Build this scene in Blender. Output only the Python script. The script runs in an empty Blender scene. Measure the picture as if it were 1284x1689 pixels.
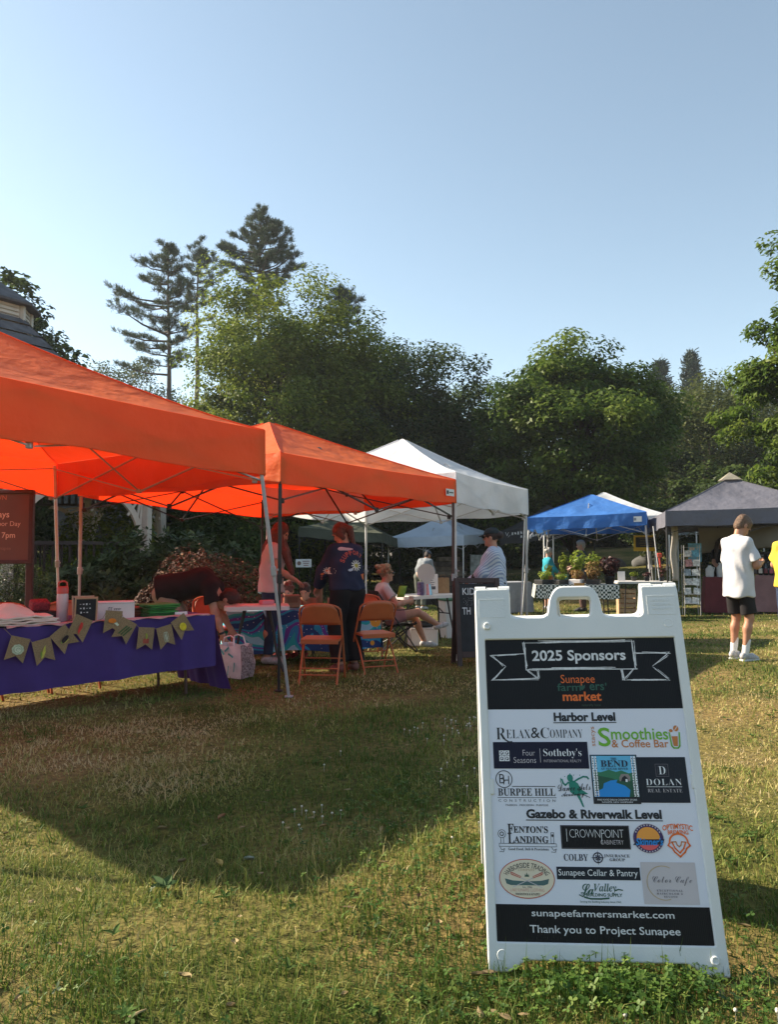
import bpy, math, random
import numpy as np
from mathutils import Vector, Matrix
from mathutils.bvhtree import BVHTree
from math import radians, sin, cos, pi, atan2, sqrt, hypot

S = bpy.context.scene
COL = S.collection
rng = np.random.default_rng(7)
random.seed(7)

# ------------------------------------------------------------------ camera, sky, sun, exposure
F_PX, CX, CY, HZ = 1266.0, 642.0, 844.5, 905.0
CAM_H = 1.32
PITCH = math.atan((HZ - CY) / F_PX)
cam = bpy.data.cameras.new('camera'); cam_o = bpy.data.objects.new('camera', cam); COL.objects.link(cam_o)
cam.sensor_fit = 'HORIZONTAL'; cam.sensor_width = 36.0; cam.lens = 36.0 * F_PX / 1284.0
cam.clip_start = 0.05; cam.clip_end = 2000
cam_o.location = (0, 0, CAM_H); cam_o.rotation_euler = (pi / 2 + PITCH, 0, 0)
S.camera = cam_o

SUN_AZ = radians(-71)      # measured from the view direction, negative = left
SUN_EL = radians(32.5)
w = bpy.data.worlds.new('World'); S.world = w; w.use_nodes = True
nt = w.node_tree; bg = nt.nodes['Background']
sk = nt.nodes.new('ShaderNodeTexSky'); sk.sky_type = 'NISHITA'; sk.sun_disc = False
sk.sun_elevation = SUN_EL; sk.sun_rotation = SUN_AZ
sk.air_density = 1.0; sk.dust_density = .5; sk.ozone_density = .7; sk.altitude = 200
hs_ = nt.nodes.new('ShaderNodeHueSaturation'); hs_.inputs['Saturation'].default_value = .8; hs_.inputs['Hue'].default_value = .484; nt.links.new(sk.outputs[0], hs_.inputs['Color']); nt.links.new(hs_.outputs[0], bg.inputs[0]); bg.inputs[1].default_value = 0.096
sun = bpy.data.lights.new('sun', 'SUN'); sun.energy = 5.0; sun.angle = radians(0.55); sun.color = (1.0, 0.86, 0.66)
sun_o = bpy.data.objects.new('sun', sun); COL.objects.link(sun_o)
sd = Vector((sin(SUN_AZ) * cos(SUN_EL), cos(SUN_AZ) * cos(SUN_EL), sin(SUN_EL)))
sun_o.rotation_euler = sd.to_track_quat('Z', 'Y').to_euler()
sun_o.location = sd * 60
S.view_settings.view_transform = 'Standard'; S.view_settings.look = 'None'
S.view_settings.exposure = 1.2; S.view_settings.gamma = 1.0; S.view_settings.use_curve_mapping = False
S.cycles.max_bounces = 8; S.cycles.transparent_max_bounces = 8
S.cycles.use_denoising = True

def at(px, py, Y):
    """world point seen at photo pixel (px,py) at distance Y along the view"""
    u = (px - CX) / F_PX; v = (py - CY) / F_PX
    d = Vector((u, cos(PITCH) + v * sin(PITCH), sin(PITCH) - v * cos(PITCH)))
    t = Y / d.y
    return Vector((d.x * t, Y, CAM_H + d.z * t))

# ------------------------------------------------------------------ morning haze over the whole place
def build_haze():
    m = bpy.data.materials.new('morning_haze'); m.use_nodes = True; N = m.node_tree.nodes; N.remove(N['Principled BSDF'])
    v = N.new('ShaderNodeVolumePrincipled'); v.inputs['Color'].default_value = (.86, .92, 1, 1); v.inputs['Density'].default_value = .0006; v.inputs['Anisotropy'].default_value = .3
    m.node_tree.links.new(v.outputs[0], N['Material Output'].inputs['Volume'])
    me = bpy.data.meshes.new('haze'); x, y0, y1, z0, z1 = 130, -30, 150, -3, 34
    me.from_pydata([(a, b, c) for a in (-x, x) for b in (y0, y1) for c in (z0, z1)], [], [(0, 1, 3, 2), (4, 6, 7, 5), (0, 4, 5, 1), (2, 3, 7, 6), (0, 2, 6, 4), (1, 5, 7, 3)])
    me.materials.append(m); o = bpy.data.objects.new('haze', me); COL.objects.link(o); o['kind'] = 'stuff'; o['label'] = 'thin pale morning haze over the market and far trees'; o['category'] = 'haze'
build_haze()

# ------------------------------------------------------------------ ground height
GP = np.array([(0.6, 2.2, .16), (0, 1, .12), (-0.9, 7.1, -.03), (-.44, 8.6, -.08), (2.2, 12.2, -.17), (-.4, 13.7, -.27), (-1.8, 11.6, -.2), (3.74, 8.2, .15),
    (1.5, 5, .10), (-1.5, 3.5, .03), (-2.5, 6.5, -.02), (5.9, 15.8, -.10), (9, 15, 0.0), (3.3, 17.5, -.25), (0.7, 10.3, -.13), (1.0, 26.5, -.80), (5, 20, -.32),
    (-6, 12, -.05), (-12, 20, 0.1), (10, 30, -.3), (0, 37, -.35), (9, 47, -.2), (14, 60, 1.4), (-8, 40, .2), (25, 40, .4),
    (0, 60, 1.6), (-25, 40, 1.2), (0, 100, 8), (50, 100, 8), (-50, 100, 7), (0, 220, 16), (120, 220, 16), (-120, 220, 16), (60, 20, 0), (-60, 10, 0),
    (0, -20, 0), (40, -20, 0), (-40, -20, 0), (-5, 1, 0), (5, 2, .15)])
def gz(x, y):
    x = np.asarray(x, float); y = np.asarray(y, float)
    num = np.zeros_like(x + y); den = num.copy()
    for a, b, c in GP:
        s = 0.8 + 0.14 * max(b, 0)
        q = ((x - a) ** 2 + (y - b) ** 2) / s ** 2
        k = 1.0 / (q + 0.35) ** 1.6
        num = num + k * c; den = den + k
    return num / den
def g(x, y): return float(gz(x, y))
def gp(px, Y, dz=0.0):
    x = (px - CX) / F_PX * Y
    return Vector((x, Y, g(x, Y) + dz))

# ------------------------------------------------------------------ tagging and object helpers
def tag(o, label, cat, group=None, kind=None):
    o['label'] = label; o['category'] = cat
    if group: o['group'] = group
    if kind: o['kind'] = kind
    return o
def thing(name, label, cat, loc=(0, 0, 0), rz=0.0, group=None):
    o = bpy.data.objects.new(name, None); COL.objects.link(o)
    o.empty_display_size = 0.1
    o.location = loc; o.rotation_euler = (0, 0, rz)
    return tag(o, label, cat, group)
def link_mesh(name, me, parent=None):
    o = bpy.data.objects.new(name, me); COL.objects.link(o)
    if parent: o.parent = parent
    return o
def copy_tree(o, parent=None):
    c = o.copy(); COL.objects.link(c)
    if parent: c.parent = parent
    for ch in list(o.children): copy_tree(ch, c)
    return c

def arr_mesh(name, V, Fs, mats, midx=None, smooth=False, attrs=None):
    """V (n,3); Fs list of (m,k) int arrays"""
    me = bpy.data.meshes.new(name)
    V = np.asarray(V, np.float32)
    me.vertices.add(len(V)); me.vertices.foreach_set('co', V.ravel())
    if not isinstance(Fs, list): Fs = [Fs]
    Fs = [np.asarray(f, np.int32) for f in Fs if len(f)]
    nl = sum(f.size for f in Fs); npoly = sum(len(f) for f in Fs)
    me.loops.add(nl); me.polygons.add(npoly)
    me.loops.foreach_set('vertex_index', np.concatenate([f.ravel() for f in Fs]))
    st = []; c = 0
    for f in Fs:
        st.append(c + np.arange(len(f)) * f.shape[1]); c += f.size
    me.polygons.foreach_set('loop_start', np.concatenate(st).astype(np.int32))
    for m in (mats if isinstance(mats, (list, tuple)) else [mats]): me.materials.append(m)
    if midx is not None: me.polygons.foreach_set('material_index', np.asarray(midx, np.int32))
    me.update(calc_edges=True)
    if attrs:
        for k, a in attrs.items():
            at_ = me.attributes.new(k, 'FLOAT', 'POINT'); at_.data.foreach_set('value', np.asarray(a, np.float32))
    if smooth: me.polygons.foreach_set('use_smooth', np.ones(npoly, bool))
    me.validate()
    return me

class MB:
    def __init__(s): s.v = []; s.f = []; s.m = []; s.mi = 0; s.sm = []
    def mat(s, i): s.mi = i; return s
    def add(s, vs, fs, smooth=False):
        b = len(s.v); s.v += [tuple(v) for v in vs]
        for f in fs: s.f.append(tuple(i + b for i in f)); s.m.append(s.mi); s.sm.append(smooth)
        return s
    def box(s, c, size, R=None, bev=0.0):
        hx, hy, hz = size[0] / 2, size[1] / 2, size[2] / 2
        c = Vector(c)
        b = min(bev, hx * .9, hy * .9, hz * .9)
        if b <= 0:
            P = [Vector((x, y, z)) for x in (-hx, hx) for y in (-hy, hy) for z in (-hz, hz)]
            fs = [(0, 1, 3, 2), (4, 6, 7, 5), (0, 4, 5, 1), (2, 3, 7, 6), (0, 2, 6, 4), (1, 5, 7, 3)]
        else:
            P = []; ix = {}
            for sx in (-1, 1):
                for sy in (-1, 1):
                    for sz in (-1, 1):
                        for a in range(3):
                            p = [sx * hx, sy * hy, sz * hz]
                            for k in range(3):
                                if k != a: p[k] -= b * (sx, sy, sz)[k]
                            ix[(sx, sy, sz, a)] = len(P); P.append(Vector(p))
            fs = []
            for a in range(3):
                o = [k for k in range(3) if k != a]
                for sg in (-1, 1):
                    q = []
                    for (u, v) in ((-1, -1), (1, -1), (1, 1), (-1, 1)):
                        k = [0, 0, 0]; k[a] = sg; k[o[0]] = u; k[o[1]] = v
                        q.append(ix[tuple(k) + (a,)])
                    if (sg < 0) ^ (a == 1): q.reverse()
                    fs.append(tuple(q))
            for a in range(3):
                o = [k for k in range(3) if k != a]
                for u in (-1, 1):
                    for v in (-1, 1):
                        q = []
                        for (sg, w_) in ((-1, o[0]), (1, o[0]), (1, o[1]), (-1, o[1])):
                            k = [0, 0, 0]; k[a] = sg; k[o[0]] = u; k[o[1]] = v
                            q.append(ix[tuple(k) + (w_,)])
                        fs.append(tuple(q))
            for sx in (-1, 1):
                for sy in (-1, 1):
                    for sz in (-1, 1): fs.append(tuple(ix[(sx, sy, sz, a)] for a in range(3)))
        if R is not None: P = [R @ p for p in P]
        return s.add([c + p for p in P], fs)
    def bar(s, a, b, wd, ht, up=(0, 0, 1), bev=0.0):
        a = Vector(a); b = Vector(b); d = b - a; L = d.length
        if L < 1e-6: return s
        z = d / L; up = Vector(up)
        if abs(z.dot(up)) > .98: up = Vector((0, 1, 0))
        x = up.cross(z).normalized(); y = z.cross(x)
        R = Matrix((x, y, z)).transposed()
        return s.box((a + b) / 2, (wd, ht, L), R, bev)
    def tube(s, pts, r, n=8, cap=True, smooth=True):
        pts = [Vector(p) for p in pts]; m = len(pts)
        rs = r if isinstance(r, (list, tuple)) else [r] * m
        vs = []; prev = None
        for i, p in enumerate(pts):
            d = (pts[min(i + 1, m - 1)] - pts[max(i - 1, 0)]).normalized()
            if prev is None:
                a = Vector((0, 0, 1)) if abs(d.z) < .9 else Vector((1, 0, 0))
                x = d.cross(a).normalized()
            else:
                x = (prev - d * prev.dot(d)).normalized()
            prev = x; y = d.cross(x)
            for k in range(n):
                t = 2 * pi * k / n
                vs.append(p + (x * cos(t) + y * sin(t)) * rs[i])
        fs = []
        for i in range(m - 1):
            for k in range(n):
                fs.append((i * n + k, i * n + (k + 1) % n, (i + 1) * n + (k + 1) % n, (i + 1) * n + k))
        s.add(vs, fs, smooth)
        if cap: s.add(vs[:n], [tuple(range(n))[::-1]]); s.add(vs[-n:], [tuple(range(n))])
        return s
    def lathe(s, c, prof, n=20, axis=None, smooth=True):
        c = Vector(c); vs = []; m = len(prof)
        R = axis if axis is not None else Matrix.Identity(3)
        for (r, z) in prof:
            for k in range(n):
                t = 2 * pi * k / n
                vs.append(c + R @ Vector((r * cos(t), r * sin(t), z)))
        fs = []
        for i in range(m - 1):
            for k in range(n):
                fs.append((i * n + k, i * n + (k + 1) % n, (i + 1) * n + (k + 1) % n, (i + 1) * n + k))
        s.add(vs, fs, smooth)
        if prof[0][0] > 1e-4: s.add(vs[:n], [tuple(range(n))[::-1]])
        if prof[-1][0] > 1e-4: s.add(vs[-n:], [tuple(range(n))])
        return s
    def grid(s, fn, nu, nv, smooth=True):
        vs = [fn(i / nu, j / nv) for j in range(nv + 1) for i in range(nu + 1)]
        fs = [(j * (nu + 1) + i, j * (nu + 1) + i + 1, (j + 1) * (nu + 1) + i + 1, (j + 1) * (nu + 1) + i) for j in range(nv) for i in range(nu)]
        return s.add(vs, fs, smooth)
    def prism(s, poly, o, ex, ey, ez, th):
        """poly 2-D, drawn on axes ex,ey from o, thickness th along ez"""
        o, ex, ey, ez = map(Vector, (o, ex, ey, ez)); n = len(poly)
        A = [o + ex * p[0] + ey * p[1] for p in poly]; B = [a + ez * th for a in A]
        fs = [tuple(range(n))[::-1], tuple(range(n, 2 * n))]
        fs += [(i, (i + 1) % n, n + (i + 1) % n, n + i) for i in range(n)]
        return s.add(A + B, fs)
    def ball(s, c, r, n=12, m=8):
        r = r if isinstance(r, (tuple, list)) else (r, r, r)
        prof = [(sin(pi * i / m), -cos(pi * i / m)) for i in range(m + 1)]
        vs = []; c = Vector(c)
        for (q, z) in prof:
            for k in range(n):
                t = 2 * pi * k / n; vs.append(c + Vector((q * cos(t) * r[0], q * sin(t) * r[1], z * r[2])))
        fs = [(i * n + k, i * n + (k + 1) % n, (i + 1) * n + (k + 1) % n, (i + 1) * n + k) for i in range(m) for k in range(n)]
        return s.add(vs, fs, True)
    def build(s, name, mats, parent=None, solid=0.0):
        me = bpy.data.meshes.new(name); me.from_pydata(s.v, [], s.f)
        for m in (mats if isinstance(mats, (list, tuple)) else [mats]): me.materials.append(m)
        me.polygons.foreach_set('material_index', s.m); me.polygons.foreach_set('use_smooth', s.sm)
        me.update()
        o = link_mesh(name, me, parent)
        if solid:
            md = o.modifiers.new('thick', 'SOLIDIFY'); md.thickness = solid; md.offset = 0
        return o

# ------------------------------------------------------------------ materials
def srgb(r, g_, b):
    f = lambda c: (c / 255 / 12.92) if c / 255 <= .04045 else ((c / 255 + .055) / 1.055) ** 2.4
    return (f(r), f(g_), f(b))
MC = {}
def mat(name, col, rough=.6, var=.12, scale=8.0, bump=0.0, bscale=60.0, bdist=.02, metal=0.0, trans=0.0, tcol=None, spec=.5, attr=None, col2=None, coat=0.0):
    """principled surface with procedural colour variation; trans = share of light let through cloth or leaves"""
    if name in MC: return MC[name]
    m = bpy.data.materials.new(name); m.use_nodes = True; n = m.node_tree; N = n.nodes; L = n.links
    p = N['Principled BSDF']; p.inputs['Roughness'].default_value = rough; p.inputs['Metallic'].default_value = metal
    p.inputs['Specular IOR Level'].default_value = spec
    if coat: p.inputs['Coat Weight'].default_value = coat
    tc = N.new('ShaderNodeTexCoord')
    mix = N.new('ShaderNodeMix'); mix.data_type = 'RGBA'
    c1 = tuple(max(0, c * (1 - var)) for c in col) + (1,)
    c2 = (tuple(col2) + (1,)) if col2 else tuple(min(1, c * (1 + var)) for c in col) + (1,)
    mix.inputs[6].default_value = c1; mix.inputs[7].default_value = c2
    if attr:
        a = N.new('ShaderNodeAttribute'); a.attribute_name = attr; L.new(a.outputs['Fac'], mix.inputs[0])
    else:
        no = N.new('ShaderNodeTexNoise'); no.inputs['Scale'].default_value = scale; no.inputs['Detail'].default_value = 5
        L.new(tc.outputs['Object'], no.inputs['Vector'])
        rp = N.new('ShaderNodeMapRange'); rp.inputs[1].default_value = .3; rp.inputs[2].default_value = .7
        L.new(no.outputs['Fac'], rp.inputs[0]); L.new(rp.outputs[0], mix.inputs[0])
    L.new(mix.outputs[2], p.inputs['Base Color'])
    if bump:
        nb = N.new('ShaderNodeTexNoise'); nb.inputs['Scale'].default_value = bscale; nb.inputs['Detail'].default_value = 4
        L.new(tc.outputs['Object'], nb.inputs['Vector'])
        b = N.new('ShaderNodeBump'); b.inputs['Strength'].default_value = bump; b.inputs['Distance'].default_value = bdist
        L.new(nb.outputs['Fac'], b.inputs['Height']); L.new(b.outputs[0], p.inputs['Normal'])
    if trans:
        t = N.new('ShaderNodeBsdfTranslucent')
        if tcol:
            t.inputs['Color'].default_value = tuple(tcol) + (1,)
        else:
            L.new(mix.outputs[2], t.inputs['Color'])
        ms = N.new('ShaderNodeMixShader'); ms.inputs[0].default_value = trans
        L.new(p.outputs[0], ms.inputs[1]); L.new(t.outputs[0], ms.inputs[2])
        L.new(ms.outputs[0], N['Material Output'].inputs['Surface'])
    MC[name] = m
    return m

def vnoise(x, y, sc, seed=0):
    r = np.random.default_rng(seed); G = r.random((64, 64))
    x = np.asarray(x) / sc + 1000; y = np.asarray(y) / sc + 1000
    xi = np.floor(x).astype(int); yi = np.floor(y).astype(int); fx = x - xi; fy = y - yi
    fx = fx * fx * (3 - 2 * fx); fy = fy * fy * (3 - 2 * fy)
    a = G[xi % 64, yi % 64]; b = G[(xi + 1) % 64, yi % 64]; c = G[xi % 64, (yi + 1) % 64]; d = G[(xi + 1) % 64, (yi + 1) % 64]
    return (a * (1 - fx) + b * fx) * (1 - fy) + (c * (1 - fx) + d * fx) * fy

# ------------------------------------------------------------------ implicit-surface modeller (people, bags, soft things)
class Soft:
    """smooth union of rounded cones and ellipsoids, meshed as one continuous skin"""
    def __init__(s, k=.03): s.p = []; s.k = k; s.cuts = []
    def cap(s, a, b, ra, rb=None, k=None, flat_a=False, flat_b=False, sx=None):
        s.p.append(('c', np.array(a, float), np.array(b, float), ra, ra if rb is None else rb, s.k if k is None else k, flat_a, flat_b)); return s
    def path(s, pts, rs, k=None):
        for i in range(len(pts) - 1): s.cap(pts[i], pts[i + 1], rs[i], rs[i + 1], k)
        return s
    def ell(s, c, r, R=None, k=None, sub=False):
        s.p.append(('e', np.array(c, float), np.array(r, float), np.eye(3) if R is None else np.array(R, float), s.k if k is None else k, sub)); return s
    def mesh(s, name, m, h=.01, fold=0.0, fsc=14.0, fdir=(1, .6, .35), cut=None):
        lo = np.full(3, 1e9); hi = -lo
        for q in s.p:
            if q[0] == 'c':
                r = max(q[3], q[4]); lo = np.minimum(lo, np.minimum(q[1], q[2]) - r); hi = np.maximum(hi, np.maximum(q[1], q[2]) + r)
            elif not q[5]:
                r = q[2].max(); lo = np.minimum(lo, q[1] - r); hi = np.maximum(hi, q[1] + r)
        lo -= 4 * h + fold; hi += 4 * h + fold
        n = np.ceil((hi - lo) / h).astype(int) + 1
        ax = [lo[i] + h * np.arange(n[i]) for i in range(3)]
        D = np.full(n, .25, np.float32)
        for q in s.p:
            k = q[5] if q[0] == 'c' else q[4]
            if q[0] == 'c':
                r = max(q[3], q[4]); l = np.minimum(q[1], q[2]) - r; u = np.maximum(q[1], q[2]) + r
            else:
                l = q[1] - q[2].max(); u = q[1] + q[2].max()
            mg = k + 3 * h
            i0 = np.maximum(np.floor((l - mg - lo) / h).astype(int), 0); i1 = np.minimum(np.ceil((u + mg - lo) / h).astype(int) + 1, n)
            if (i1 <= i0).any(): continue
            X = ax[0][i0[0]:i1[0], None, None]; Y = ax[1][None, i0[1]:i1[1], None]; Z = ax[2][None, None, i0[2]:i1[2]]
            if q[0] == 'c':
                a, b = q[1], q[2]; d = b - a; dd = max(d @ d, 1e-12)
                t0 = ((X - a[0]) * d[0] + (Y - a[1]) * d[1] + (Z - a[2]) * d[2]) / dd
                t = np.clip(t0, 0, 1)
                dist = np.sqrt((X - a[0] - t * d[0]) ** 2 + (Y - a[1] - t * d[1]) ** 2 + (Z - a[2] - t * d[2]) ** 2) - (q[3] + (q[4] - q[3]) * t)
                L = sqrt(dd)
                if q[7]: dist = np.maximum(dist, (t0 - 1) * L)
                if q[6]: dist = np.maximum(dist, -t0 * L)
            else:
                c, r, R = q[1], q[2], q[3]
                P = [(X - c[0]) * R[0][i] + (Y - c[1]) * R[1][i] + (Z - c[2]) * R[2][i] for i in range(3)]
                q0 = np.sqrt(sum((P[i] / r[i]) ** 2 for i in range(3))); q1 = np.sqrt(sum((P[i] / r[i] ** 2) ** 2 for i in range(3))) + 1e-9
                dist = q0 * (q0 - 1) / q1
            sl = (slice(i0[0], i1[0]), slice(i0[1], i1[1]), slice(i0[2], i1[2]))
            A = D[sl]; B = dist.astype(np.float32)
            if q[0] == 'e' and q[5]:
                D[sl] = np.maximum(A, -B)
            else:
                hh = np.maximum(k - np.abs(A - B), 0) / max(k, 1e-6)
                D[sl] = np.minimum(A, B) - hh * hh * k * .25
        X = ax[0][:, None, None]; Y = ax[1][None, :, None]; Z = ax[2][None, None, :]
        if fold:
            D += (fold * np.sin(fsc * (fdir[0] * X + fdir[1] * Y + fdir[2] * Z) + 2.2 * np.sin(fsc * .45 * (Z + .6 * X - .3 * Y)))
                  * np.sin(fsc * .6 * (Z * .8 - X * .5 + Y * .7) + 1.3)).astype(np.float32)
        for (pt, nn) in (cut or []) + s.cuts:      # keep the side the normal points away from
            D = np.maximum(D, ((X - pt[0]) * nn[0] + (Y - pt[1]) * nn[1] + (Z - pt[2]) * nn[2]).astype(np.float32))
        return s._nets(name, D, lo, h, m)
    @staticmethod
    def _nets(name, D, lo, h, m):
        I = D < 0
        cs = [(a, b, c) for a in (0, 1) for b in (0, 1) for c in (0, 1)]
        n = np.array(D.shape) - 1
        cnt = np.zeros(n, np.int8)
        for c in cs: cnt += I[c[0]:c[0] + n[0], c[1]:c[1] + n[1], c[2]:c[2] + n[2]]
        act = np.argwhere((cnt > 0) & (cnt < 8))
        idx = np.full(n, -1, np.int32); idx[tuple(act.T)] = np.arange(len(act))
        val = [D[act[:, 0] + c[0], act[:, 1] + c[1], act[:, 2] + c[2]] for c in cs]
        acc = np.zeros((len(act), 3)); num = np.zeros(len(act))
        for i in range(8):
            for j in range(i + 1, 8):
                df = np.abs(np.array(cs[i]) - np.array(cs[j]))
                if df.sum() != 1: continue
                a, b = val[i], val[j]; x = (a < 0) != (b < 0)
                t = np.where(x, a / np.where(x, a - b, 1), 0)
                P = np.array(cs[i])[None] + t[:, None] * (np.array(cs[j]) - np.array(cs[i]))[None]
                acc += P * x[:, None]; num += x
        V = (act + acc / num[:, None]) * h + lo
        Fq = []
        for ax_ in range(3):
            o = [k for k in range(3) if k != ax_]
            sl0 = [slice(None)] * 3; sl1 = [slice(None)] * 3
            sl0[ax_] = slice(0, -1); sl1[ax_] = slice(1, None)
            ed = np.argwhere(I[tuple(sl0)] != I[tuple(sl1)])
            ed = ed[(ed[:, o[0]] > 0) & (ed[:, o[1]] > 0) & (ed[:, o[0]] < n[o[0]]) & (ed[:, o[1]] < n[o[1]])]
            if not len(ed): continue
            e = np.eye(3, dtype=int)
            q = [ed - e[o[0]] - e[o[1]], ed - e[o[1]], ed, ed - e[o[0]]]
            Q = np.stack([idx[tuple(k.T)] for k in q], 1)
            fl = I[tuple(sl0)][tuple(ed.T)] ^ (ax_ == 1)
            Q[~fl] = Q[~fl][:, ::-1]
            Fq.append(Q[(Q >= 0).all(1)])
        return arr_mesh(name, V, [np.concatenate(Fq)], m, smooth=True)

# ------------------------------------------------------------------ writing
def text_mesh(body, material, w=None, h=None, name='lettering', align='CENTER', shear=0.0, offset=0.0, extrude=0.0, keep=False, spacing=1.0):
    """mesh of a word centred on the origin in the XY plane, fitted to w x h"""
    cu = bpy.data.curves.new('t', 'FONT'); cu.body = body; cu.align_x = align; cu.shear = shear; cu.offset = offset
    cu.resolution_u = 3; cu.extrude = extrude; cu.space_character = spacing
    ob = bpy.data.objects.new('t', cu); COL.objects.link(ob)
    dg = bpy.context.evaluated_depsgraph_get(); dg.update()
    me = bpy.data.meshes.new_from_object(ob.evaluated_get(dg))
    bpy.data.objects.remove(ob); bpy.data.curves.remove(cu)
    me.name = name
    n = len(me.vertices); V = np.zeros(n * 3, np.float32); me.vertices.foreach_get('co', V); V = V.reshape(-1, 3)
    if n:
        lo = V.min(0); hi = V.max(0); V -= (lo + hi) / 2 * np.array([1, 1, 0])
        sx = (w / (hi[0] - lo[0])) if w else None; sy = (h / (hi[1] - lo[1])) if h else None
        if sx is None: sx = sy
        if sy is None: sy = sx
        V[:, 0] *= sx; V[:, 1] *= sy
        me.vertices.foreach_set('co', V.ravel())
    me.materials.clear(); me.materials.append(material); me.update()
    return me
def mesh_arrays(me):
    V = np.zeros(len(me.vertices) * 3, np.float32); me.vertices.foreach_get('co', V)
    return V.reshape(-1, 3), [tuple(p.vertices) for p in me.polygons]
# ================================================================== SETTING: ground, grass, trees
def ground_material():
    m = bpy.data.materials.new('lawn_soil'); m.use_nodes = True; n = m.node_tree; N = n.nodes; L = n.links
    p = N['Principled BSDF']; p.inputs['Roughness'].default_value = .95; p.inputs['Specular IOR Level'].default_value = .1
    tc = N.new('ShaderNodeTexCoord')
    def noise(sc, d=6):
        a = N.new('ShaderNodeTexNoise'); a.inputs['Scale'].default_value = sc; a.inputs['Detail'].default_value = d
        L.new(tc.outputs['Object'], a.inputs['Vector']); return a
    def ramp(src, stops):
        r = N.new('ShaderNodeValToRGB'); L.new(src, r.inputs[0])
        while len(r.color_ramp.elements) < len(stops): r.color_ramp.elements.new(.5)
        for e, (t, c) in zip(r.color_ramp.elements, stops): e.position = t; e.color = c + (1,)
        return r
    a = noise(.55, 8); b = noise(26, 6)
    r1 = ramp(a.outputs['Fac'], [(.38, (.068, .086, .02)), (.5, (.14, .13, .04)), (.62, (.23, .17, .07))])
    r2 = ramp(b.outputs['Fac'], [(.3, (.45, .45, .45)), (.7, (1.25, 1.2, 1.1))])
    mx = N.new('ShaderNodeMix'); mx.data_type = 'RGBA'; mx.blend_type = 'MULTIPLY'; mx.inputs[0].default_value = 1
    L.new(r1.outputs[0], mx.inputs[6]); L.new(r2.outputs[0], mx.inputs[7]); L.new(mx.outputs[2], p.inputs['Base Color'])
    bp = N.new('ShaderNodeBump'); bp.inputs['Strength'].default_value = .7; bp.inputs['Distance'].default_value = .04
    L.new(b.outputs['Fac'], bp.inputs['Height']); L.new(bp.outputs[0], p.inputs['Normal'])
    return m
def build_ground():
    def axis(lo, mid0, mid1, hi, fine, nout):
        a = mid0 - np.geomspace(.5, mid0 - lo, nout)[::-1]; b = np.arange(mid0, mid1, fine); c = mid1 + np.geomspace(.01, hi - mid1, nout)
        return np.concatenate([a, b, c])
    xs = axis(-129, -16, 16, 129, .25, 24); ys = axis(-29, -1, 44, 149, .25, 24)
    X, Y = np.meshgrid(xs, ys)
    Z = gz(X, Y)
    Z += .035 * (vnoise(X, Y, 1.7, 3) - .5) * (np.abs(X) < 30)
    V = np.stack([X, Y, Z], -1).reshape(-1, 3); nx = len(xs)
    i = np.arange((len(ys) - 1) * (nx - 1)); r = i // (nx - 1); c = i % (nx - 1)
    Fq = np.stack([r * nx + c, r * nx + c + 1, (r + 1) * nx + c + 1, (r + 1) * nx + c], 1)
    o = link_mesh('lawn_ground', arr_mesh('lawn_ground', V, Fq, ground_material(), smooth=True))
    return tag(o, 'wide worn lawn of green and straw coloured grass', 'lawn', kind='structure')
build_ground()
def zz(x, y): return gz(x, y) + .035 * (vnoise(x, y, 1.7, 3) - .5)

def attr_mat(name, stops, rough=.6, trans=.35, spec=.25, attr='v'):
    m = bpy.data.materials.new(name); m.use_nodes = True; n = m.node_tree; N = n.nodes; L = n.links
    p = N['Principled BSDF']; p.inputs['Roughness'].default_value = rough; p.inputs['Specular IOR Level'].default_value = spec
    a = N.new('ShaderNodeAttribute'); a.attribute_name = attr
    r = N.new('ShaderNodeValToRGB'); L.new(a.outputs['Fac'], r.inputs[0])
    while len(r.color_ramp.elements) < len(stops): r.color_ramp.elements.new(.5)
    for e, (t, c) in zip(r.color_ramp.elements, stops): e.position = t; e.color = tuple(c) + (1,)
    L.new(r.outputs[0], p.inputs['Base Color'])
    t = N.new('ShaderNodeBsdfTranslucent'); L.new(r.outputs[0], t.inputs['Color'])
    ms = N.new('ShaderNodeMixShader'); ms.inputs[0].default_value = trans
    L.new(p.outputs[0], ms.inputs[1]); L.new(t.outputs[0], ms.inputs[2]); L.new(ms.outputs[0], N['Material Output'].inputs['Surface'])
    return m

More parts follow.
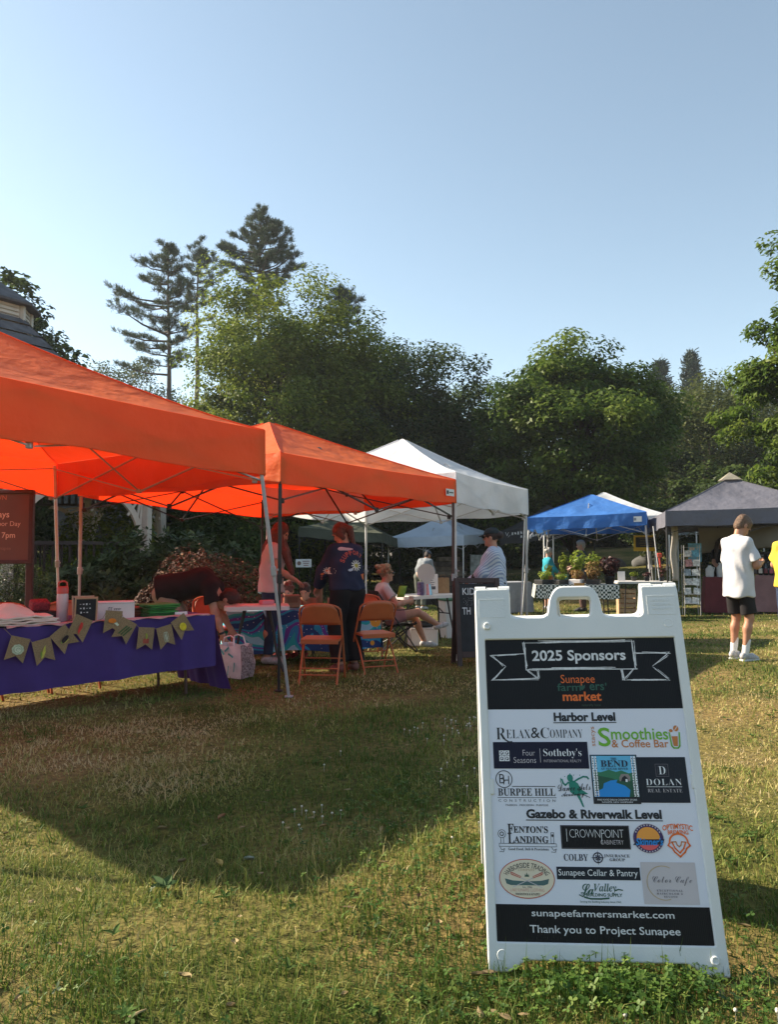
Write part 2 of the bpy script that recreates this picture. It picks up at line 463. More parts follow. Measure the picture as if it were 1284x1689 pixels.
GRASS_M = attr_mat('grass_blades', [(0, (.062, .115, .018)), (.22, (.15, .205, .04)), (.45, (.265, .28, .07)), (.7, (.45, .375, .15)), (1, (.62, .5, .28))], .6, .3)
def dryness(x, y):
    d = .52 * vnoise(x, y, 1.5, 11) + .32 * vnoise(x, y, .45, 12) + .24 * vnoise(x, y, .16, 13)
    return d
def build_grass():
    Vs, Fq, Ft, At = [], [], [], []; base = 0
    rings = [(1.15, 2.2, 15000, .0017, .040), (2.2, 3.2, 9500, .0021, .040), (3.2, 4.6, 5200, .0028, .039), (4.6, 6.5, 2700, .0038, .037), (6.5, 9.5, 1300, .0055, .036), (9.5, 14, 520, .009, .036), (14, 22, 170, .015, .040), (22, 38, 40, .03, .06)]
    for (y0, y1, den, wd, ht) in rings:
        wl = lambda y: .60 * y + 1.9
        area = (y1 - y0) * (wl(y0) + wl(y1))
        n = int(area * den)
        y = np.sqrt(rng.random(n) * (y1 ** 2 - y0 ** 2) + y0 ** 2); x = (rng.random(n) * 2 - 1) * wl(y)
        # patchy cover: tufts
        keep = rng.random(n) < (.35 + .9 * vnoise(x, y, .09, 21)) * (1 - .5 * np.clip((vnoise(x, y, .8, 71) * .6 + vnoise(x, y, .22, 72) * .4 - .56) * 5, 0, 1)) ; x = x[keep]; y = y[keep]; n = len(x)
        z = zz(x, y) - .004
        dry = dryness(x, y)
        tall = .5 + .85 * vnoise(x, y, .35, 31) * (1.25 - .6 * dry) + 1.5 * np.clip(vnoise(x, y, .13, 33) - .68, 0, 1) * (1.2 - dry)
        h = ht * tall * (.4 + .8 * rng.random(n) + 1.1 * (rng.random(n) < .06))
        flow = 2 * pi * vnoise(x, y, .6, 41) * 1.6
        az = flow + rng.normal(0, 2.0, n)
        lean = np.clip(rng.normal(.8, .45, n) + .5 * (dry - .5), .05, 1.62)
        dx, dy = np.cos(az), np.sin(az)
        wv = wd * (.6 + .8 * rng.random(n))
        tz = rng.random(n) * 2 * pi; sx, sy = np.cos(tz) * wv, np.sin(tz) * wv
        m1 = .55 * h; l1 = m1 * np.sin(lean * .55); u1 = m1 * np.cos(lean * .55)
        l2 = l1 + .6 * h * np.sin(np.minimum(lean * 1.35, 1.9)); u2 = u1 + .6 * h * np.cos(np.minimum(lean * 1.35, 1.9)); u2 = np.maximum(u2, .006)
        P = np.stack([np.stack([x - sx, y - sy, z], 1), np.stack([x + sx, y + sy, z], 1),
                      np.stack([x + dx * l1 + sx * .7, y + dy * l1 + sy * .7, z + u1], 1), np.stack([x + dx * l1 - sx * .7, y + dy * l1 - sy * .7, z + u1], 1),
                      np.stack([x + dx * l2, y + dy * l2, z + u2], 1)], 1)
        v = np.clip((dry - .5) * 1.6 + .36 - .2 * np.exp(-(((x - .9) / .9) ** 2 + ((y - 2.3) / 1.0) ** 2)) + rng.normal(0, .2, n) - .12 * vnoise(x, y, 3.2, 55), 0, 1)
        Vs.append(P.reshape(-1, 3)); At.append(np.repeat(v, 5))
        b = base + np.arange(n)[:, None] * 5
        Fq.append(b + np.array([[0, 1, 2, 3]])); Ft.append(b + np.array([[3, 2, 4]])); base += 5 * n
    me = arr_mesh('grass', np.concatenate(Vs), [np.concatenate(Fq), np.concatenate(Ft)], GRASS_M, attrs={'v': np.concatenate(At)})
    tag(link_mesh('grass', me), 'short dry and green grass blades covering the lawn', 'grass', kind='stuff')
build_grass()

def build_clover():
    """three-leaved clover in green patches, thickest round the foot of the sponsor sign"""
    n = 34000
    y = np.sqrt(rng.random(n) * (6.5 ** 2 - 1.2 ** 2) + 1.2 ** 2); x = (rng.random(n) * 2 - 1) * (.62 * y + .4)
    p = np.clip((vnoise(x, y, .8, 61) - .56) * 3.0, 0, 1) * np.clip((vnoise(x, y, .2, 63) - .35) * 2.4, 0, 1) * .8
    sg = np.exp(-(((x - .75) / .75) ** 2 + ((y - 1.95) / .45) ** 2)) * .30
    sg = np.maximum(sg, .7 * np.exp(-(((x - .15) / .35) ** 2 + ((y - 2.7) / .6) ** 2)))
    k = rng.random(n) < np.clip(p + sg, 0, 1); x, y = x[k], y[k]; 
    e = 900; ex = .60 + rng.normal(0, .26, e); ey = 2.02 + rng.normal(0, .075, e)
    x = np.concatenate([x, ex]); y = np.concatenate([y, ey]); n = len(x)
    h = .02 + .035 * rng.random(n); h[-e:] = .015 + .055 * rng.random(e) * (.25 + .75 * np.clip(1 - ((ex - .60) / .30) ** 4, 0, 1))
    z = zz(x, y) + h
    Vs, Fs, At = [], [], []
    az = rng.random(n) * 2 * pi; sz = .0042 + .0042 * rng.random(n)
    tx, ty = rng.normal(0, .35, n), rng.normal(0, .35, n)
    vv = np.clip(rng.normal(.45, .25, n), 0, 1)
    base = 0
    for j in range(3):
        a = az + j * 2.094
        prof = [(0, 0), (.75, -.55), (1.5, -.5), (1.75, 0), (1.5, .5), (.75, .55)]
        P = []
        for (r, s) in prof:
            px = sz * (r * np.cos(a) - s * np.sin(a)); py = sz * (r * np.sin(a) + s * np.cos(a))
            P.append(np.stack([x + px, y + py, z + px * tx + py * ty + sz * .25 * abs(s)], 1))
        Vs.append(np.stack(P, 1).reshape(-1, 3)); At.append(np.repeat(np.clip(vv + rng.normal(0, .08, n), 0, 1), 6))
        b = base + np.arange(n)[:, None] * 6
        Fs.append(b + np.array([[0, 1, 2, 3]])); Fs.append(b + np.array([[0, 3, 4, 5]])); base += 6 * n
    # stems
    S_ = .0011
    P = np.stack([np.stack([x - S_, y, z - h], 1), np.stack([x + S_, y, z - h], 1), np.stack([x + S_, y, z], 1), np.stack([x - S_, y, z], 1)], 1)
    Vs.append(P.reshape(-1, 3)); At.append(np.full(4 * n, .3)); Fs.append(base + np.arange(n)[:, None] * 4 + np.array([[0, 1, 2, 3]]))
    cm = attr_mat('clover_leaf', [(0, (.025, .065, .012)), (.5, (.075, .15, .025)), (1, (.2, .27, .06))], .5, .35)
    me = arr_mesh('clover', np.concatenate(Vs), [np.concatenate(Fs)], cm, attrs={'v': np.concatenate(At)})
    tag(link_mesh('clover', me), 'three leaved green clover growing in patches among the grass', 'clover', kind='stuff')
    # white clover heads
    m = MB(); c = 0
    while c < 70:
        yy = 2.9 + 2.6 * random.random(); xx = -.5 + 1.0 * random.random() + .1 * (yy - 3)
        if vnoise(xx, yy, .5, 61) < .42: continue
        zt = float(zz(xx, yy)) + .03 + .015 * random.random()
        if c < 4: xx = .35 + .6 * random.random(); yy = 1.9 + .08 * random.random(); zt = float(zz(xx, yy)) + .035
        m.ball((xx, yy, zt), (.0055, .0055, .005), 6, 4); m.tube([(xx, yy, zt - .07), (xx, yy, zt)], .0009, 3, False); c += 1
    o = m.build('clover_flowers', mat('clover_white', (.62, .58, .5), .8, .2))
    tag(o, 'scattered small white clover heads in the lawn', 'clover flowers', kind='stuff')
build_clover()

def litter():
    m = MB(); rr = random.Random(12)
    for i in range(160):
        yy = 1.5 + 6 * rr.random() ** 1.3; xx = (rr.random() * 2 - 1) * .55 * yy
        flat_leaf((xx, yy, float(zz(xx, yy)) + .012 + .014 * rr.random()), .018 + .03 * rr.random(), .010 + .014 * rr.random(), rr.random() * 6.28, rr.uniform(-.2, .5), rr.uniform(-.3, .6), m, 3)
    tag(m.build('leaf_litter', mat('brown_litter', (.22, .13, .06), .8, .5, 3, col2=(.34, .26, .12))), 'small dry brown leaf bits scattered through the lawn', 'leaf litter', kind='stuff')
    m = MB()
    for i in range(70):
        yy = 1.4 + 4.5 * rr.random() ** 1.2; xx = (rr.random() * 2 - 1) * .55 * yy; k = rr.randint(4, 6); a0 = rr.random() * 6
        for j in range(k): flat_leaf((xx, yy, float(zz(xx, yy)) + .006), .022 + .025 * rr.random(), .012 + .008 * rr.random(), a0 + j * 6.28 / k + rr.uniform(-.3, .3), rr.uniform(.2, .7), .2, m, 4)
    tag(m.build('lawn_weeds', mat('weed_green', (.07, .12, .028), .85, .3, 5, trans=.25, spec=.15)), 'small low broadleaf weeds dotted through the lawn', 'weeds', kind='stuff')

# ---- broad dock weed and a few dry leaves lying on the lawn
def flat_leaf(c, L, W_, az, tilt, curl, mb, n=6):
    c = Vector(c); d = Vector((cos(az), sin(az), 0)); s = Vector((-sin(az), cos(az), 0))
    def f(u, v):
        ww = W_ * sin(pi * min(1, .04 + .96 * v) ** .8) * (u - .5)
        return c + d * (L * v * cos(tilt * (1 - v * .4))) + s * ww + Vector((0, 0, L * v * sin(tilt) * (1 - v * .5) + curl * abs(u - .5) * W_ * 2 + .004))
    mb.grid(f, 4, n)
litter()
p0 = gp(280, 2.75); m = MB()
for i, a in enumerate((.4, 1.5, 2.5, 3.6, 5.2)): flat_leaf((p0.x, p0.y, float(zz(p0.x, p0.y)) + .015), .05 + .015 * (i % 3), .03, a, .45, .3, m)
tag(m.build('broadleaf_weed', mat('weed_leaf', (.07, .12, .045), .85, .25, 30, trans=.2, spec=.15)), 'broad leaved grey green weed rosette in the sunny foreground lawn', 'weed')
for k, (px, Y, col, lab) in enumerate(((365, 3.55, (.3, .14, .06), 'curled brown dead leaf lying on the shaded lawn'), (372, 2.95, (.42, .3, .08), 'yellowing fallen leaf on the lawn at the edge of the canopy shadow'), (425, 3.0, (.24, .25, .2), 'pale grey fallen leaf standing up in the shaded grass'))):
    p0 = gp(px, Y); m = MB(); flat_leaf((p0.x, p0.y, float(zz(p0.x, p0.y)) + .012), .045, .024, 1.0 + k * 1.3, .35, .5, m)
    tag(m.build('fallen_leaf', mat('dead_leaf_%d' % k, col, .7, .3, 40)), lab, 'leaf', 'fallen leaves on the lawn')

# ------------------------------------------------------------------ trees
BARK = mat('bark', (.07, .055, .042), .9, .4, 6, bump=.8, bscale=18)
PBARK = mat('pine_bark', (.09, .065, .05), .9, .4, 6, bump=.8, bscale=18)
LEAF = {
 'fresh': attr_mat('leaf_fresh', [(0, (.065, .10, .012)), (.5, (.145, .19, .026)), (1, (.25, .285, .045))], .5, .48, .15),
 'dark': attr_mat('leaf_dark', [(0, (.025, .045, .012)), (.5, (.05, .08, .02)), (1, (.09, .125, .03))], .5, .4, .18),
 'maple': attr_mat('leaf_maple', [(0, (.04, .075, .012)), (.5, (.085, .14, .02)), (1, (.16, .21, .036))], .48, .46, .18),
 'olive': attr_mat('leaf_olive', [(0, (.04, .058, .015)), (.5, (.08, .10, .025)), (1, (.13, .145, .042))], .55, .4),
 'pine': attr_mat('pine_needles', [(0, (.03, .045, .022)), (.5, (.06, .085, .042)), (1, (.11, .135, .07))], .6, .2, .15),
 'spruce': attr_mat('spruce_needles', [(0, (.012, .028, .016)), (.5, (.025, .045, .024)), (1, (.045, .07, .035))], .5, .1),
 'rhodo': attr_mat('rhododendron_leaf', [(0, (.022, .04, .012)), (.5, (.05, .085, .022)), (1, (.11, .15, .045))], .5, .2, .2),
 'box': attr_mat('boxwood_leaf', [(0, (.03, .05, .012)), (.5, (.07, .095, .025)), (1, (.13, .15, .05))], .45, .25),
 'barberry': attr_mat('barberry_leaf', [(0, (.04, .02, .016)), (.5, (.095, .048, .034)), (.8, (.18, .10, .06)), (1, (.3, .18, .1))], .65, .2, .15),
}
def leaf_quads(C, Nn, size, asp=.55, r=None, fold=.15):
    """kite shaped leaves at C with rough normals Nn"""
    r = r or rng
    n = len(C); a = r.normal(0, 1, (n, 3)); Nn = Nn + r.normal(0, .55, (n, 3)); Nn /= np.linalg.norm(Nn, axis=1)[:, None]
    d = a - (a * Nn).sum(1)[:, None] * Nn; d /= np.linalg.norm(d, axis=1)[:, None]
    s = np.cross(Nn, d); L = (size * (.6 + .8 * r.random(n)))[:, None] if np.isscalar(size) else size[:, None]
    P = np.stack([C - d * L * .5, C + s * L * asp * .5 + Nn * L * fold, C + d * L * .5, C - s * L * asp * .5 + Nn * L * fold], 1)
    return P.reshape(-1, 3)
def quadmesh(name, P, m, v):
    n = len(P) // 4
    return arr_mesh(name, P, [np.arange(4 * n).reshape(n, 4)], m, attrs={'v': np.repeat(v, 4)})

def crown_clumps(r, n, rad, zc, zr, lump=.28):
    d = r.normal(0, 1, (n, 3)); d /= np.linalg.norm(d, axis=1)[:, None]
    ph = r.random(6) * 6.28
    th = np.arctan2(d[:, 1], d[:, 0])
    lum = 1 + lump * (np.sin(3 * th + ph[0] + 2 * d[:, 2]) * .5 + np.sin(5 * th + ph[1] - 4 * d[:, 2]) * .35 + np.sin(7 * d[:, 2] + ph[2] + 2 * th) * .35)
    rr = (.3 + .7 * r.random(n) ** .45) * lum
    P = d * rr[:, None]
    wz = np.where(P[:, 2] < 0, 1.0, 1 - .25 * P[:, 2])
    return np.stack([P[:, 0] * rad * wz, P[:, 1] * rad * wz, zc + P[:, 2] * zr], 1)

def tree_mesh(seed, h, rad, base, ncl, nlf, lsize, leafm, lump=.28, clr=.105, asp=.62, trunk_r=None, flat=.62):
    r = np.random.default_rng(seed); random.seed(seed)
    zc = h * (base + 1) / 2; zr = h * (1 - base) / 2
    Cc = crown_clumps(r, ncl, rad, zc, zr, lump)
    cr = rad * clr * 1.6 * (.7 + .6 * r.random(ncl))
    Cc[:, :2] *= rad * .93 / np.percentile(np.hypot(Cc[:, 0], Cc[:, 1]), 96); zt = h - rad * clr * .9; Cc[:, 2] = np.where(Cc[:, 2] > zc, zc + (Cc[:, 2] - zc) * (zt - zc) / (Cc[:, 2].max() - zc), Cc[:, 2])
    k = r.integers(0, ncl, ncl * nlf)
    off = r.normal(0, 1, (len(k), 3)); off *= (1.22 * r.random(len(k)) ** .4 / np.linalg.norm(off, axis=1))[:, None]; off[:, 2] *= flat
    P = Cc[k] + off * cr[k][:, None]
    nn = off * .5 + np.array([0, 0, .9]) + .5 * (P - np.array([0, 0, zc])) / rad
    v = np.clip(r.normal(.45, .2, len(k)) + .22 * r.normal(0, 1, ncl)[k], 0, 1)
    crown = quadmesh('crown', leaf_quads(P, nn, lsize, asp, r), leafm, v)
    tr = trunk_r or h * .018
    m = MB(); bend = [Vector((r.normal(0, .012) * h, r.normal(0, .012) * h, 0)) for _ in range(6)]
    pts = [Vector((0, 0, -.2))] + [Vector((0, 0, h * .84 * (i + 1) / 6)) + bend[i] * (i / 3) for i in range(6)]
    rs = [tr * 1.35] + [tr * (1 - .15 * (i + 1)) for i in range(6)]
    m.tube(pts, rs, 9)
    order = r.permutation(ncl)[:min(ncl, 70)]
    for q, i in enumerate(order):
        c = Vector(Cc[i]); t = max(.12, min(.8, (c.z / h) - .16 - .15 * random.random()))
        zt = h * t; j = min(5, max(0, int(t / .84 * 6) - 1))
        f = (zt - pts[j + 1].z) / (h * .14); s = pts[j + 1].lerp(pts[min(j + 2, 6)], max(0, min(1, f)))
        mid = s.lerp(c, .5) + Vector((0, 0, .05 * h * random.random()))
        b = tr * (.42 if q < 12 else .2)
        m.tube([s, mid, c], [b, b * .6, b * .15], 5, False)
    tb = m.build('trunk', BARK); tm = tb.data; bpy.data.objects.remove(tb)
    return tm, crown
def plant_tree(name, label, cat, loc, meshes, rz=0, sc=(1, 1, 1), group=None):
    t = thing(name, label, cat, loc, rz, group); t.scale = sc
    link_mesh('trunk', meshes[0], t); link_mesh('crown', meshes[1], t); return t

def pine_mesh(seed, h, spread, base, nbr, leafm, droop=0.0, tuft=.34, prof=None, ragged=.35, nneed=16):
    r = np.random.default_rng(seed); random.seed(seed)
    m = MB(); tr = h * .013
    m.tube([(0, 0, -.3), (.02 * h * r.normal(0, .3), 0, h * .5), (0, 0, h * .99)], [tr * 1.2, tr * .75, tr * .12], 9)
    C = []; Nn = []
    for i in range(nbr):
        t = base + (1 - base) * (i + random.random()) / nbr
        az = random.random() * 6.28
        L = spread * (prof(t) if prof else (1 - t) ** .7) * (1 - ragged + 2 * ragged * random.random()) * .85 + .25
        z0 = h * t; up = .12 + .35 * t - droop
        d = Vector((cos(az), sin(az), 0))
        p1 = Vector((0, 0, z0)); p2 = p1 + d * L * .55 + Vector((0, 0, L * up * .35)); p3 = p1 + d * L + Vector((0, 0, L * up))
        m.tube([p1, p2, p3], [tr * .28 * (1.1 - t), tr * .17 * (1.1 - t), .012], 4, False)
        nt_ = max(4, int(L * 4.5))
        for j in range(nt_):
            f = .3 + .7 * ((j + random.random()) / nt_) ** .75
            q = p2.lerp(p3, (f - .55) / .45) if f > .55 else p1.lerp(p2, f / .55)
            s = Vector((-d.y, d.x, 0)) * random.gauss(0, .2) * L * (1.15 - abs(f - .65))
            C.append(q + s + Vector((0, 0, .05 * L * random.random() + abs(s.length) * .12)))
    C = np.array(C); k = np.repeat(np.arange(len(C)), nneed)
    dd = r.normal(0, 1, (len(k), 3)); dd[:, 2] = np.abs(dd[:, 2]) * .7 + .1; dd /= np.linalg.norm(dd, axis=1)[:, None]
    s = np.cross(dd, r.normal(0, 1, (len(k), 3))); s /= np.linalg.norm(s, axis=1)[:, None]
    L = tuft * (.6 + .7 * r.random(len(k)))[:, None]; o = C[k] + r.normal(0, tuft * .4, (len(k), 3))
    wd = tuft * .17
    P = np.stack([o - s * wd * .4, o + s * wd * .4, o + dd * L + s * wd * .5, o + dd * L - s * wd * .5], 1).reshape(-1, 3)
    v = np.clip(r.normal(.45, .22, len(k)), 0, 1)
    crown = quadmesh('crown', P, leafm, v)
    tb = m.build('trunk', PBARK); tm = tb.data; bpy.data.objects.remove(tb)
    return tm, crown

# the tall pines behind the orange canopies
def pp(px, Y): x = (px - CX) / F_PX * Y; return (x, Y, g(x, Y) - .05)
def hz(py, Y): return CAM_H + (HZ - py) / F_PX * Y       # height of a photo row at distance Y
Y = 44; 
def tall(px, py, Y): b = pp(px, Y); return hz(py, Y) - b[2]
def limb_pine(seed, trunk_px, Y, top_py, levels, base_py=640, dens=11.0, tuft=.25, nneed=20, leafm=None, lean_px=0):
    """old open pine: flat layered limbs; levels = (photo row, left reach, right reach) in pixels from the trunk"""
    r = np.random.default_rng(seed); random.seed(seed)
    x0 = (trunk_px - CX) / F_PX * Y; gz0 = g(x0, Y) - .05; k = Y / F_PX
    H_ = hz(top_py, Y) - gz0; m = MB(); tr = H_ * .0125
    axis = lambda z: Vector((lean_px * k * (z / H_) + .05 * sin(z * .7), .1 * sin(z * .4), z))
    m.tube([axis(-.3 + (H_ + .2) * i / 12) for i in range(13)], [tr * (1.15 - i / 12 * 1.05) for i in range(13)], 9)
    C = []; D = []
    def limb(z, az, L):
        d = Vector((cos(az), sin(az), 0)); n = Vector((-sin(az), cos(az), 0)); p1 = axis(z - .12 * L)
        t = z / H_; tipz = z + L * (.10 + .25 * max(0, t - .8) * 3)
        p2 = p1 + d * L * .5 + Vector((0, 0, .06 * L)); p3 = Vector((p1.x, p1.y, 0)) + d * L + Vector((0, 0, tipz))
        rr = .012 + .011 * L; m.tube([p1, p2, p3], [rr * 1.6, rr, .008], 5, False)
        nt = max(7, int(L * dens))
        f0 = .45 if L > 2.2 else .2
        nb = max(3, int(L * 2.6))
        for b in range(nb):          # side sprays
            f = f0 + (1 - f0) * (b + random.random()) / nb; q = p1.lerp(p2, f / .5) if f < .5 else p2.lerp(p3, (f - .5) / .5)
            sg = random.choice((-1, 1)); ln = L * .30 * (1.25 - f * .8) * (.6 + .7 * random.random()); e = q + n * sg * ln * .8 + d * ln * .75 + Vector((0, 0, ln * (.05 + .25 * random.random())))
            m.tube([q, e], [.012, .005], 3, False)
            for j in range(max(2, nt // nb)):
                w_ = .25 + .8 * random.random(); C.append(q.lerp(e, w_) + Vector((r.normal(0, .05), r.normal(0, .05), .04 + .05 * random.random()))); D.append((e - q).normalized() * .5 + Vector((0, 0, .75)))
        for j in range(nt // 3): C.append(p2.lerp(p3, .4 + .65 * random.random()) + Vector((r.normal(0, .07), r.normal(0, .07), .06))); D.append(d * .6 + Vector((0, 0, .7)))
    for (py, Lf, Rt) in levels:
        z = hz(py, Y) - gz0
        for (px_, az) in ((Lf, pi), (Rt, 0.0)):
            if px_ > 2: limb(z + r.normal(0, .22), az + r.normal(0, .35), px_ * k * (.82 + .3 * random.random()))
        av = (Lf + Rt) / 2 * k
        for az in (pi / 2, -pi / 2, pi * .75, -pi / 4):
            if random.random() < .8: limb(z + r.normal(0, .25), az + r.normal(0, .45), av * (.55 + .4 * random.random()))
    C = np.array([tuple(c) for c in C]); D = np.array([tuple(c) for c in D]); kk = np.repeat(np.arange(len(C)), nneed)
    dd = D[kk] + r.normal(0, .62, (len(kk), 3)); dd /= np.linalg.norm(dd, axis=1)[:, None]
    s_ = np.cross(dd, r.normal(0, 1, (len(kk), 3))); s_ /= np.linalg.norm(s_, axis=1)[:, None]
    L = tuft * (.6 + .6 * r.random(len(kk)))[:, None]; o = C[kk] + r.normal(0, .03, (len(kk), 3)); wd = .015
    P = np.stack([o - s_ * wd * .4, o + s_ * wd * .4, o + dd * L + s_ * wd * .6, o + dd * L - s_ * wd * .6], 1).reshape(-1, 3)
    crown = quadmesh('crown', P, leafm or LEAF['pine'], np.clip(r.normal(.5, .22, len(kk)), 0, 1))
    tb = m.build('trunk', PBARK); tm = tb.data; bpy.data.objects.remove(tb)
    return (tm, crown), (x0, Y, gz0)
def plant_pine(label, *a, **k):
    mm, loc = limb_pine(*a, **k); plant_tree('pine_tree', label, 'tree', loc, mm, 0, group='tall pines on the skyline')
plant_pine('tallest dense pine rising behind the bright green tree', 3, 425, 46, 340, [(344, 6, 8), (350, 14, 14), (358, 22, 26), (366, 27, 32), (374, 30, 36), (382, 34, 40), (390, 52, 50), (398, 66, 44), (406, 60, 50), (414, 46, 58), (422, 60, 70), (430, 62, 72), (438, 46, 70), (447, 42, 64), (456, 34, 56), (466, 30, 44), (478, 26, 36), (492, 30, 40), (510, 30, 40)], dens=15)
plant_pine('thin ragged pine with long bare lower limbs, leftmost of the tall pines', 5, 280, 42, 397, [(401, 8, 9), (409, 18, 14), (418, 30, 20), (428, 46, 22), (440, 55, 22), (452, 60, 24), (464, 52, 26), (478, 84, 22), (492, 92, 20), (505, 88, 18), (520, 70, 24), (536, 95, 24), (548, 108, 30), (562, 100, 20), (580, 60, 30), (600, 85, 22)], dens=9, lean_px=-8)
plant_pine('slim pine standing between the ragged pine and the tallest pine', 8, 322, 45, 401, [(405, 8, 10), (413, 18, 18), (422, 22, 28), (432, 20, 34), (443, 18, 40), (454, 26, 44), (466, 20, 38), (480, 24, 36), (495, 22, 30), (515, 26, 30)], dens=10)
plant_pine('dark pine top showing right of the bright green tree', 9, 563, 44, 470, [(474, 8, 8), (481, 18, 16), (489, 24, 24), (498, 28, 34), (508, 26, 36), (518, 22, 34), (530, 22, 30), (545, 24, 32)], dens=13)
pm5 = pine_mesh(21, 1.0 * tall(1092, 600, 75), 3.4, .1, 130, LEAF['spruce'], droop=.35, tuft=.55, prof=lambda t: (1 - t) ** .8, ragged=.2, nneed=15)
plant_tree('spruce_tree', 'dark pointed spruce on the far ridge nearer the maple', 'tree', pp(1092, 75), pm5, 0, group='pointed spruces on the far ridge')
plant_tree('spruce_tree', 'small dark pointed spruce on the far ridge, right of its twin', 'tree', pp(1146, 78), pm5, 2, (.85, .85, 1.03), group='pointed spruces on the far ridge')

tA = tree_mesh(31, tall(440, 446, 30), 4.5, .03, 440, 270, .135, LEAF['fresh'], .3, .10)
plant_tree('leafy_tree', 'bright green leafy tree in front of the tall pines', 'tree', pp(462, 30), tA, 0, group='broadleaf trees behind the market')
tA2 = tree_mesh(32, tall(545, 500, 32), 3.6, .05, 240, 230, .14, LEAF['fresh'], .2, .12)
plant_tree('leafy_tree', 'green tree in half shade joining the bright tree on its right', 'tree', pp(545, 32), tA2, .5, group='broadleaf trees behind the market')
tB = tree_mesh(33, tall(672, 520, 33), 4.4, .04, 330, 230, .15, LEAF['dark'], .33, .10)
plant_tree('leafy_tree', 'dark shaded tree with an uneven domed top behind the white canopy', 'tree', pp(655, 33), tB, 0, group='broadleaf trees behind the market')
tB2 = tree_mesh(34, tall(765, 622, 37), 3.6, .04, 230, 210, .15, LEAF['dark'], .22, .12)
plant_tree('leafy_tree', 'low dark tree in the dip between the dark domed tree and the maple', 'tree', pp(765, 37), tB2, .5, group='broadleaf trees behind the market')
tC = tree_mesh(35, tall(985, 540, 28), 3.95, .24, 330, 230, .165, LEAF['maple'], .36, .095, .55)
plant_tree('leafy_tree', 'rounded maple behind the blue canopy', 'tree', pp(948, 28), tC, 0, group='broadleaf trees behind the market')
tD = tree_mesh(36, tall(1165, 612, 42), 6.4, .02, 320, 200, .16, LEAF['olive'], .22, .09)
plant_tree('leafy_tree', 'wide olive green tree behind the grey canopy', 'tree', pp(1165, 42), tD, 0, group='broadleaf trees behind the market')
tE = tree_mesh(37, tall(1290, 350, 19), 2.3, .12, 260, 150, .16, LEAF['maple'], .45, .10, .42)
plant_tree('leafy_tree', 'tall long leaved tree cut by the right edge of the picture', 'tree', pp(1374, 19.5), tE, 1.2, group='broadleaf trees behind the market')
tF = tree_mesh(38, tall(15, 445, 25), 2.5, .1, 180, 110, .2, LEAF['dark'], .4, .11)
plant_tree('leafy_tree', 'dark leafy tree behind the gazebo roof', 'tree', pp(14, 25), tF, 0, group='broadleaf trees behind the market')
tG = tree_mesh(39, tall(190, 572, 50), 5.6, .0, 280, 190, .17, LEAF['olive'], .25, .11)
plant_tree('leafy_tree', 'low grey green tree on the left skyline below the ragged pine', 'tree', pp(200, 50), tG, 0, group='broadleaf trees behind the market')
plant_tree('leafy_tree', 'small olive tree on the right ridge under the spruces', 'tree', pp(1215, 62), tD, 2, (1.0, 1.0, 1.22), group='broadleaf trees behind the market')
# understorey and the wood that closes the view
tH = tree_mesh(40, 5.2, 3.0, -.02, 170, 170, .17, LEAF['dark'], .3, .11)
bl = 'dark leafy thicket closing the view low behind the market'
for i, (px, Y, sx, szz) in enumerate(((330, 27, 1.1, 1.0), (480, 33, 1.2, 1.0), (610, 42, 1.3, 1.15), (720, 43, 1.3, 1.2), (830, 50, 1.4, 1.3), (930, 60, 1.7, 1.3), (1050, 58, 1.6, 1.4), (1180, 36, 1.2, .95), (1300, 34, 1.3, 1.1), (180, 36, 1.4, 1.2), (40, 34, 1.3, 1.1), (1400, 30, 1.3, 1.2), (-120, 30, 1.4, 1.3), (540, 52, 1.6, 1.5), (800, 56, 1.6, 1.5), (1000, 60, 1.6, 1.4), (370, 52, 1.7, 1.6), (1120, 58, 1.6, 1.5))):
    plant_tree('thicket', bl, 'thicket', pp(px, Y), tH, i * 1.7, (sx, sx, szz), group='dark thickets behind the market')

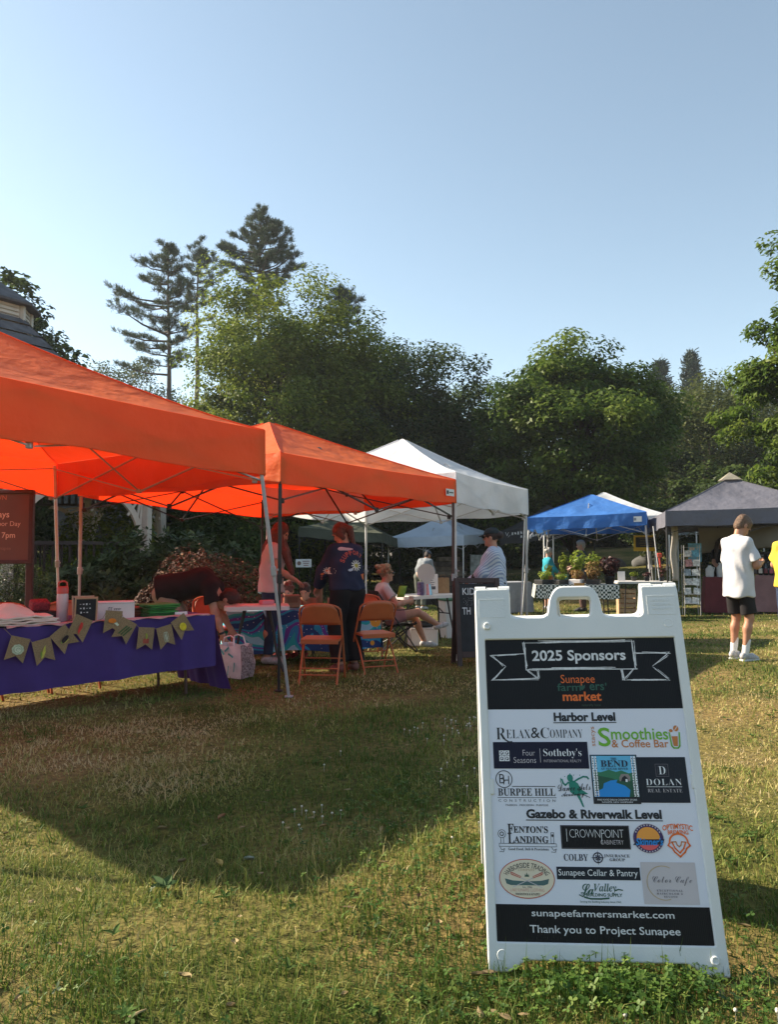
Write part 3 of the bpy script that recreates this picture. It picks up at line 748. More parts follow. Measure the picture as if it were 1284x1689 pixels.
# ------------------------------------------------------------------ shrubs by the gazebo
def shrub(name, label, loc, rad, h, n, lsize, leafm, seed, asp=.4, lump=.18, whorl=False, group=None):
    r = np.random.default_rng(seed)
    t = thing(name, label, 'shrub', loc, 0, group)
    d = r.normal(0, 1, (n, 3)); d[:, 2] = np.abs(d[:, 2]); d /= np.linalg.norm(d, axis=1)[:, None]
    th = np.arctan2(d[:, 1], d[:, 0]); ph = r.random(4) * 6
    lum = 1 + lump * (np.sin(4 * th + ph[0]) * .5 + np.sin(7 * th + ph[1] + 5 * d[:, 2]) * .4 + np.sin(9 * d[:, 2] + ph[2] - 3 * th) * .4)
    rr = (1 - .35 * r.random(n) ** 2.2) * lum
    P = d * rr[:, None] * np.array([rad[0], rad[1], h]); 
    if whorl:
        k = 7; P = np.repeat(P, k, 0); dd = np.repeat(d, k, 0); m_ = len(P)
        a = np.tile(np.arange(k) * 6.283 / k, n) + np.repeat(r.random(n) * 6, k)
        tdir = r.normal(0, .5, (n, 3)) + d + np.array([0, 0, .5]); tdir /= np.linalg.norm(tdir, axis=1)[:, None]; tdir = np.repeat(tdir, k, 0)
        x = np.cross(tdir, np.array([.3, .9, .1])); x /= np.linalg.norm(x, axis=1)[:, None]; y = np.cross(tdir, x)
        out = x * np.cos(a)[:, None] + y * np.sin(a)[:, None]; ld = out * .9 + tdir * (.1 + .25 * r.random((m_, 1))); sd_ = np.cross(tdir, out)
        L = lsize * (.7 + .6 * r.random((m_, 1)))
        Q = np.stack([P + ld * L * .1, P + ld * L * .6 + sd_ * L * .15, P + ld * L, P + ld * L * .6 - sd_ * L * .15], 1).reshape(-1, 3)
        v = np.clip(r.normal(.45, .22, m_), 0, 1)
    else:
        Q = leaf_quads(P, d + np.array([0, 0, .4]), lsize, asp, r); v = np.clip(r.normal(.42, .24, n), 0, 1)
    link_mesh('foliage', quadmesh('foliage', Q, leafm, v), t)
    m = MB()
    for i in range(14):
        a = random.random() * 6.28; q = Vector((cos(a) * rad[0] * .6, sin(a) * rad[1] * .6, h * (.5 + .3 * random.random())))
        m.tube([(0, 0, -.1), q * .5, q], [.03, .02, .008], 5, False)
    m.build('stems', BARK, t)
    return t
shrub('rhododendron', 'large dark rhododendron with long glossy leaves in front of the gazebo', gp(265, 12.6), (1.75, 1.0), 1.55, 1500, .17, LEAF['rhodo'], 51, whorl=True, group='shrubs beside the gazebo')
shrub('rhododendron', 'lower rhododendron right behind the purple table', gp(140, 11.6), (1.0, .9), 1.05, 800, .16, LEAF['rhodo'], 52, whorl=True, group='shrubs beside the gazebo')
shrub('boxwood_shrub', 'clipped boxwood shrub under the brown sign', gp(12, 10.6), (.8, .7), 1.2, 9000, .04, LEAF['box'], 53, group='shrubs beside the gazebo')
shrub('barberry_shrub', 'rounded purple brown barberry behind the stooping man', gp(328, 11.0), (1.0, .8), 1.34, 16000, .045, LEAF['barberry'], 54, .6, group='shrubs beside the gazebo')
shrub('laurel_shrub', 'upright light green shrub behind the rhododendron', gp(205, 15.5), (.8, .8), 2.35, 3500, .12, LEAF['fresh'], 55, group='shrubs beside the gazebo')
shrub('laurel_shrub', 'dark hedge shrub right of the white gazebo posts', gp(375, 16.5), (1.5, 1.0), 2.4, 6000, .13, LEAF['dark'], 56, group='shrubs beside the gazebo')
shrub('laurel_shrub', 'sunlit shrub seen through the gazebo bracket', gp(128, 17.5), (.7, .7), 1.75, 2500, .12, LEAF['fresh'], 57, group='shrubs beside the gazebo')
# ================================================================== CANOPIES
def wc(o, root):
    """child built in world coordinates under an unrotated root"""
    o.parent = root; o.location = -Vector(root.location); return o
def fabric(name, col, tcol, trans, rough=.75, bump=.55):
    return mat(name, col, rough, .16, 1.3, bump=bump, bscale=4.5, bdist=.07, trans=trans, tcol=tcol, spec=.3)
ORANGE = fabric('orange_canopy_cloth', (.86, .185, .042), (.96, .045, .008), .46, .6, .6)
WHITEC = fabric('white_canopy_cloth', (.74, .77, .82), (.76, .77, .78), .4)
BLUEC = fabric('blue_canopy_cloth', (.045, .17, .50), (.06, .2, .55), .22)
GREYC = fabric('grey_canopy_cloth', (.13, .13, .16), (.1, .1, .11), .06)
OLIVEC = fabric('olive_canopy_cloth', (.075, .085, .06), (.08, .09, .05), .1)
BLACKC = fabric('black_canopy_cloth', (.025, .027, .03), (.02, .02, .02), .03)
PALEC = fabric('pale_blue_canopy_cloth', (.62, .70, .80), (.6, .64, .7), .3)
STEEL = mat('grey_painted_steel', (.42, .42, .43), .42, .08, 20, metal=.35)
WSTEEL = mat('white_painted_steel', (.68, .68, .68), .4, .06, 20)
BLKSTEEL = mat('black_painted_steel', (.018, .018, .02), .4, .2, 20)
DKPLASTIC = mat('black_plastic', (.02, .02, .022), .5, .2, 20)
BROWNSTEEL = mat('dark_brown_steel', (.10, .055, .05), .45, .15, 20)

def canopy(name, label, corners, eave, peak, val, cloth, legm, truss_m=None, slant=0.0, leg_w=.034, conc=1.22, sag=.05, group='pop-up canopies of the market', legs=(0, 1, 2, 3), legmats=None, vent=None, truss_sides=(0, 1, 2, 3), seed=1, ripple=.012, hubs=True, collar=.95, zoff=0):
    """corners: four (x,y) counter-clockwise from front left; eave, peak = heights above the ground below"""
    r = random.Random(seed)
    cs = [Vector((c[0], c[1], g(c[0], c[1]))) for c in corners]
    ctr = sum(cs, Vector()) / 4
    root = thing(name, label, 'canopy tent', ctr, 0, group)
    E_ = [c + Vector((0, 0, eave + zoff)) for c in cs]
    P = Vector((ctr.x, ctr.y, ctr.z + peak + zoff))
    ph = [r.random() * 6 for _ in range(8)]
    m = MB()
    for i in range(4):
        A, B = E_[i], E_[(i + 1) % 4]
        def f(u, v, A=A, B=B, i=i):
            e = A.lerp(B, u); q = e.lerp(P, v)
            z = e.z + (P.z - e.z) * v ** conc
            z -= sag * 4 * u * (1 - u) * 4 * v * (1 - v) * (1.1 - v * .5)
            z -= .018 * sin(pi * u) * (1 - v)
            wr = ripple * min(1, v * 7) * sin(7 * u * pi + ph[i] + 5 * v) * sin(pi * u) * (1 - v) ** 1.5 + ripple * .6 * sin((u - .5) * 40 * (1 - v) + ph[i + 4]) * v * (1 - v) * 2 * sin(pi * u)
            return Vector((q.x, q.y, z + wr))
        m.grid(f, 36, 26)
    wc(m.build('roof_cloth', cloth), root)
    m = MB()
    for i in range(4):
        A, B = E_[i], E_[(i + 1) % 4]; d = (B - A).normalized(); out = Vector((d.y, -d.x, 0))
        if out.dot(A - ctr) < 0: out = -out
        def f(u, v, A=A, B=B, i=i, out=out):
            q = A.lerp(B, u); bot = val * (1 + .03 * sin(5 * u * pi + ph[i]))
            q = q + out * (.002 + v * (.008 + .014 * sin(pi * u)) + ripple * 1.5 * sin(9 * u * pi + ph[i + 2] + 2 * v) * sin(pi * u) * v * (.5 + v * .6))
            q.z += -.018 * sin(pi * u) - bot * v
            return q
        m.grid(f, 44, 6)
    wc(m.build('valance', cloth), root)
    for i in range(4):
        m = MB(); A = E_[i]; pts = []
        for k_ in range(15):
            v = k_ / 14 * .97; q = A.lerp(P, v); pts.append(Vector((q.x, q.y, A.z + (P.z - A.z) * v ** conc + .004)))
        m.tube(pts, .0075, 5); m.tube([A + (A - ctr).normalized() * .004, A + (A - ctr).normalized() * .012 - Vector((0, 0, val))], .006, 5)
        wc(m.build('seam', cloth), root)
    for i in range(4):
        A, B = E_[i], E_[(i + 1) % 4]; d = (B - A).normalized(); out = Vector((d.y, -d.x, 0))
        if out.dot(A - ctr) < 0: out = -out
        m = MB(); pts = []
        for k_ in range(45):
            u = k_ / 44; q = A.lerp(B, u); bot = val * (1 + .03 * sin(5 * u * pi + ph[i])); v = 1.0
            q = q + out * (.002 + v * (.008 + .014 * sin(pi * u)) + ripple * 1.5 * sin(9 * u * pi + ph[i + 2] + 2 * v) * sin(pi * u) * v * (.5 + v * .6)); q.z += -.018 * sin(pi * u) - bot; pts.append(q)
        m.tube(pts, .005, 5); wc(m.build('hem', cloth), root)
    if vent:
        m = MB()
        for i in range(4):
            A = P + (E_[i] - P) * .13; B = P + (E_[(i + 1) % 4] - P) * .13; up = Vector((0, 0, .09))
            A = Vector((A.x, A.y, P.z - .05)) ; B = Vector((B.x, B.y, P.z - .05))
            m.add([A, B, P + up * 1.4], [(0, 1, 2)])
        wc(m.build('vent_cap', vent), root)
    lm = legmats or {}
    for i in legs:
        out = (cs[i] - ctr); out.z = 0; out.normalize()
        top = E_[i] - out * (.03 + slant * .15); top.z -= .03
        ft = cs[i] + out * (slant - .03)
        ft.z = g(ft.x, ft.y)
        m = MB(); mid = top.lerp(ft, .52)
        m.bar(top, mid + (ft - top).normalized() * .02, leg_w, leg_w, (out.x, out.y, 0), .004)
        m.bar(mid, ft, leg_w * .78, leg_w * .78, (out.x, out.y, 0), .004)
        leg = wc(m.build('leg', lm.get(i, legm)), root)
        m = MB(); a = mid - (ft - top).normalized() * .03; b = mid + (ft - top).normalized() * .06
        m.bar(a, b, leg_w * 1.45, leg_w * 1.45, (out.x, out.y, 0), .005); m.bar(mid + Vector((.02, -.02, 0)), mid + Vector((.05, -.03, .0)), .018, .018)
        c = m.build('height_clamp', DKPLASTIC if lm.get(i, legm) is BLKSTEEL else STEEL, leg)
        m = MB(); m.box(ft + Vector((0, 0, .006)), (leg_w * 2.2, leg_w * 2.2, .012), None, .003); m.build('foot', lm.get(i, legm), leg)
    tm = truss_m or legm
    for i in truss_sides:
        A, B = E_[i].copy(), E_[(i + 1) % 4].copy()
        inn = (ctr - (A + B) / 2); inn.z = 0; inn.normalize(); A += inn * .04; B += inn * .04
        m = MB(); hi, lo = -.07, -.46
        pt = lambda u, z: A.lerp(B, u) + Vector((0, 0, z))
        k = inn * .008
        for (u0, u1) in ((0, .5), (.5, 1)):
            m.bar(pt(u0 + .01, hi) - k, pt(u1 - .005, lo) - k, .013, .024, tuple(inn)); m.bar(pt(u0 + .01, lo) + k, pt(u1 - .005, hi) + k, .013, .024, tuple(inn))
        if hubs:
            for (u, z) in ((.5, hi), (.5, lo), (.02, lo)): m.box(pt(u, z), (.045, .045, .05), None, .006)
        c = ctr.copy(); c.z = (A.z + B.z) / 2
        M = pt(.5, 0)
        m.bar(M + Vector((0, 0, hi)), c.lerp(M, .5) + Vector((0, 0, .02)), .02, .012); m.bar(M + Vector((0, 0, lo)), c.lerp(M, .5) + Vector((0, 0, .30)), .02, .012)
        m.bar(c.lerp(M, .5) + Vector((0, 0, .02)), c + Vector((0, 0, P.z - c.z - .38)), .02, .012)
        m.bar(c.lerp(M, .5) + Vector((0, 0, .30)), c + Vector((0, 0, -.02 + .25)), .02, .012)
        wc(m.build('truss', tm), root)
    m = MB(); m.tube([(ctr.x, ctr.y, P.z - .16), (ctr.x, ctr.y, E_[0].z + .2)], .018, 8); m.box((ctr.x, ctr.y, E_[0].z + .2), (.07, .07, .05), None, .01)
    wc(m.build('ridge_post', tm), root)
    root['_e'] = [tuple(e) for e in E_]
    return root

def vec2(*a): return Vector((a[0], a[1], 0))
t1A = vec2(-1.15, 7.03); t1d = vec2(-.675, -.737); t1n = vec2(-.737, .675)
T1 = [t1A + t1d * 4.2, t1A, t1A + t1n * 4.3, t1A + t1d * 4.2 + t1n * 4.3]
tent1 = canopy('canopy_tent', 'near orange canopy over the purple table', [(c.x, c.y) for c in T1], 2.43, 3.42, .42, ORANGE, WSTEEL, STEEL, slant=.27, legmats={1: STEEL}, seed=3, conc=1.18, sag=.07, ripple=.016)
tent2 = canopy('canopy_tent', 'second orange canopy with black frame over the children\'s table', [(-1.04, 7.32), (.83, 9.55), (-1.95, 11.8), (-3.85, 9.5)], 2.27, 2.98, .29, ORANGE, BLKSTEEL, BLKSTEEL, slant=.0, legmats={1: BROWNSTEEL, 3: STEEL}, seed=8, conc=1.08, sag=.05)
tent3 = canopy('canopy_tent', 'white canopy between the orange and blue canopies', [(.86, 9.85), (2.22, 12.25), (-.42, 13.75), (-1.83, 11.35)], 2.41, 3.18, .40, WHITEC, WSTEEL, STEEL, slant=.0, legmats={1: STEEL}, seed=5, conc=1.2, sag=.05)
# the second, thin stay beside the white canopy's near leg
m = MB(); a = at(866, 856, 12.2); b = gp(857, 12.0); m.tube([a, b], .011, 8); m.lathe((b.x, b.y, b.z), [(.02, 0), (.014, .012)], 8)
o = m.build('canopy_stay', WSTEEL); tag(o, 'thin white stay pole leaning beside the right leg of the white canopy', 'pole')

tent4 = canopy('canopy_tent', 'bright blue canopy over the plant stall', [(3.2, 17.7), (5.66, 16.85), (6.7, 19.75), (4.25, 20.6)], 2.26, 2.86, .28, BLUEC, STEEL, STEEL, slant=.22, seed=6, conc=1.06, sag=.04)
tent5 = canopy('canopy_tent', 'white canopy peeking out behind the blue canopy', [(4.3, 21.4), (7.55, 20.6), (8.2, 23.6), (5.2, 24.4)], 2.42, 3.2, .36, WHITEC, WSTEEL, STEEL, seed=7)
tent6 = canopy('canopy_tent', 'charcoal grey canopy cut by the right edge of the picture', [(5.63, 15.6), (8.75, 15.0), (9.4, 18.1), (6.25, 18.7)], 2.17, 2.94, .31, GREYC, BLKSTEEL, BLKSTEEL, seed=9, vent=fabric('beige_vent_cloth', (.42, .38, .3), (.4, .35, .3), .3), conc=1.06, zoff=.02)
tent7 = canopy('canopy_tent', 'small pale blue white canopy far behind the seated woman', [(-.05, 26.4), (2.45, 25.2), (3.75, 27.9), (1.3, 29.1)], 2.38, 3.05, .33, PALEC, WSTEEL, STEEL, seed=10, conc=1.3)
tent8 = canopy('canopy_tent', 'dark olive canopy in the shade behind the jacket woman', [(-2.9, 24.6), (-.2, 24.0), (.4, 26.8), (-2.3, 27.4)], 2.35, 3.0, .3, OLIVEC, BLKSTEEL, BLKSTEEL, seed=11)
tent9 = canopy('canopy_tent', 'black canopy with white lettering behind the cap wearer', [(3.7, 25.5), (5.9, 24.4), (7.3, 27.2), (5.0, 28.3)], 2.42, 3.15, .45, BLACKC, BLKSTEEL, BLKSTEEL, seed=12)
tent10 = canopy('canopy_tent', 'distant pale canopy seen under the grey canopy', [(9.6, 24.0), (12.4, 23.6), (12.9, 26.4), (10.1, 26.9)], 2.3, 3.0, .33, PALEC, WSTEEL, STEEL, seed=13)

def panel(name, w_, h_, mats, o, ex, ey, th=.004):
    m = MB(); ez = Vector(ex).cross(Vector(ey)).normalized()
    m.prism([(-w_ / 2, -h_ / 2), (w_ / 2, -h_ / 2), (w_ / 2, h_ / 2), (-w_ / 2, h_ / 2)], o, ex, ey, ez, th)
    return m.build(name, mats)
LBLW = mat('label_white', (.75, .75, .73), .6, .05, 30)
INK = mat('black_ink', (.012, .012, .014), .6, .1, 30)
CHALK = mat('white_chalk', (.72, .73, .74), .9, .18, 90)
def write(body, material, o, ex, ey, w=None, h=None, parent=None, name='lettering', **k):
    me = text_mesh(body, material, w, h, name, **k)
    ob = link_mesh(name, me)
    ex, ey = Vector(ex).normalized(), Vector(ey).normalized(); ez = ex.cross(ey)
    M = Matrix((ex, ey, ez)).transposed().to_4x4(); M.translation = Vector(o); ob.matrix_world = M
    if parent: ob.parent = parent; ob.matrix_parent_inverse = parent.matrix_basis.inverted()
    return ob
def put(ob, parent):
    """parent while keeping the world place (root without rotation)"""
    ob.parent = parent; ob.matrix_parent_inverse = parent.matrix_basis.inverted(); return ob
# maker's patch on the orange and blue canopies
def patch(tent, i0, i1, u, dz, w_, h_, txt, dark):
    A = Vector(tent['_e'][i0]); B = Vector(tent['_e'][i1]); d = (B - A).normalized(); o_ = A.lerp(B, u) + Vector((0, 0, dz))
    out = Vector((d.y, -d.x, 0)); 
    p = panel('maker_patch', w_, h_, LBLW, o_ + out * .03, d, Vector((0, 0, 1))); put(p, tent)
    q = panel('patch_mark', h_ * .42, h_ * .5, dark, o_ + out * .036 - d * w_ * .33, d, Vector((0, 0, 1)), .002); put(q, p)
    if txt:
        q = panel('patch_line', w_ * .5, h_ * .16, dark, o_ + out * .036 + d * w_ * .12, d, Vector((0, 0, 1)), .002); put(q, p)
patch(tent2, 0, 1, .945, -.17, .17, .085, True, mat('patch_dark', (.05, .04, .04), .6))
patch(tent4, 0, 1, .93, -.15, .17, .12, False, mat('patch_grey', (.25, .28, .33), .6))
# white lettering on the black canopy: too far off to read, drawn as rows of short strokes
A = Vector(tent9['_e'][0]); B = Vector(tent9['_e'][1]); d = (B - A).normalized(); out = Vector((d.y, -d.x, 0)); m = MB()
for row, (zz0, n0) in enumerate(((-.14, 16), (-.27, 11))):
    x = .42 + .3 * row
    for i in range(n0):
        hgt = .07 + .035 * random.random(); c = A + d * x + Vector((0, 0, zz0)) + out * .035
        for q in range(2):
            m.box(c + d * (.03 * q), (.016, .006, hgt), Matrix((d, out, Vector((0, 0, 1)))).transposed() @ Matrix.Rotation(random.uniform(-.5, .5), 3, 'Y'))
        m.box(c + d * .015, (.05, .006, .014), Matrix((d, out, Vector((0, 0, 1)))).transposed())
        x += .098
c = A + d * .25 + Vector((0, 0, -.19)) + out * .035
m.bar(c, c + d * -.06 + Vector((0, 0, .13)), .02, .006); m.bar(c, c + d * .05 + Vector((0, 0, .12)), .02, .006); m.bar(c + d * .03 - Vector((0, 0, .05)), c + d * .1 + Vector((0, 0, .02)), .02, .006)
for i in range(6): m.box(A + d * (2.1 + .12 * (i % 2)) + Vector((0, 0, -.08 - .1 * (i // 2))) + out * .035, (.05, .006, .05), Matrix((d, out, Vector((0, 0, 1)))).transposed())
put(m.build('white_lettering', CHALK), tent9)

# ================================================================== GAZEBO AND DARK BUILDING
SHINGLE = None
def shingle():
    m = mat('grey_shingles', (.085, .088, .10), .85, .35, 5, bump=.3)
    N = m.node_tree.nodes; L = m.node_tree.links; p = N['Principled BSDF']
    tc = N.new('ShaderNodeTexCoord'); sp = N.new('ShaderNodeSeparateXYZ'); L.new(tc.outputs['Object'], sp.inputs[0])
    mt = N.new('ShaderNodeMath'); mt.operation = 'MULTIPLY'; mt.inputs[1].default_value = 5.5; L.new(sp.outputs['Z'], mt.inputs[0])
    fr = N.new('ShaderNodeMath'); fr.operation = 'FRACT'; L.new(mt.outputs[0], fr.inputs[0])
    b = N.new('ShaderNodeBump'); b.inputs['Strength'].default_value = 1; b.inputs['Distance'].default_value = .05; L.new(fr.outputs[0], b.inputs['Height']); L.new(b.outputs[0], p.inputs['Normal'])
    return m
SHINGLE = shingle()
CREAM = mat('cream_painted_wood', (.50, .47, .40), .6, .1, 6)
DKWOOD = mat('dark_stained_wood', (.035, .025, .022), .6, .25, 6)
gc = gp(-24, 15.5) - Vector((0, 0, .10)); GR = 3.55; GROT = radians(-12)
gaz = thing('gazebo', 'gazebo with grey shingled roof, cupola and cream posts behind the brown sign', 'gazebo', gc)
def gv(i, r=GR, z=0.0, off=0.0): t = GROT + (i + off) * pi / 4; return Vector((r * cos(t), r * sin(t), z))
m = MB()
for i in range(8):
    a, b = gv(i, GR + .45, 2.75), gv(i + 1, GR + .45, 2.75)
    for k in range(12):
        f0 = k / 12; f1 = (k + 1) / 12; top = lambda q, f: Vector((q.x * (1 - f * .84), q.y * (1 - f * .84), 2.75 + 3.15 * f + .012))
        m.add([top(a, f0) + Vector((0, 0, .03)), top(b, f0) + Vector((0, 0, .03)), top(b, f1), top(a, f1)], [(0, 1, 2, 3)])
m.prism([(gv(i, GR + .45).x, gv(i, GR + .45).y) for i in range(8)], (0, 0, 2.66), (1, 0, 0), (0, 1, 0), (0, 0, 1), .09)
roof = m.build('roof', SHINGLE, gaz)
m = MB(); k = [(gv(i, .72).x, gv(i, .72).y) for i in range(8)]
m.prism(k, (0, 0, 5.62), (1, 0, 0), (0, 1, 0), (0, 0, 1), .52)
for i in range(8):
    a, b = gv(i, .74), gv(i + 1, .74)
    for z in (5.72, 5.8, 5.88, 5.96, 6.04): m.bar(a.lerp(b, .14) + Vector((0, 0, z)), a.lerp(b, .86) + Vector((0, 0, z)), .03, .05)
    m.bar(gv(i, .74, 5.62), gv(i, .74, 6.14), .09, .09)
cup = m.build('cupola', CREAM, roof)
m = MB()
for i in range(8): m.add([gv(i, .95, 6.12), gv(i + 1, .95, 6.12), Vector((0, 0, 6.75))], [(0, 1, 2)])
m.prism([(gv(i, .95).x, gv(i, .95).y) for i in range(8)], (0, 0, 6.07), (1, 0, 0), (0, 1, 0), (0, 0, 1), .05)
m.build('cupola_roof', SHINGLE, roof)
m = MB(); m.prism([(gv(i, GR + .1).x, gv(i, GR + .1).y) for i in range(8)], (0, 0, 0), (1, 0, 0), (0, 1, 0), (0, 0, 1), .35); m.build('deck', DKWOOD, gaz)
for i in range(8):
    m = MB(); m.bar(gv(i, GR, .35), gv(i, GR, 2.66), .17, .17, tuple(gv(i, 1)), .012); m.bar(gv(i, GR, 2.3), gv(i, GR, 2.36), .22, .22, tuple(gv(i, 1)), .01)
    m.build('post', CREAM, gaz)
for i in range(8):
    a, b = gv(i, GR), gv(i + 1, GR); d = (b - a); L_ = d.length; d.normalize(); nrm = Vector((d.y, -d.x, 0))
    for s, o_ in ((1, a + d * .09), (-1, b - d * .09)):
        m = MB()
        outer = [(s * (.72 - .72 * cos(q * pi / 2 / 10)) if False else s * .78 * (1 - cos(q / 10 * pi / 2)), 1.35 + .87 * sin(q / 10 * pi / 2)) for q in range(11)]
        inner = [(s * (.78 * (1 - cos(q / 10 * pi / 2)) + .09), 1.28 + .87 * sin(q / 10 * pi / 2)) for q in range(11)]
        for q in range(10):
            poly = [outer[q], outer[q + 1], inner[q + 1], inner[q]]
            m.prism(poly, o_ - nrm * .03 , d, (0, 0, 1), nrm, .06)
        for q in range(5):       # sunburst rays in the corner
            t = (q + .5) / 5 * pi / 2; e = (s * (.62 * sin(t)), 2.2 - .6 * cos(t))
            m.bar(o_ + Vector((0, 0, 2.2)) + d * (s * .12 * sin(t)) - Vector((0, 0, .12 * cos(t))), o_ + d * e[0] * (.75 if t > .7 else .45) + Vector((0, 0, 2.2 - (2.2 - e[1]) * (.95 if t < .8 else .6))), .045, .03, tuple(nrm))
        m.build('bracket', CREAM, gaz)
    m = MB(); m.bar(a + Vector((0, 0, 2.62)), b + Vector((0, 0, 2.62)), .06, .07); m.bar(a + Vector((0, 0, 2.25)), b + Vector((0, 0, 2.25)), .06, .06)
    n_ = 17
    for q in range(1, n_): m.bar(a.lerp(b, q / n_) + Vector((0, 0, 2.27)), a.lerp(b, q / n_) + Vector((0, 0, 2.6)), .045, .045)
    m.build('frieze', DKWOOD, gaz)
    m = MB(); m.bar(a + Vector((0, 0, 1.27)), b + Vector((0, 0, 1.27)), .09, .06); m.bar(a + Vector((0, 0, .48)), b + Vector((0, 0, .48)), .06, .06)
    for q in range(1, n_): m.bar(a.lerp(b, q / n_) + Vector((0, 0, .48)), a.lerp(b, q / n_) + Vector((0, 0, 1.25)), .035, .035)
    m.build('railing', DKWOOD, gaz)

CLAP = mat('dark_grey_siding', (.035, .038, .045), .7, .15, 4, bump=.2)
bl = thing('shed', 'dark grey sided shed half hidden by the shrubs behind the gazebo', 'shed', gp(165, 23))
m = MB(); m.box((0, 1.5, 1.5), (2.6, 3.0, 3.4))
for z in np.arange(.1, 3.2, .2): m.box((0, -.008, z), (2.62, .02, .012))
m.build('wall', CLAP, bl)
m = MB(); m.prism([(-1.6, 3.2), (1.6, 3.2), (0, 4.3)], (0, -.25, 0), (1, 0, 0), (0, 0, 1), (0, 1, 0), 3.5); m.build('roof', SHINGLE, bl)
m = MB(); m.box((-.55, -.03, 1.0), (.8, .05, 2.0)); dr = m.build('door', DKWOOD, bl); m = MB(); m.ball((-.25, -.08, 1.0), .03, 8, 6); m.build('handle', STEEL, dr)

# ================================================================== BROWN SIGN BEHIND THE NEAR CANOPY
SB = mat('brown_sign_face', (.15, .075, .062), .6, .06, 4); SBF = mat('brown_sign_frame', (.06, .018, .02), .5, .15, 10)
SGT = mat('sign_lettering_pink', (.75, .55, .45), .6, .05); SGR = mat('sign_lettering_red', (.62, .22, .13), .6, .05); SGD = mat('sign_lettering_dull', (.30, .17, .14), .6, .05)
Ys = 9.6; px2m = Ys / F_PX
br = at(54, 930, Ys); tl = at(54, 808, Ys); wS = 1.5; hS = tl.z - br.z
so = thing('notice_sign', 'brown framed notice sign with pale lettering, cut by the left edge', 'sign', (br.x - wS / 2, Ys, g(br.x - wS / 2, Ys)))
zb = br.z - so.location.z
m = MB(); m.box((0, 0, zb + hS / 2), (wS - .05, .03, hS - .05)); m.build('face', SB, so)
m = MB()
for (c, s_) in (((0, -.005, zb + .025), (wS, .06, .05)), ((0, -.005, zb + hS - .025), (wS, .06, .05)), ((wS / 2 - .025, -.005, zb + hS / 2), (.05, .06, hS - .1)), ((-wS / 2 + .025, -.005, zb + hS / 2), (.05, .06, hS - .1))): m.box(c, s_, None, .006)
m.build('frame', SBF, so)
for sx in (-1, 1):
    m = MB(); m.box((sx * (wS / 2 - .06), .05, (zb + hS) / 2 - .05), (.08, .06, zb + hS + .1), None, .006); m.build('post', SBF, so)
sx0 = wS / 2
for (txt, x1, zc, hh, mt) in (('TOWN', -.325 + .0, 821, .075, SGR), ('Thursdays', -.28, 850, .135, SGT), ('Memorial Day - Labor Day', -.145, 865, .10, SGT), ('3 - 7pm', -.215, 884, .12, SGT), ('Sunapee', -.25, 905, .07, SGD)):
    me = text_mesh(txt, mt, None, hh * .78, 'lettering', offset=.012 if mt is SGT and 'Day -' not in txt else .0)
    ob = link_mesh('lettering', me, so); V, _ = mesh_arrays(me); wd = V[:, 0].max()
    right = (1284 * 0 + {'TOWN': 12, 'Thursdays': 16.5, 'Memorial Day - Labor Day': 35, '3 - 7pm': 26, 'Sunapee': 19}[txt])
    ob.rotation_euler = (pi / 2, 0, 0)
    ob.location = (at(right, zc, Ys).x - so.location.x - wd, -.018, at(right, zc, Ys).z - so.location.z)
# ================================================================== SPONSOR SIGN (white plastic A-frame)
def bold(s): return ''.join(chr(0x1D400 + ord(c) - 65) if 'A' <= c <= 'Z' else chr(0x1D41A + ord(c) - 97) if 'a' <= c <= 'z' else c for c in s)
def script(s): return ''.join(chr(0x1D4D0 + ord(c) - 65) if 'A' <= c <= 'Z' else chr(0x1D4EA + ord(c) - 97) if 'a' <= c <= 'z' else c for c in s)
def ital(s): return ''.join(chr(0x1D468 + ord(c) - 65) if 'A' <= c <= 'Z' else chr(0x1D482 + ord(c) - 97) if 'a' <= c <= 'z' else c for c in s)
SIGNW = mat('white_sign_plastic', (.70, .735, .73), .42, .06, 3.5, bump=.06, bscale=160, col2=(.76, .78, .765))
W_, H_ = .64, 1.0816
TLp = Vector((.27829, 2.50782, -.13208 + CAM_H)); TRp = Vector((.91523, 2.44764, -.11548 + CAM_H)); BLp = Vector((.27132, 2.152, -1.15346 + CAM_H))
ux = (TRp - TLp).normalized(); vy = (TLp - BLp).normalized(); vy = (vy - ux * vy.dot(ux)).normalized(); nz = ux.cross(vy)
MF = Matrix((ux, vy, nz)).transposed().to_4x4(); MF.translation = TLp + ux * W_ / 2
hh = Vector((-ux.y, ux.x, 0)).normalized()
vyb = vy - hh * 2 * vy.dot(hh); nzb = (-ux).cross(vyb)
MB_ = Matrix((-ux, vyb, nzb)).transposed().to_4x4(); MB_.translation = MF.translation + hh * .035
foot = MF @ Vector((0, -H_, 0))
sign = thing('sponsor_sign', 'white plastic A-frame board listing the 2025 sponsors, in the foreground', 'sign', (foot.x, foot.y + .3, g(foot.x, foot.y + .3)))
def on_sign(o, M=None, parent=None, dz=0.0):
    MM = (MF if M is None else M).copy(); MM.translation = MM.translation + MM.to_3x3() @ Vector((0, 0, dz))
    o.parent = parent or sign
    par = o.parent

    o.matrix_parent_inverse = Matrix.Identity(4)
    if par is sign: o.matrix_local = Matrix.Translation(-Vector(sign.location)) @ MM
    else: o.matrix_local = Matrix.Translation((0, 0, dz))      # sub-parts share the panel's own axes
    return o
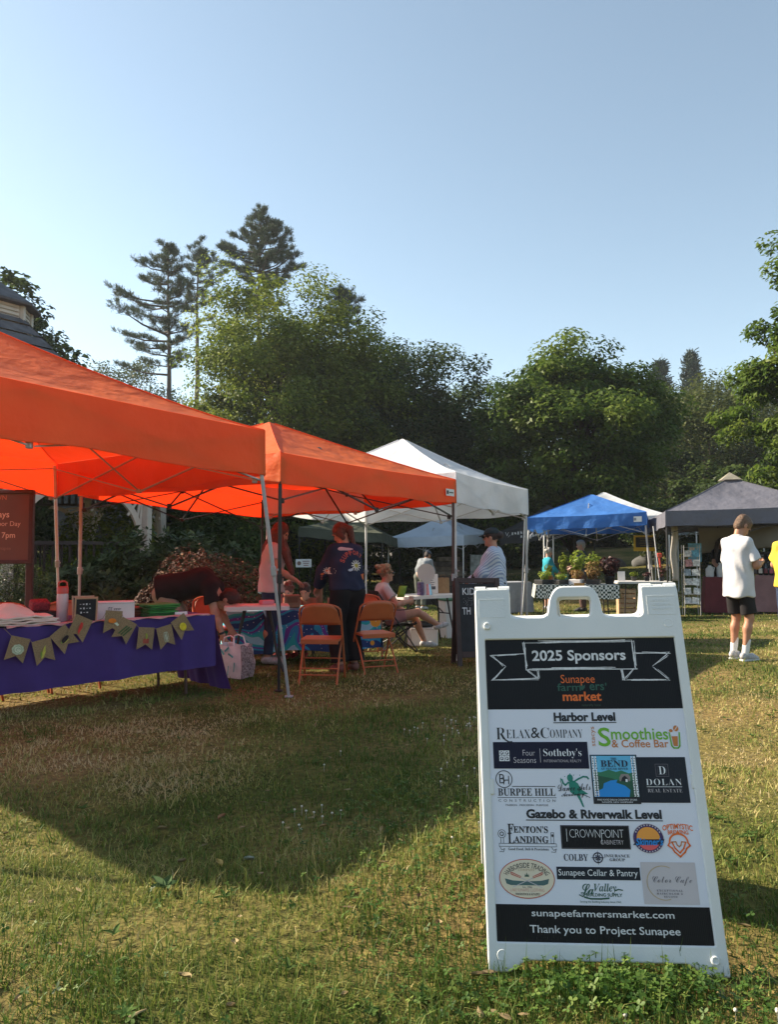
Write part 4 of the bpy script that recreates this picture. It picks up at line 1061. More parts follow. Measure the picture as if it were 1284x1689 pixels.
def rounded(pts, rad, n=5):
    out = []; m = len(pts)
    for i in range(m):
        p = Vector(pts[i]); a = Vector(pts[i - 1]); b = Vector(pts[(i + 1) % m]); r = rad[i] if isinstance(rad, (list, tuple)) else rad
        if r <= 0: out.append((p.x, p.y)); continue
        da = (a - p).normalized(); db = (b - p).normalized(); r = min(r, (a - p).length * .48, (b - p).length * .48)
        p0 = p + da * r; p1 = p + db * r
        for k in range(n + 1):
            t = k / n; q = p0 * (1 - t) ** 2 + p * 2 * t * (1 - t) + p1 * t * t; out.append((q.x, q.y))
    return out
def curve_plate(name, loops, thick, bev, m):
    cu = bpy.data.curves.new('c', 'CURVE'); cu.dimensions = '2D'; cu.fill_mode = 'BOTH'; cu.extrude = thick / 2 - bev; cu.bevel_depth = bev; cu.bevel_resolution = 2; cu.offset = -bev
    for lp in loops:
        sp = cu.splines.new('POLY'); sp.points.add(len(lp) - 1); sp.use_cyclic_u = True
        for q, p in zip(sp.points, lp): q.co = (p[0], p[1], 0, 1)
    ob = bpy.data.objects.new('c', cu); COL.objects.link(ob); dg = bpy.context.evaluated_depsgraph_get(); dg.update()
    me = bpy.data.meshes.new_from_object(ob.evaluated_get(dg)); bpy.data.objects.remove(ob); bpy.data.curves.remove(cu)
    me.materials.clear(); me.materials.append(m); me.name = name
    return link_mesh(name, me)
outline = [(-.32, 0), (-.209, 0), (-.207, -.0975), (-.094, -.0985), (-.081, -.028), (-.055, .004), (.054, .004), (.074, -.028), (.083, -.0975), (.204, -.0975), (.2055, .0), (.32, 0), (.32, -1.04), (.32, -1.082), (.262, -1.082), (.215, -1.052), (-.215, -1.052), (-.262, -1.082), (-.32, -1.082), (-.32, -1.04)]
orad = [.012, .010, .018, .02, .02, .028, .028, .02, .02, .018, .010, .016, 0, .006, .012, .012, .012, .012, .006, 0]
hole = [(-.059, -.0325), (.049, -.0325), (.042, -.0965), (-.060, -.0965)]
win = [(-.2925, -.166), (.2905, -.166), (.2905, -1.008), (-.2925, -1.008)]
fp = curve_plate('front_panel', [rounded(outline, orad), rounded(hole, .014), rounded(win, .003, 2)], .034, .0045, SIGNW)
on_sign(fp, dz=-.017)
for q_, (x0, y0, x1, y1) in enumerate(((-.306, -.036, -.226, -.094), (.222, -.034, .309, -.093))):
    m = MB()
    for (a, b) in (((x0, y0), (x1, y0)), ((x1, y0), (x1, y1)), ((x1, y1), (x0, y1)), ((x0, y1), (x0, y0))): m.bar((a[0], a[1], .017), (b[0], b[1], .017), .0022, .002, (0, 0, 1))
    on_sign(m.build('moulded_panel', SIGNW), parent=fp)
m = MB()
for r_ in range(3):              # the moulded lettering on the right shoulder, too worn to read
    x = .236
    while x < .294:
        wl = .002 + .003 * random.random(); m.box((x, -.048 - .013 * r_, .0172), (wl, .0065, .0016)); x += wl + .0018
on_sign(m.build('moulded_lettering', SIGNW), parent=fp)
for (x, y, up) in ((-.2839, -.1231, 1), (.2785, -.121, 0), (-.2803, -1.0403, 0), (.2839, -1.0417, 1)):
    m = MB()
    if up: m.lathe((x, y, .0155), [(.0125, 0), (.0118, .007), (.0095, .0095), (.006, .0092), (.0055, .0078)], 20)
    else: m.lathe((x, y, .0155), [(.0145, .0), (.0142, .0022), (.0128, .0026), (.0108, .0018), (.009, .0017)], 20)
    on_sign(m.build('stud', SIGNW), parent=fp)
for (x, y, w1, h1) in ((-.290, -.604, .014, .046), (.2925, -.588, .016, .042)):
    m = MB(); m.box((x, y, .010), (w1, h1, .012), None, .003); on_sign(m.build('poster_clip', SIGNW), parent=fp)
for dx in (-.587, -.572): pass
bp_ = curve_plate('back_panel', [rounded(outline, orad), rounded(hole, .014)], .034, .0045, SIGNW); on_sign(bp_, MB_, dz=-.017)
for (x0, n0) in ((-.32, 3), (.2055, 3)):
    for k in range(n0):
        a = x0 + .1145 * k / 3 + .002; b = x0 + .1145 * (k + 1) / 3 - .002; m = MB()
        zc = -.008 if k % 2 == 0 else -.022
        m.tube([(a, -.004, zc - .012), (b, -.004, zc - .012)], .0175, 14, True)
        on_sign(m.build('hinge_knuckle', SIGNW))

class Art:
    """flat printed artwork in panel coordinates: shapes and words joined into one mesh"""
    def __init__(s): s.V = []; s.F = []; s.M = []; s.mats = []
    def _mi(s, m):
        if m not in s.mats: s.mats.append(m)
        return s.mats.index(m)
    def poly(s, pts, m, z=0.0):
        b = len(s.V); s.V += [(p[0], p[1], z) for p in pts]; s.F.append(tuple(range(b, b + len(pts)))); s.M.append(s._mi(m)); return s
    def rect(s, c, w, h, m, z=0.0): return s.poly([(c[0] - w / 2, c[1] - h / 2), (c[0] + w / 2, c[1] - h / 2), (c[0] + w / 2, c[1] + h / 2), (c[0] - w / 2, c[1] + h / 2)], m, z)
    def disc(s, c, rx, ry, m, z=0.0, n=32): return s.poly([(c[0] + rx * cos(2 * pi * i / n), c[1] + ry * sin(2 * pi * i / n)) for i in range(n)], m, z)
    def line(s, pts, w, m, z=0.0, close=False):
        pts = list(pts) + ([pts[0]] if close else [])
        for (a, b) in zip(pts[:-1], pts[1:]):
            d = Vector((b[0] - a[0], b[1] - a[1])); L = d.length
            if L < 1e-7: continue
            d /= L; n = Vector((-d.y, d.x)) * w / 2; e = d * w * .35
            s.poly([(a[0] - e.x - n.x, a[1] - e.y - n.y), (b[0] + e.x - n.x, b[1] + e.y - n.y), (b[0] + e.x + n.x, b[1] + e.y + n.y), (a[0] - e.x + n.x, a[1] - e.y + n.y)], m, z)
        return s
    def ring(s, c, rx, ry, w, m, z=0.0, a0=0, a1=360, n=40):
        for i in range(n):
            t0 = radians(a0 + (a1 - a0) * i / n); t1 = radians(a0 + (a1 - a0) * (i + 1) / n)
            s.poly([(c[0] + rx * cos(t0), c[1] + ry * sin(t0)), (c[0] + rx * cos(t1), c[1] + ry * sin(t1)), (c[0] + (rx - w) * cos(t1), c[1] + (ry - w) * sin(t1)), (c[0] + (rx - w) * cos(t0), c[1] + (ry - w) * sin(t0))], m, z)
        return s
    def text(s, body, m, c, w=None, h=None, z=0.0, rot=0.0, warp=None, **k):
        me = text_mesh(body, m, w, h, **k); V, Fs = mesh_arrays(me); bpy.data.meshes.remove(me)
        b = len(s.V); cr, sr = cos(rot), sin(rot)
        for v in V:
            x, y = float(v[0]), float(v[1])
            if warp: x, y = warp(x, y)
            s.V.append((c[0] + x * cr - y * sr, c[1] + x * sr + y * cr, z))
        for f in Fs: s.F.append(tuple(i + b for i in f)); s.M.append(s._mi(m))
        return s
    def chalkline(s, a, b, m, z, w=.0045, n=5, r=random.Random(4)):
        a = Vector(a); b = Vector(b); d = (b - a).normalized(); nn = Vector((-d.y, d.x)); L = (b - a).length
        for i in range(n):
            t0 = r.random() * .25 if i else -.01; t1 = 1 - r.random() * .25 if i else 1.01
            o0 = nn * r.uniform(-w, w) * .8; o1 = nn * r.uniform(-w, w) * .8
            k = 6; P = [a.lerp(b, t0 + (t1 - t0) * j / k) + o0.lerp(o1, j / k) + nn * r.uniform(-.0004, .0004) for j in range(k + 1)]
            s.line([(p.x, p.y) for p in P], w * r.uniform(.22, .5), m, z + i * .00003)
        return s
    def build(s, name, parent, dz=0.0):
        me = bpy.data.meshes.new(name); me.from_pydata(s.V, [], s.F)
        for m in s.mats: me.materials.append(m)
        me.polygons.foreach_set('material_index', s.M); me.update()
        # every face towards the reader
        import bmesh as _b
        bm = _b.new(); bm.from_mesh(me); bm.normal_update()
        for f in bm.faces:
            if f.normal.z < 0: f.normal_flip()
        bm.to_mesh(me); bm.free()
        return on_sign(link_mesh(name, me), parent=parent, dz=dz)
def ink(name, r_, g_, b_, rough=.5): return mat('ink_' + name, srgb(r_, g_, b_), rough, .03, 12)
BK = ink('black', 22, 24, 30); WH = ink('white', 238, 240, 243); NV = ink('navy', 20, 24, 52); GRN = ink('green', 110, 178, 42); BRN = ink('brown', 196, 122, 62); ORG = ink('orange', 232, 112, 38); DGR = ink('dark_green', 36, 84, 68)
TEAL = ink('teal', 22, 128, 110); SLATE = ink('slate', 36, 44, 56); TANI = ink('tan', 226, 214, 190); RUST = ink('rust', 190, 98, 84); BLU = ink('sky_blue', 96, 186, 226); LKB = ink('lake_blue', 24, 140, 220); HIL = ink('hill_green', 44, 120, 84); HIL2 = ink('hill_dark', 30, 84, 60); CAN = ink('canoe_green', 72, 104, 104); GREYI = ink('warm_grey', 198, 192, 196); GRT = ink('grey_text', 92, 88, 96); GOLD = ink('gold', 186, 164, 128); PURP = ink('purple', 58, 36, 92); CORAL = ink('coral', 226, 92, 96); AMB = ink('amber', 236, 158, 62); DIM = ink('dim_green', 48, 74, 58)
# poster board with printed blocks
POST = mat('white_poster_board', (.74, .77, .86), .45, .02, 4)
m = MB(); m.prism([(-.298, -.162), (.296, -.162), (.296, -1.012), (-.298, -1.012)], (0, 0, -.012), (1, 0, 0), (0, 1, 0), (0, 0, 1), .004)
poster = m.build('poster', POST); on_sign(poster)
PZ = -.0076
def corru(name, c):
    mm = mat(name, c, .5, .05, 6, spec=.3); N = mm.node_tree.nodes; L = mm.node_tree.links; p = N['Principled BSDF']
    tc = N.new('ShaderNodeTexCoord'); sp = N.new('ShaderNodeSeparateXYZ'); L.new(tc.outputs['Object'], sp.inputs[0])
    a = N.new('ShaderNodeMath'); a.operation = 'MULTIPLY'; a.inputs[1].default_value = 1250; L.new(sp.outputs['X'], a.inputs[0])
    b = N.new('ShaderNodeMath'); b.operation = 'SINE'; L.new(a.outputs[0], b.inputs[0])
    q = N.new('ShaderNodeBump'); q.inputs['Strength'].default_value = .22; q.inputs['Distance'].default_value = .001; L.new(b.outputs[0], q.inputs['Height']); L.new(q.outputs[0], p.inputs['Normal'])
    return mm
BLK = corru('black_printed_board', srgb(7, 8, 11)); NVB = corru('navy_printed_board', srgb(14, 16, 44)); SLB = corru('slate_printed_board', srgb(28, 34, 44))
a = Art(); a.rect((-.001, -.2735), .584, .2155, BLK); a.build('header_block', poster, PZ)
a = Art(); a.rect((-.001, -.9625), .583, .0945, BLK); a.build('footer_block', poster, PZ)
Z1 = PZ + .0006; Z2 = PZ + .0011; Z3 = PZ + .0016; Z4 = PZ + .0021
a = Art()     # chalk ribbon
TLc, TRc, BRc, BLc = (-.172, -.1745), (.165, -.1735), (.166, -.2585), (-.166, -.2595)
for (p, q) in ((TLc, TRc), (TRc, BRc), (BRc, BLc), (BLc, TLc)): a.chalkline(p, q, CHALK, 0, .0052, 6)
Lr = [(-.172, -.213), (-.277, -.214), (-.233, -.252), (-.275, -.294), (-.132, -.289), (-.132, -.262), (-.166, -.2595)]
Rr = [(.166, -.213), (.273, -.2135), (.219, -.256), (.262, -.297), (.125, -.296), (.122, -.262), (.125, -.296), (.160, -.262)]
for P_ in (Lr, Rr):
    for p, q in zip(P_[:-1], P_[1:]): a.chalkline(p, q, CHALK, 0, .0042, 4)
a.chalkline((-.132, -.289), (-.166, -.262), CHALK, 0, .003, 4)
a.build('chalk_ribbon', poster, Z1)
a = Art(); a.text('2025 Sponsors', CHALK, (-.0047, -.2225), .2865, .0435, offset=.022); a.build('lettering', poster, Z2)
a = Art()
a.text('Sunapee', ORG, (-.0133, -.2945), .1025, .0333, offset=-.004); a.text('farm', DGR, (-.0415, -.3155), .0715, .0235, offset=.012); a.text('ers', DGR, (.0425, -.3165), .044, .0185, offset=.012); a.text("'", DGR, (.070, -.308), .004, .009)
a.poly([(-.002, -.3255), (.006, -.318), (.0075, -.308), (.002, -.313), (-.001, -.306), (-.004, -.313), (-.0095, -.308), (-.0085, -.318)], DGR)
a.text('market', ORG, (-.0047, -.3435), .1161, .028, offset=.022); a.text('naturally local', DIM, (.021, -.3705), .0559, .0085); a.build('logo', poster, Z1)
a = Art(); a.text('Harbor Level', BK, (-.0028, -.4045), .1832, .0262, offset=.04); a.rect((-.0028, -.4215), .187, .0024, BK); a.build('lettering', poster, Z1)
a = Art(); a.text('Gazebo & Riverwalk Level', BK, (-.001, -.6785), .3845, .0255, offset=.04); a.rect((-.001, -.6955), .388, .0024, BK); a.build('lettering', poster, Z1)
a = Art(); a.text(bold('R'), BK, (-.2555, -.4525), .029, .034, offset=-.012); a.text(bold('ELAX'), BK, (-.2035, -.4535), .072, .0255, offset=-.014); a.text('&', BK, (-.1525, -.4505), .027, .031); a.text(bold('C'), BK, (-.124, -.451), .026, .031, offset=-.012); a.text(bold('OMPANY'), BK, (-.0605, -.4535), .097, .0245, offset=-.014)
a.line([(-.2515, -.459), (-.243, -.471), (-.232, -.4775), (-.224, -.4765)], .004, BK); a.build('logo', poster, Z1)
a = Art(); a.text('stacys', BRN, (.0195, -.4615), .0562, .0142, rot=pi / 2); a.text('S', GRN, (.0505, -.4635), .036, .0545, offset=.012); a.text('moothies', GRN, (.154, -.4545), .166, .0345, offset=.012); a.text('& Coffee Bar', BRN, (.1527, -.4825), .165, .0225, offset=.01)
c = (.2556, -.473); a.line([(c[0] - .0145, c[1] + .021), (c[0] - .0115, c[1] - .0165), (c[0] - .006, c[1] - .0225), (c[0] + .006, c[1] - .0225), (c[0] + .0115, c[1] - .0165), (c[0] + .0145, c[1] + .021)], .0042, GRN)
a.poly([(c[0] - .009, c[1] + .011), (c[0] - .006, c[1] - .017), (c[0] + .006, c[1] - .017), (c[0] + .009, c[1] + .011)], BRN); a.disc((c[0] - .009, c[1] + .027), .0055, .0045, BRN); a.disc((c[0] + .006, c[1] + .0335), .0075, .0085, BRN); a.line([(c[0] + .002, c[1] + .028), (c[0] + .010, c[1] + .039)], .0015, WH, .0003); a.build('logo', poster, Z1)
a = Art(); a.rect((-.1411, -.5154), .2801, .0763, NVB); a.text('Four', GREYI, (-.1755, -.5085), .0358, .0165, z=.0005, offset=-.01); a.text('Seasons', GREYI, (-.1884, -.5292), .0662, .0165, z=.0005, offset=-.01); a.rect((-.1421, -.5163), .0013, .0399, GREYI, .0005); a.text(bold("Sotheby's"), WH, (-.0766, -.5103), .112, .0277, z=.0005, offset=-.012); a.text('INTERNATIONAL REALTY', GREYI, (-.0774, -.5318), .1098, .0075, z=.0005, offset=-.01)
for i in (0, 1):
    for j in (0, 1): a.rect((-.2565 + .0158 * i, -.5092 - .0158 * j), .0144, .0144, WH, .0005); a.ring((-.2565 + .0158 * i, -.5092 - .0158 * j), .005, .005, .0018, NV, .0009, n=14); a.rect((-.2565 + .0158 * i + .002, -.5092 - .0158 * j - .002), .004, .003, NV, .0009)
a.build('logo', poster, Z1)
a = Art(); a.ring((-.2529, -.5832), .0249, .0247, .0022, BK); a.text('B', BK, (-.2585, -.582), .016, .026, offset=-.006); a.text('H', BK, (-.2465, -.586), .017, .024, offset=-.008); a.rect((-.167, -.6035), .126, .0018, BK); a.text(bold('BURPEE HILL'), BK, (-.1885, -.6195), .1673, .0205); a.rect((-.1885, -.6345), .171, .0014, BK); a.text('CONSTRUCTION', BK, (-.189, -.6426), .1649, .0067, offset=-.004, spacing=1.9); a.text('PASSION · PRECISION · PURPOSE', BK, (-.1897, -.6551), .1226, .005); a.build('logo', poster, Z1)
a = Art(); c = (-.0506, -.6138)
D_ = lambda *p: [(c[0] + x / 1000, c[1] + y / 1000) for x, y in p]
a.disc((c[0] - .009, c[1] + .034), .0085, .0105, TEAL); a.poly(D_((-14, 22), (-3, 28), (12, 20), (20, 4), (12, -12), (0, -14), (-12, -4)), TEAL); a.line(D_((2, 24), (16, 32), (30, 38), (40, 37), (44, 32)), .0045, TEAL); a.line(D_((-14, 22), (-24, 14), (-30, 20), (-33, 30)), .0045, TEAL)
a.poly(D_((4, -10), (14, -10), (21, -30), (26, -47), (21, -45), (14, -28)), TEAL); a.poly(D_((14, 6), (28, -2), (40, -10), (26, -12), (12, -10)), TEAL); a.line(D_((-36, 34), (-37, 24), (-33, 14)), .0016, TEAL)
for (x, y) in ((-24, 38), (2, 42), (20, 42), (34, -18), (-8, 46)): a.disc((c[0] + x / 1000, c[1] + y / 1000), .0014, .0014, TEAL, n=8)
a.text(script('Dance Arts'), BK, (-.0499, -.6055), .0942, .019, z=.0005, rot=.05); a.text(script('Academy'), BK, (-.0551, -.6263), .0661, .0183, z=.0005, rot=.05); a.line(D_((24, -12), (34, -15), (44, -20)), .0016, BK, .0005); a.build('logo', poster, Z1)
a = Art(); c = (.0705, -.5826); a.rect(c, .1353, .1366, BK); a.rect((c[0], c[1] + .008), .128, .114, BLU, .0005)
B_ = lambda *p: [(c[0] + x / 1000, c[1] + y / 1000) for x, y in p]
a.poly(B_((-62, 22), (-40, 19), (-16, 26), (4, 20), (20, 24), (40, 16), (62, 20), (62, -49), (-62, -49)), HIL, .0008); a.poly(B_((-62, 12), (-30, 6), (-8, 2), (4, -4), (34, -2), (62, -6), (62, -49), (-62, -49)), HIL2, .0011)
a.poly(B_((-62, -49), (-62, -36), (-38, -26), (-34, -12), (-14, -4), (6, -2), (2, -10), (26, -18), (40, -30), (36, -49)), LKB, .0014); a.poly(B_((12, -6), (12, 4), (18, 14), (38, 14), (44, 6), (42, -6)), ink('barn_grey', 140, 132, 128), .0017); a.poly(B_((16, -6), (20, 4), (28, 10), (36, 2), (38, -6)), BK, .0019); a.rect((c[0] + .032, c[1] - .004), .006, .008, WH, .0021)
r3 = random.Random(5)
for sx in (-1, 1):
    for (ox, ww) in ((.060, .006), (.052, .004)):
        a.rect((c[0] + sx * ox, c[1] + .008), ww, .112, WH, .0021)
        for i in range(16): a.rect((c[0] + sx * ox + r3.uniform(-.002, .002), c[1] - .045 + .0068 * i), .003, .0022, BK, .0023)
a.text(bold('THE'), NV, (.071, -.5259), .0175, .0062, z=.0024); a.text(bold('BEND'), NV, (.0714, -.5396), .078, .0185, z=.0024); a.text(bold('AT SUGAR RIVER'), NV, (.0708, -.554), .0784, .0055, z=.0024); a.text('FINE FOOD DELI & COUNTRY STORE', WH, (.0705, -.6395), .112, .0046, z=.0008); a.text('SUNAPEE, NEW HAMPSHIRE', WH, (.0705, -.6462), .088, .0042, z=.0008); a.build('logo', poster, Z1)
a = Art(); a.rect((.2065, -.5841), .1407, .126, SLB); a.ring((.2071, -.5581), .0185, .0175, .0013, GRT, .0005, 45, 405, 4); a.line([(.189, -.541), (.225, -.541), (.225, -.575), (.189, -.575)], .0016, GRT, .0005, True); a.text(bold('D'), WH, (.2071, -.5581), .019, .022, z=.0009, offset=-.012); a.text(bold('DOLAN'), WH, (.2081, -.5905), .101, .0178, z=.0005, offset=-.014, spacing=1.15); a.rect((.2085, -.6036), .1, .0012, WH, .0005); a.text(bold('REAL ESTATE'), GREYI, (.2088, -.6139), .0973, .0098, z=.0005, offset=-.016, spacing=1.1)
a.V = [v for v in a.V]; a.build('logo', poster, Z1)
a = Art(); a.text(bold('F'), BK, (-.2405, -.719), .018, .026, offset=.006); a.text(bold("ENTON'S"), BK, (-.183, -.721), .0985, .0185, offset=.008); a.text(bold('L'), BK, (-.2405, -.7455), .018, .0275, offset=.006); a.text(bold('ANDING'), BK, (-.183, -.748), .0985, .0185, offset=.008)
a.line([(-.275, -.7585), (-.1125, -.7585), (-.1125, -.7665), (-.275, -.7665)], .0012, BK, 0, True); a.text(bold('Good Food, Deli & Provisions'), BK, (-.1924, -.7735), .1151, .0078)
a.ring((-.2665, -.733), .0115, .0115, .0014, BK); a.ring((-.2665, -.733), .006, .006, .0022, BK); a.line([(-.270, -.745), (-.270, -.758)], .0012, BK); a.line([(-.262, -.745), (-.262, -.758)], .0012, BK); a.line([(-.126, -.729), (-.118, -.729), (-.119, -.758), (-.127, -.758)], .0012, BK, 0, True); a.disc((-.122, -.737), .0025, .004, BK)
for x in (-.268, -.121): a.line([(x - .006, -.767), (x, -.776), (x + .008, -.772), (x + .004, -.781), (x - .007, -.78)], .0012, BK)
a.build('logo', poster, Z1)
a = Art(); a.rect((-.0014, -.74), .1937, .0625, BLK); a.line([(-.096, -.711), (.093, -.711), (.093, -.769), (-.096, -.769)], .0009, GRT, .0005, True); a.rect((-.0815, -.735), .0012, .034, WH, .0005); a.text('CROWNPOINT', WH, (.003, -.7305), .152, .0215, z=.0005, offset=-.026, spacing=.88); a.line([(.0165, -.722), (.0165, -.757)], .0012, WH, .0006); a.text('CABINETRY', GREYI, (.0447, -.7531), .0642, .0118, z=.0005, offset=-.012); a.build('logo', poster, Z1)
a = Art(); a.text(bold('COLBY'), NV, (-.0603, -.7935), .0677, .0178); a.ring((.0012, -.7937), .0145, .0142, .003, NV); 
for i in range(4):
    t = pi / 2 * i; cc = (.0012, -.7937); a.poly([(cc[0] + .021 * cos(t), cc[1] + .0205 * sin(t)), (cc[0] + .0025 * cos(t + 1.2), cc[1] + .0025 * sin(t + 1.2)), (cc[0] + .0025 * cos(t - 1.2), cc[1] + .0025 * sin(t - 1.2))], NV, .0005); a.disc((cc[0] + .0065 * cos(t + pi / 4), cc[1] + .0065 * sin(t + pi / 4)), .0022, .0022, NV, n=10)
a.text(bold('INSURANCE'), BK, (.0546, -.7884), .0705, .0078); a.text(bold('GROUP'), BK, (.0544, -.7985), .0419, .0076); a.build('logo', poster, Z1)
a = Art(); c = (.1468, -.7419); a.disc(c, .0425, .039, PURP); a.ring(c, .0436, .0395, .0016, GREYI, .0003); a.disc((c[0], c[1] - .0005), .0325, .0305, AMB, .0005); a.poly([(c[0] - .0325 * cos(t), c[1] - .0305 * sin(t) - .0005) for t in np.linspace(.45, pi - .45, 16)], CORAL, .0008)
for t in np.linspace(.5, 2.64, 11): a.rect((c[0] + .0375 * cos(t), c[1] + .0348 * sin(t)), .0035, .0035, GREYI, .0006); a.rect((c[0] + .0375 * cos(-t), c[1] + .0348 * sin(-t)), .0035, .0035, GREYI, .0006)
a.poly([(c[0] - .045, c[1] - .018), (c[0] + .038, c[1] - .016), (c[0] + .044, c[1] - .002), (c[0] - .030, c[1] - .003)], NV, .0011); a.text("Skinner's", LKB, (c[0] + .002, c[1] - .0085), .076, .0195, z=.0015, shear=.25, offset=.02); a.build('logo', poster, Z1)
a = Art(); a.text('OPTIMYSTIC', ORG, (.231, -.7095), .0838, .0145, offset=.022, warp=lambda x, y: (x, y - x * x * 3.2)); a.text('BREWING', ORG, (.231, -.7245), .0568, .0112, offset=.022, warp=lambda x, y: (x, y - x * x * 2.0)); c = (.2297, -.753)
G_ = lambda *p: [(c[0] + x / 1000, c[1] + y / 1000) for x, y in p]
a.ring((c[0], c[1] + .002), .0275, .024, .005, ORG, 0, -10, 190); a.line(G_((-27, -2), (-30, -7), (-20, -14), (-14, -24), (0, -36), (14, -24), (20, -14), (30, -7), (27, -2)), .0045, ORG); a.line(G_((-19, 2), (-12, -14), (0, -26), (12, -14), (19, 2)), .0042, ORG); a.line(G_((-19, 2), (-8, 3), (-5, -6), (0, -10), (5, -6), (8, 3), (19, 2)), .003, BRN); a.poly(G_((-2.5, 26), (0, 31), (2.5, 26)), ORG); a.build('logo', poster, Z1)
a = Art(); c = (-.2014, -.8498); a.disc(c, .078, .0513, RUST, n=48); a.disc(c, .0755, .0488, TANI, .0004, 48)
def arc(rx, ry, k):
    def f(x, y):
        t = x / k; return ((rx + y) * sin(t), (ry + y) * cos(t) - 0.0)
    return f
a.text('HARBORSIDE TRADING', BK, (c[0], c[1] - .006), .150, .0135, z=.0008, offset=.004, warp=arc(.0655, .0405, .0655)); a.text(bold('COMPANY'), GOLD, (c[0], c[1] + .0225), .047, .0065, z=.0008, spacing=1.1)
O_ = lambda *p: [(c[0] + x / 1000, c[1] + y / 1000) for x, y in p]
a.poly(O_((-62, 0), (-58, -13), (-46, -17), (46, -17), (58, -13), (62, 0), (40, -5), (0, -7), (-40, -5)), CAN, .0008)
for s in (-1, 1):
    a.line(O_((-40 * s, -22), (22 * s, 4)), .0018, GREYI, .0011); a.poly(O_((18 * s, 1), (44 * s, 10), (46 * s, 15), (42 * s, 17), (16 * s, 6)), RUST, .0012); a.line(O_((18 * s, 4), (43 * s, 13.5)), .0012, TANI, .0014)
for (x, hh_) in ((-4, 8), (0, 12), (4, 8)): a.poly(O_((x - 2.6, 5), (x + 2.6, 5), (x, 5 + hh_)), DGR, .0009)
a.text('Est. 1986', BK, (c[0], c[1] - .0215), .026, .0042, z=.0009); a.text('LAKE SUNAPEE CLOTHING', RUST, (c[0], c[1] - .029), .094, .0078, z=.0009, offset=-.02); a.text(bold('WOODSTOCK & SUNAPEE'), BK, (c[0], c[1] - .0395), .068, .006, z=.0009); a.build('logo', poster, Z1)
a = Art(); a.rect((-.0018, -.8342), .2307, .0326, SLB); a.text('Sunapee Cellar & Pantry', WH, (-.0027, -.8349), .219, .0217, z=.0005, offset=-.004); a.build('logo', poster, Z1)
a = Art(); a.text(script('La'), DGR, (-.036, -.8745), .036, .027, offset=.006); a.text(ital('Valley'), DGR, (.014, -.8725), .062, .026, offset=-.002); a.line([(-.058, -.889), (-.050, -.893), (-.043, -.888)], .003, DGR); a.line([(.042, -.877), (.05, -.874), (.061, -.876)], .003, DGR); a.text('BUILDING SUPPLY', DGR, (.0097, -.8885), .0993, .0085, offset=.02); a.line([(-.045, -.8945), (-.028, -.8985), (0, -.8985), (.022, -.8965)], .0042, DGR); a.text('Serving the Building Industry Since 1962', DGR, (-.002, -.9065), .1123, .0066); a.build('logo', poster, Z1)
a = Art(); a.rect((.1916, -.8562), .1491, .1058, GREYI); a.ring((.175, -.856), .046, .044, .0022, GOLD, .0005, 62, 290); a.text(script('Color Cafe'), GRT, (.199, -.8508), .107, .0235, z=.0009, offset=-.01); a.text(bold('EXCEPTIONAL'), GRT, (.1892, -.8752), .0703, .005, z=.0009, spacing=1.4); a.text(bold('HAIRCOLOR &'), GRT, (.1883, -.8828), .0702, .005, z=.0009, spacing=1.4); a.text(bold('BEYOND'), GRT, (.1897, -.8905), .0359, .0045, z=.0009, spacing=1.4); a.build('logo', poster, Z1)
a = Art(); a.text('sunapeefarmersmarket.com', CHALK, (-.0001, -.9385), .3874, .0225, offset=.008); a.build('lettering', poster, Z1)
a = Art(); a.text('Thank you to Project Sunapee', CHALK, (.0018, -.9785), .4058, .0251, offset=.008); a.build('lettering', poster, Z1)
# ================================================================== FURNITURE
ORCH = mat('orange_chair_enamel', (.50, .125, .04), .42, .08, 10)
TABLETOP = mat('white_table_plastic', (.70, .68, .66), .5, .05, 6)
TLEG = mat('dark_table_leg', (.035, .03, .03), .45, .2, 15)
def Rz(a): return Matrix.Rotation(a, 3, 'Z')
def folding_table(name, label, loc, rz, L, Wd, h, top=TABLETOP, leg=TLEG, group=None, curved=False, cat='table'):
    t = thing(name, label, cat, loc, rz, group)
    m = MB(); m.prism(rounded([(-L / 2, -Wd / 2), (L / 2, -Wd / 2), (L / 2, Wd / 2), (-L / 2, Wd / 2)], .06), (0, 0, h - .045), (1, 0, 0), (0, 1, 0), (0, 0, 1), .04); m.prism(rounded([(-L / 2 + .006, -Wd / 2 + .006), (L / 2 - .006, -Wd / 2 + .006), (L / 2 - .006, Wd / 2 - .006), (-L / 2 + .006, Wd / 2 - .006)], .06), (0, 0, h - .0049), (1, 0, 0), (0, 1, 0), (0, 0, 1), .0045)
    m.build('tabletop', top, t)
    for sx in (-1, 1):
        x = sx * (L / 2 - .2)
        m = MB()
        for sy in (-1, 1):
            y = sy * (Wd / 2 - .09)
            if curved: m.tube([(x - sx * .02, y * .6, h - .05), (x + sx * .03, y * .62, h * .62), (x + sx * .06, y * .8, h * .3), (x + sx * .14, y, .0)], .014, 8)
            else: m.tube([(x, y, h - .05), (x + sx * .03, y, 0.0)], .014, 8)
        k = .62 if curved else 1
        m.tube([(x + sx * .02, -(Wd / 2 - .09) * k, h * .6), (x + sx * .02, (Wd / 2 - .09) * k, h * .6)], .010, 6); m.tube([(x + sx * .02, 0, h * .6), (sx * .12, 0, h - .05)], .009, 6)
        m.build('leg_frame', leg, t)
    return t
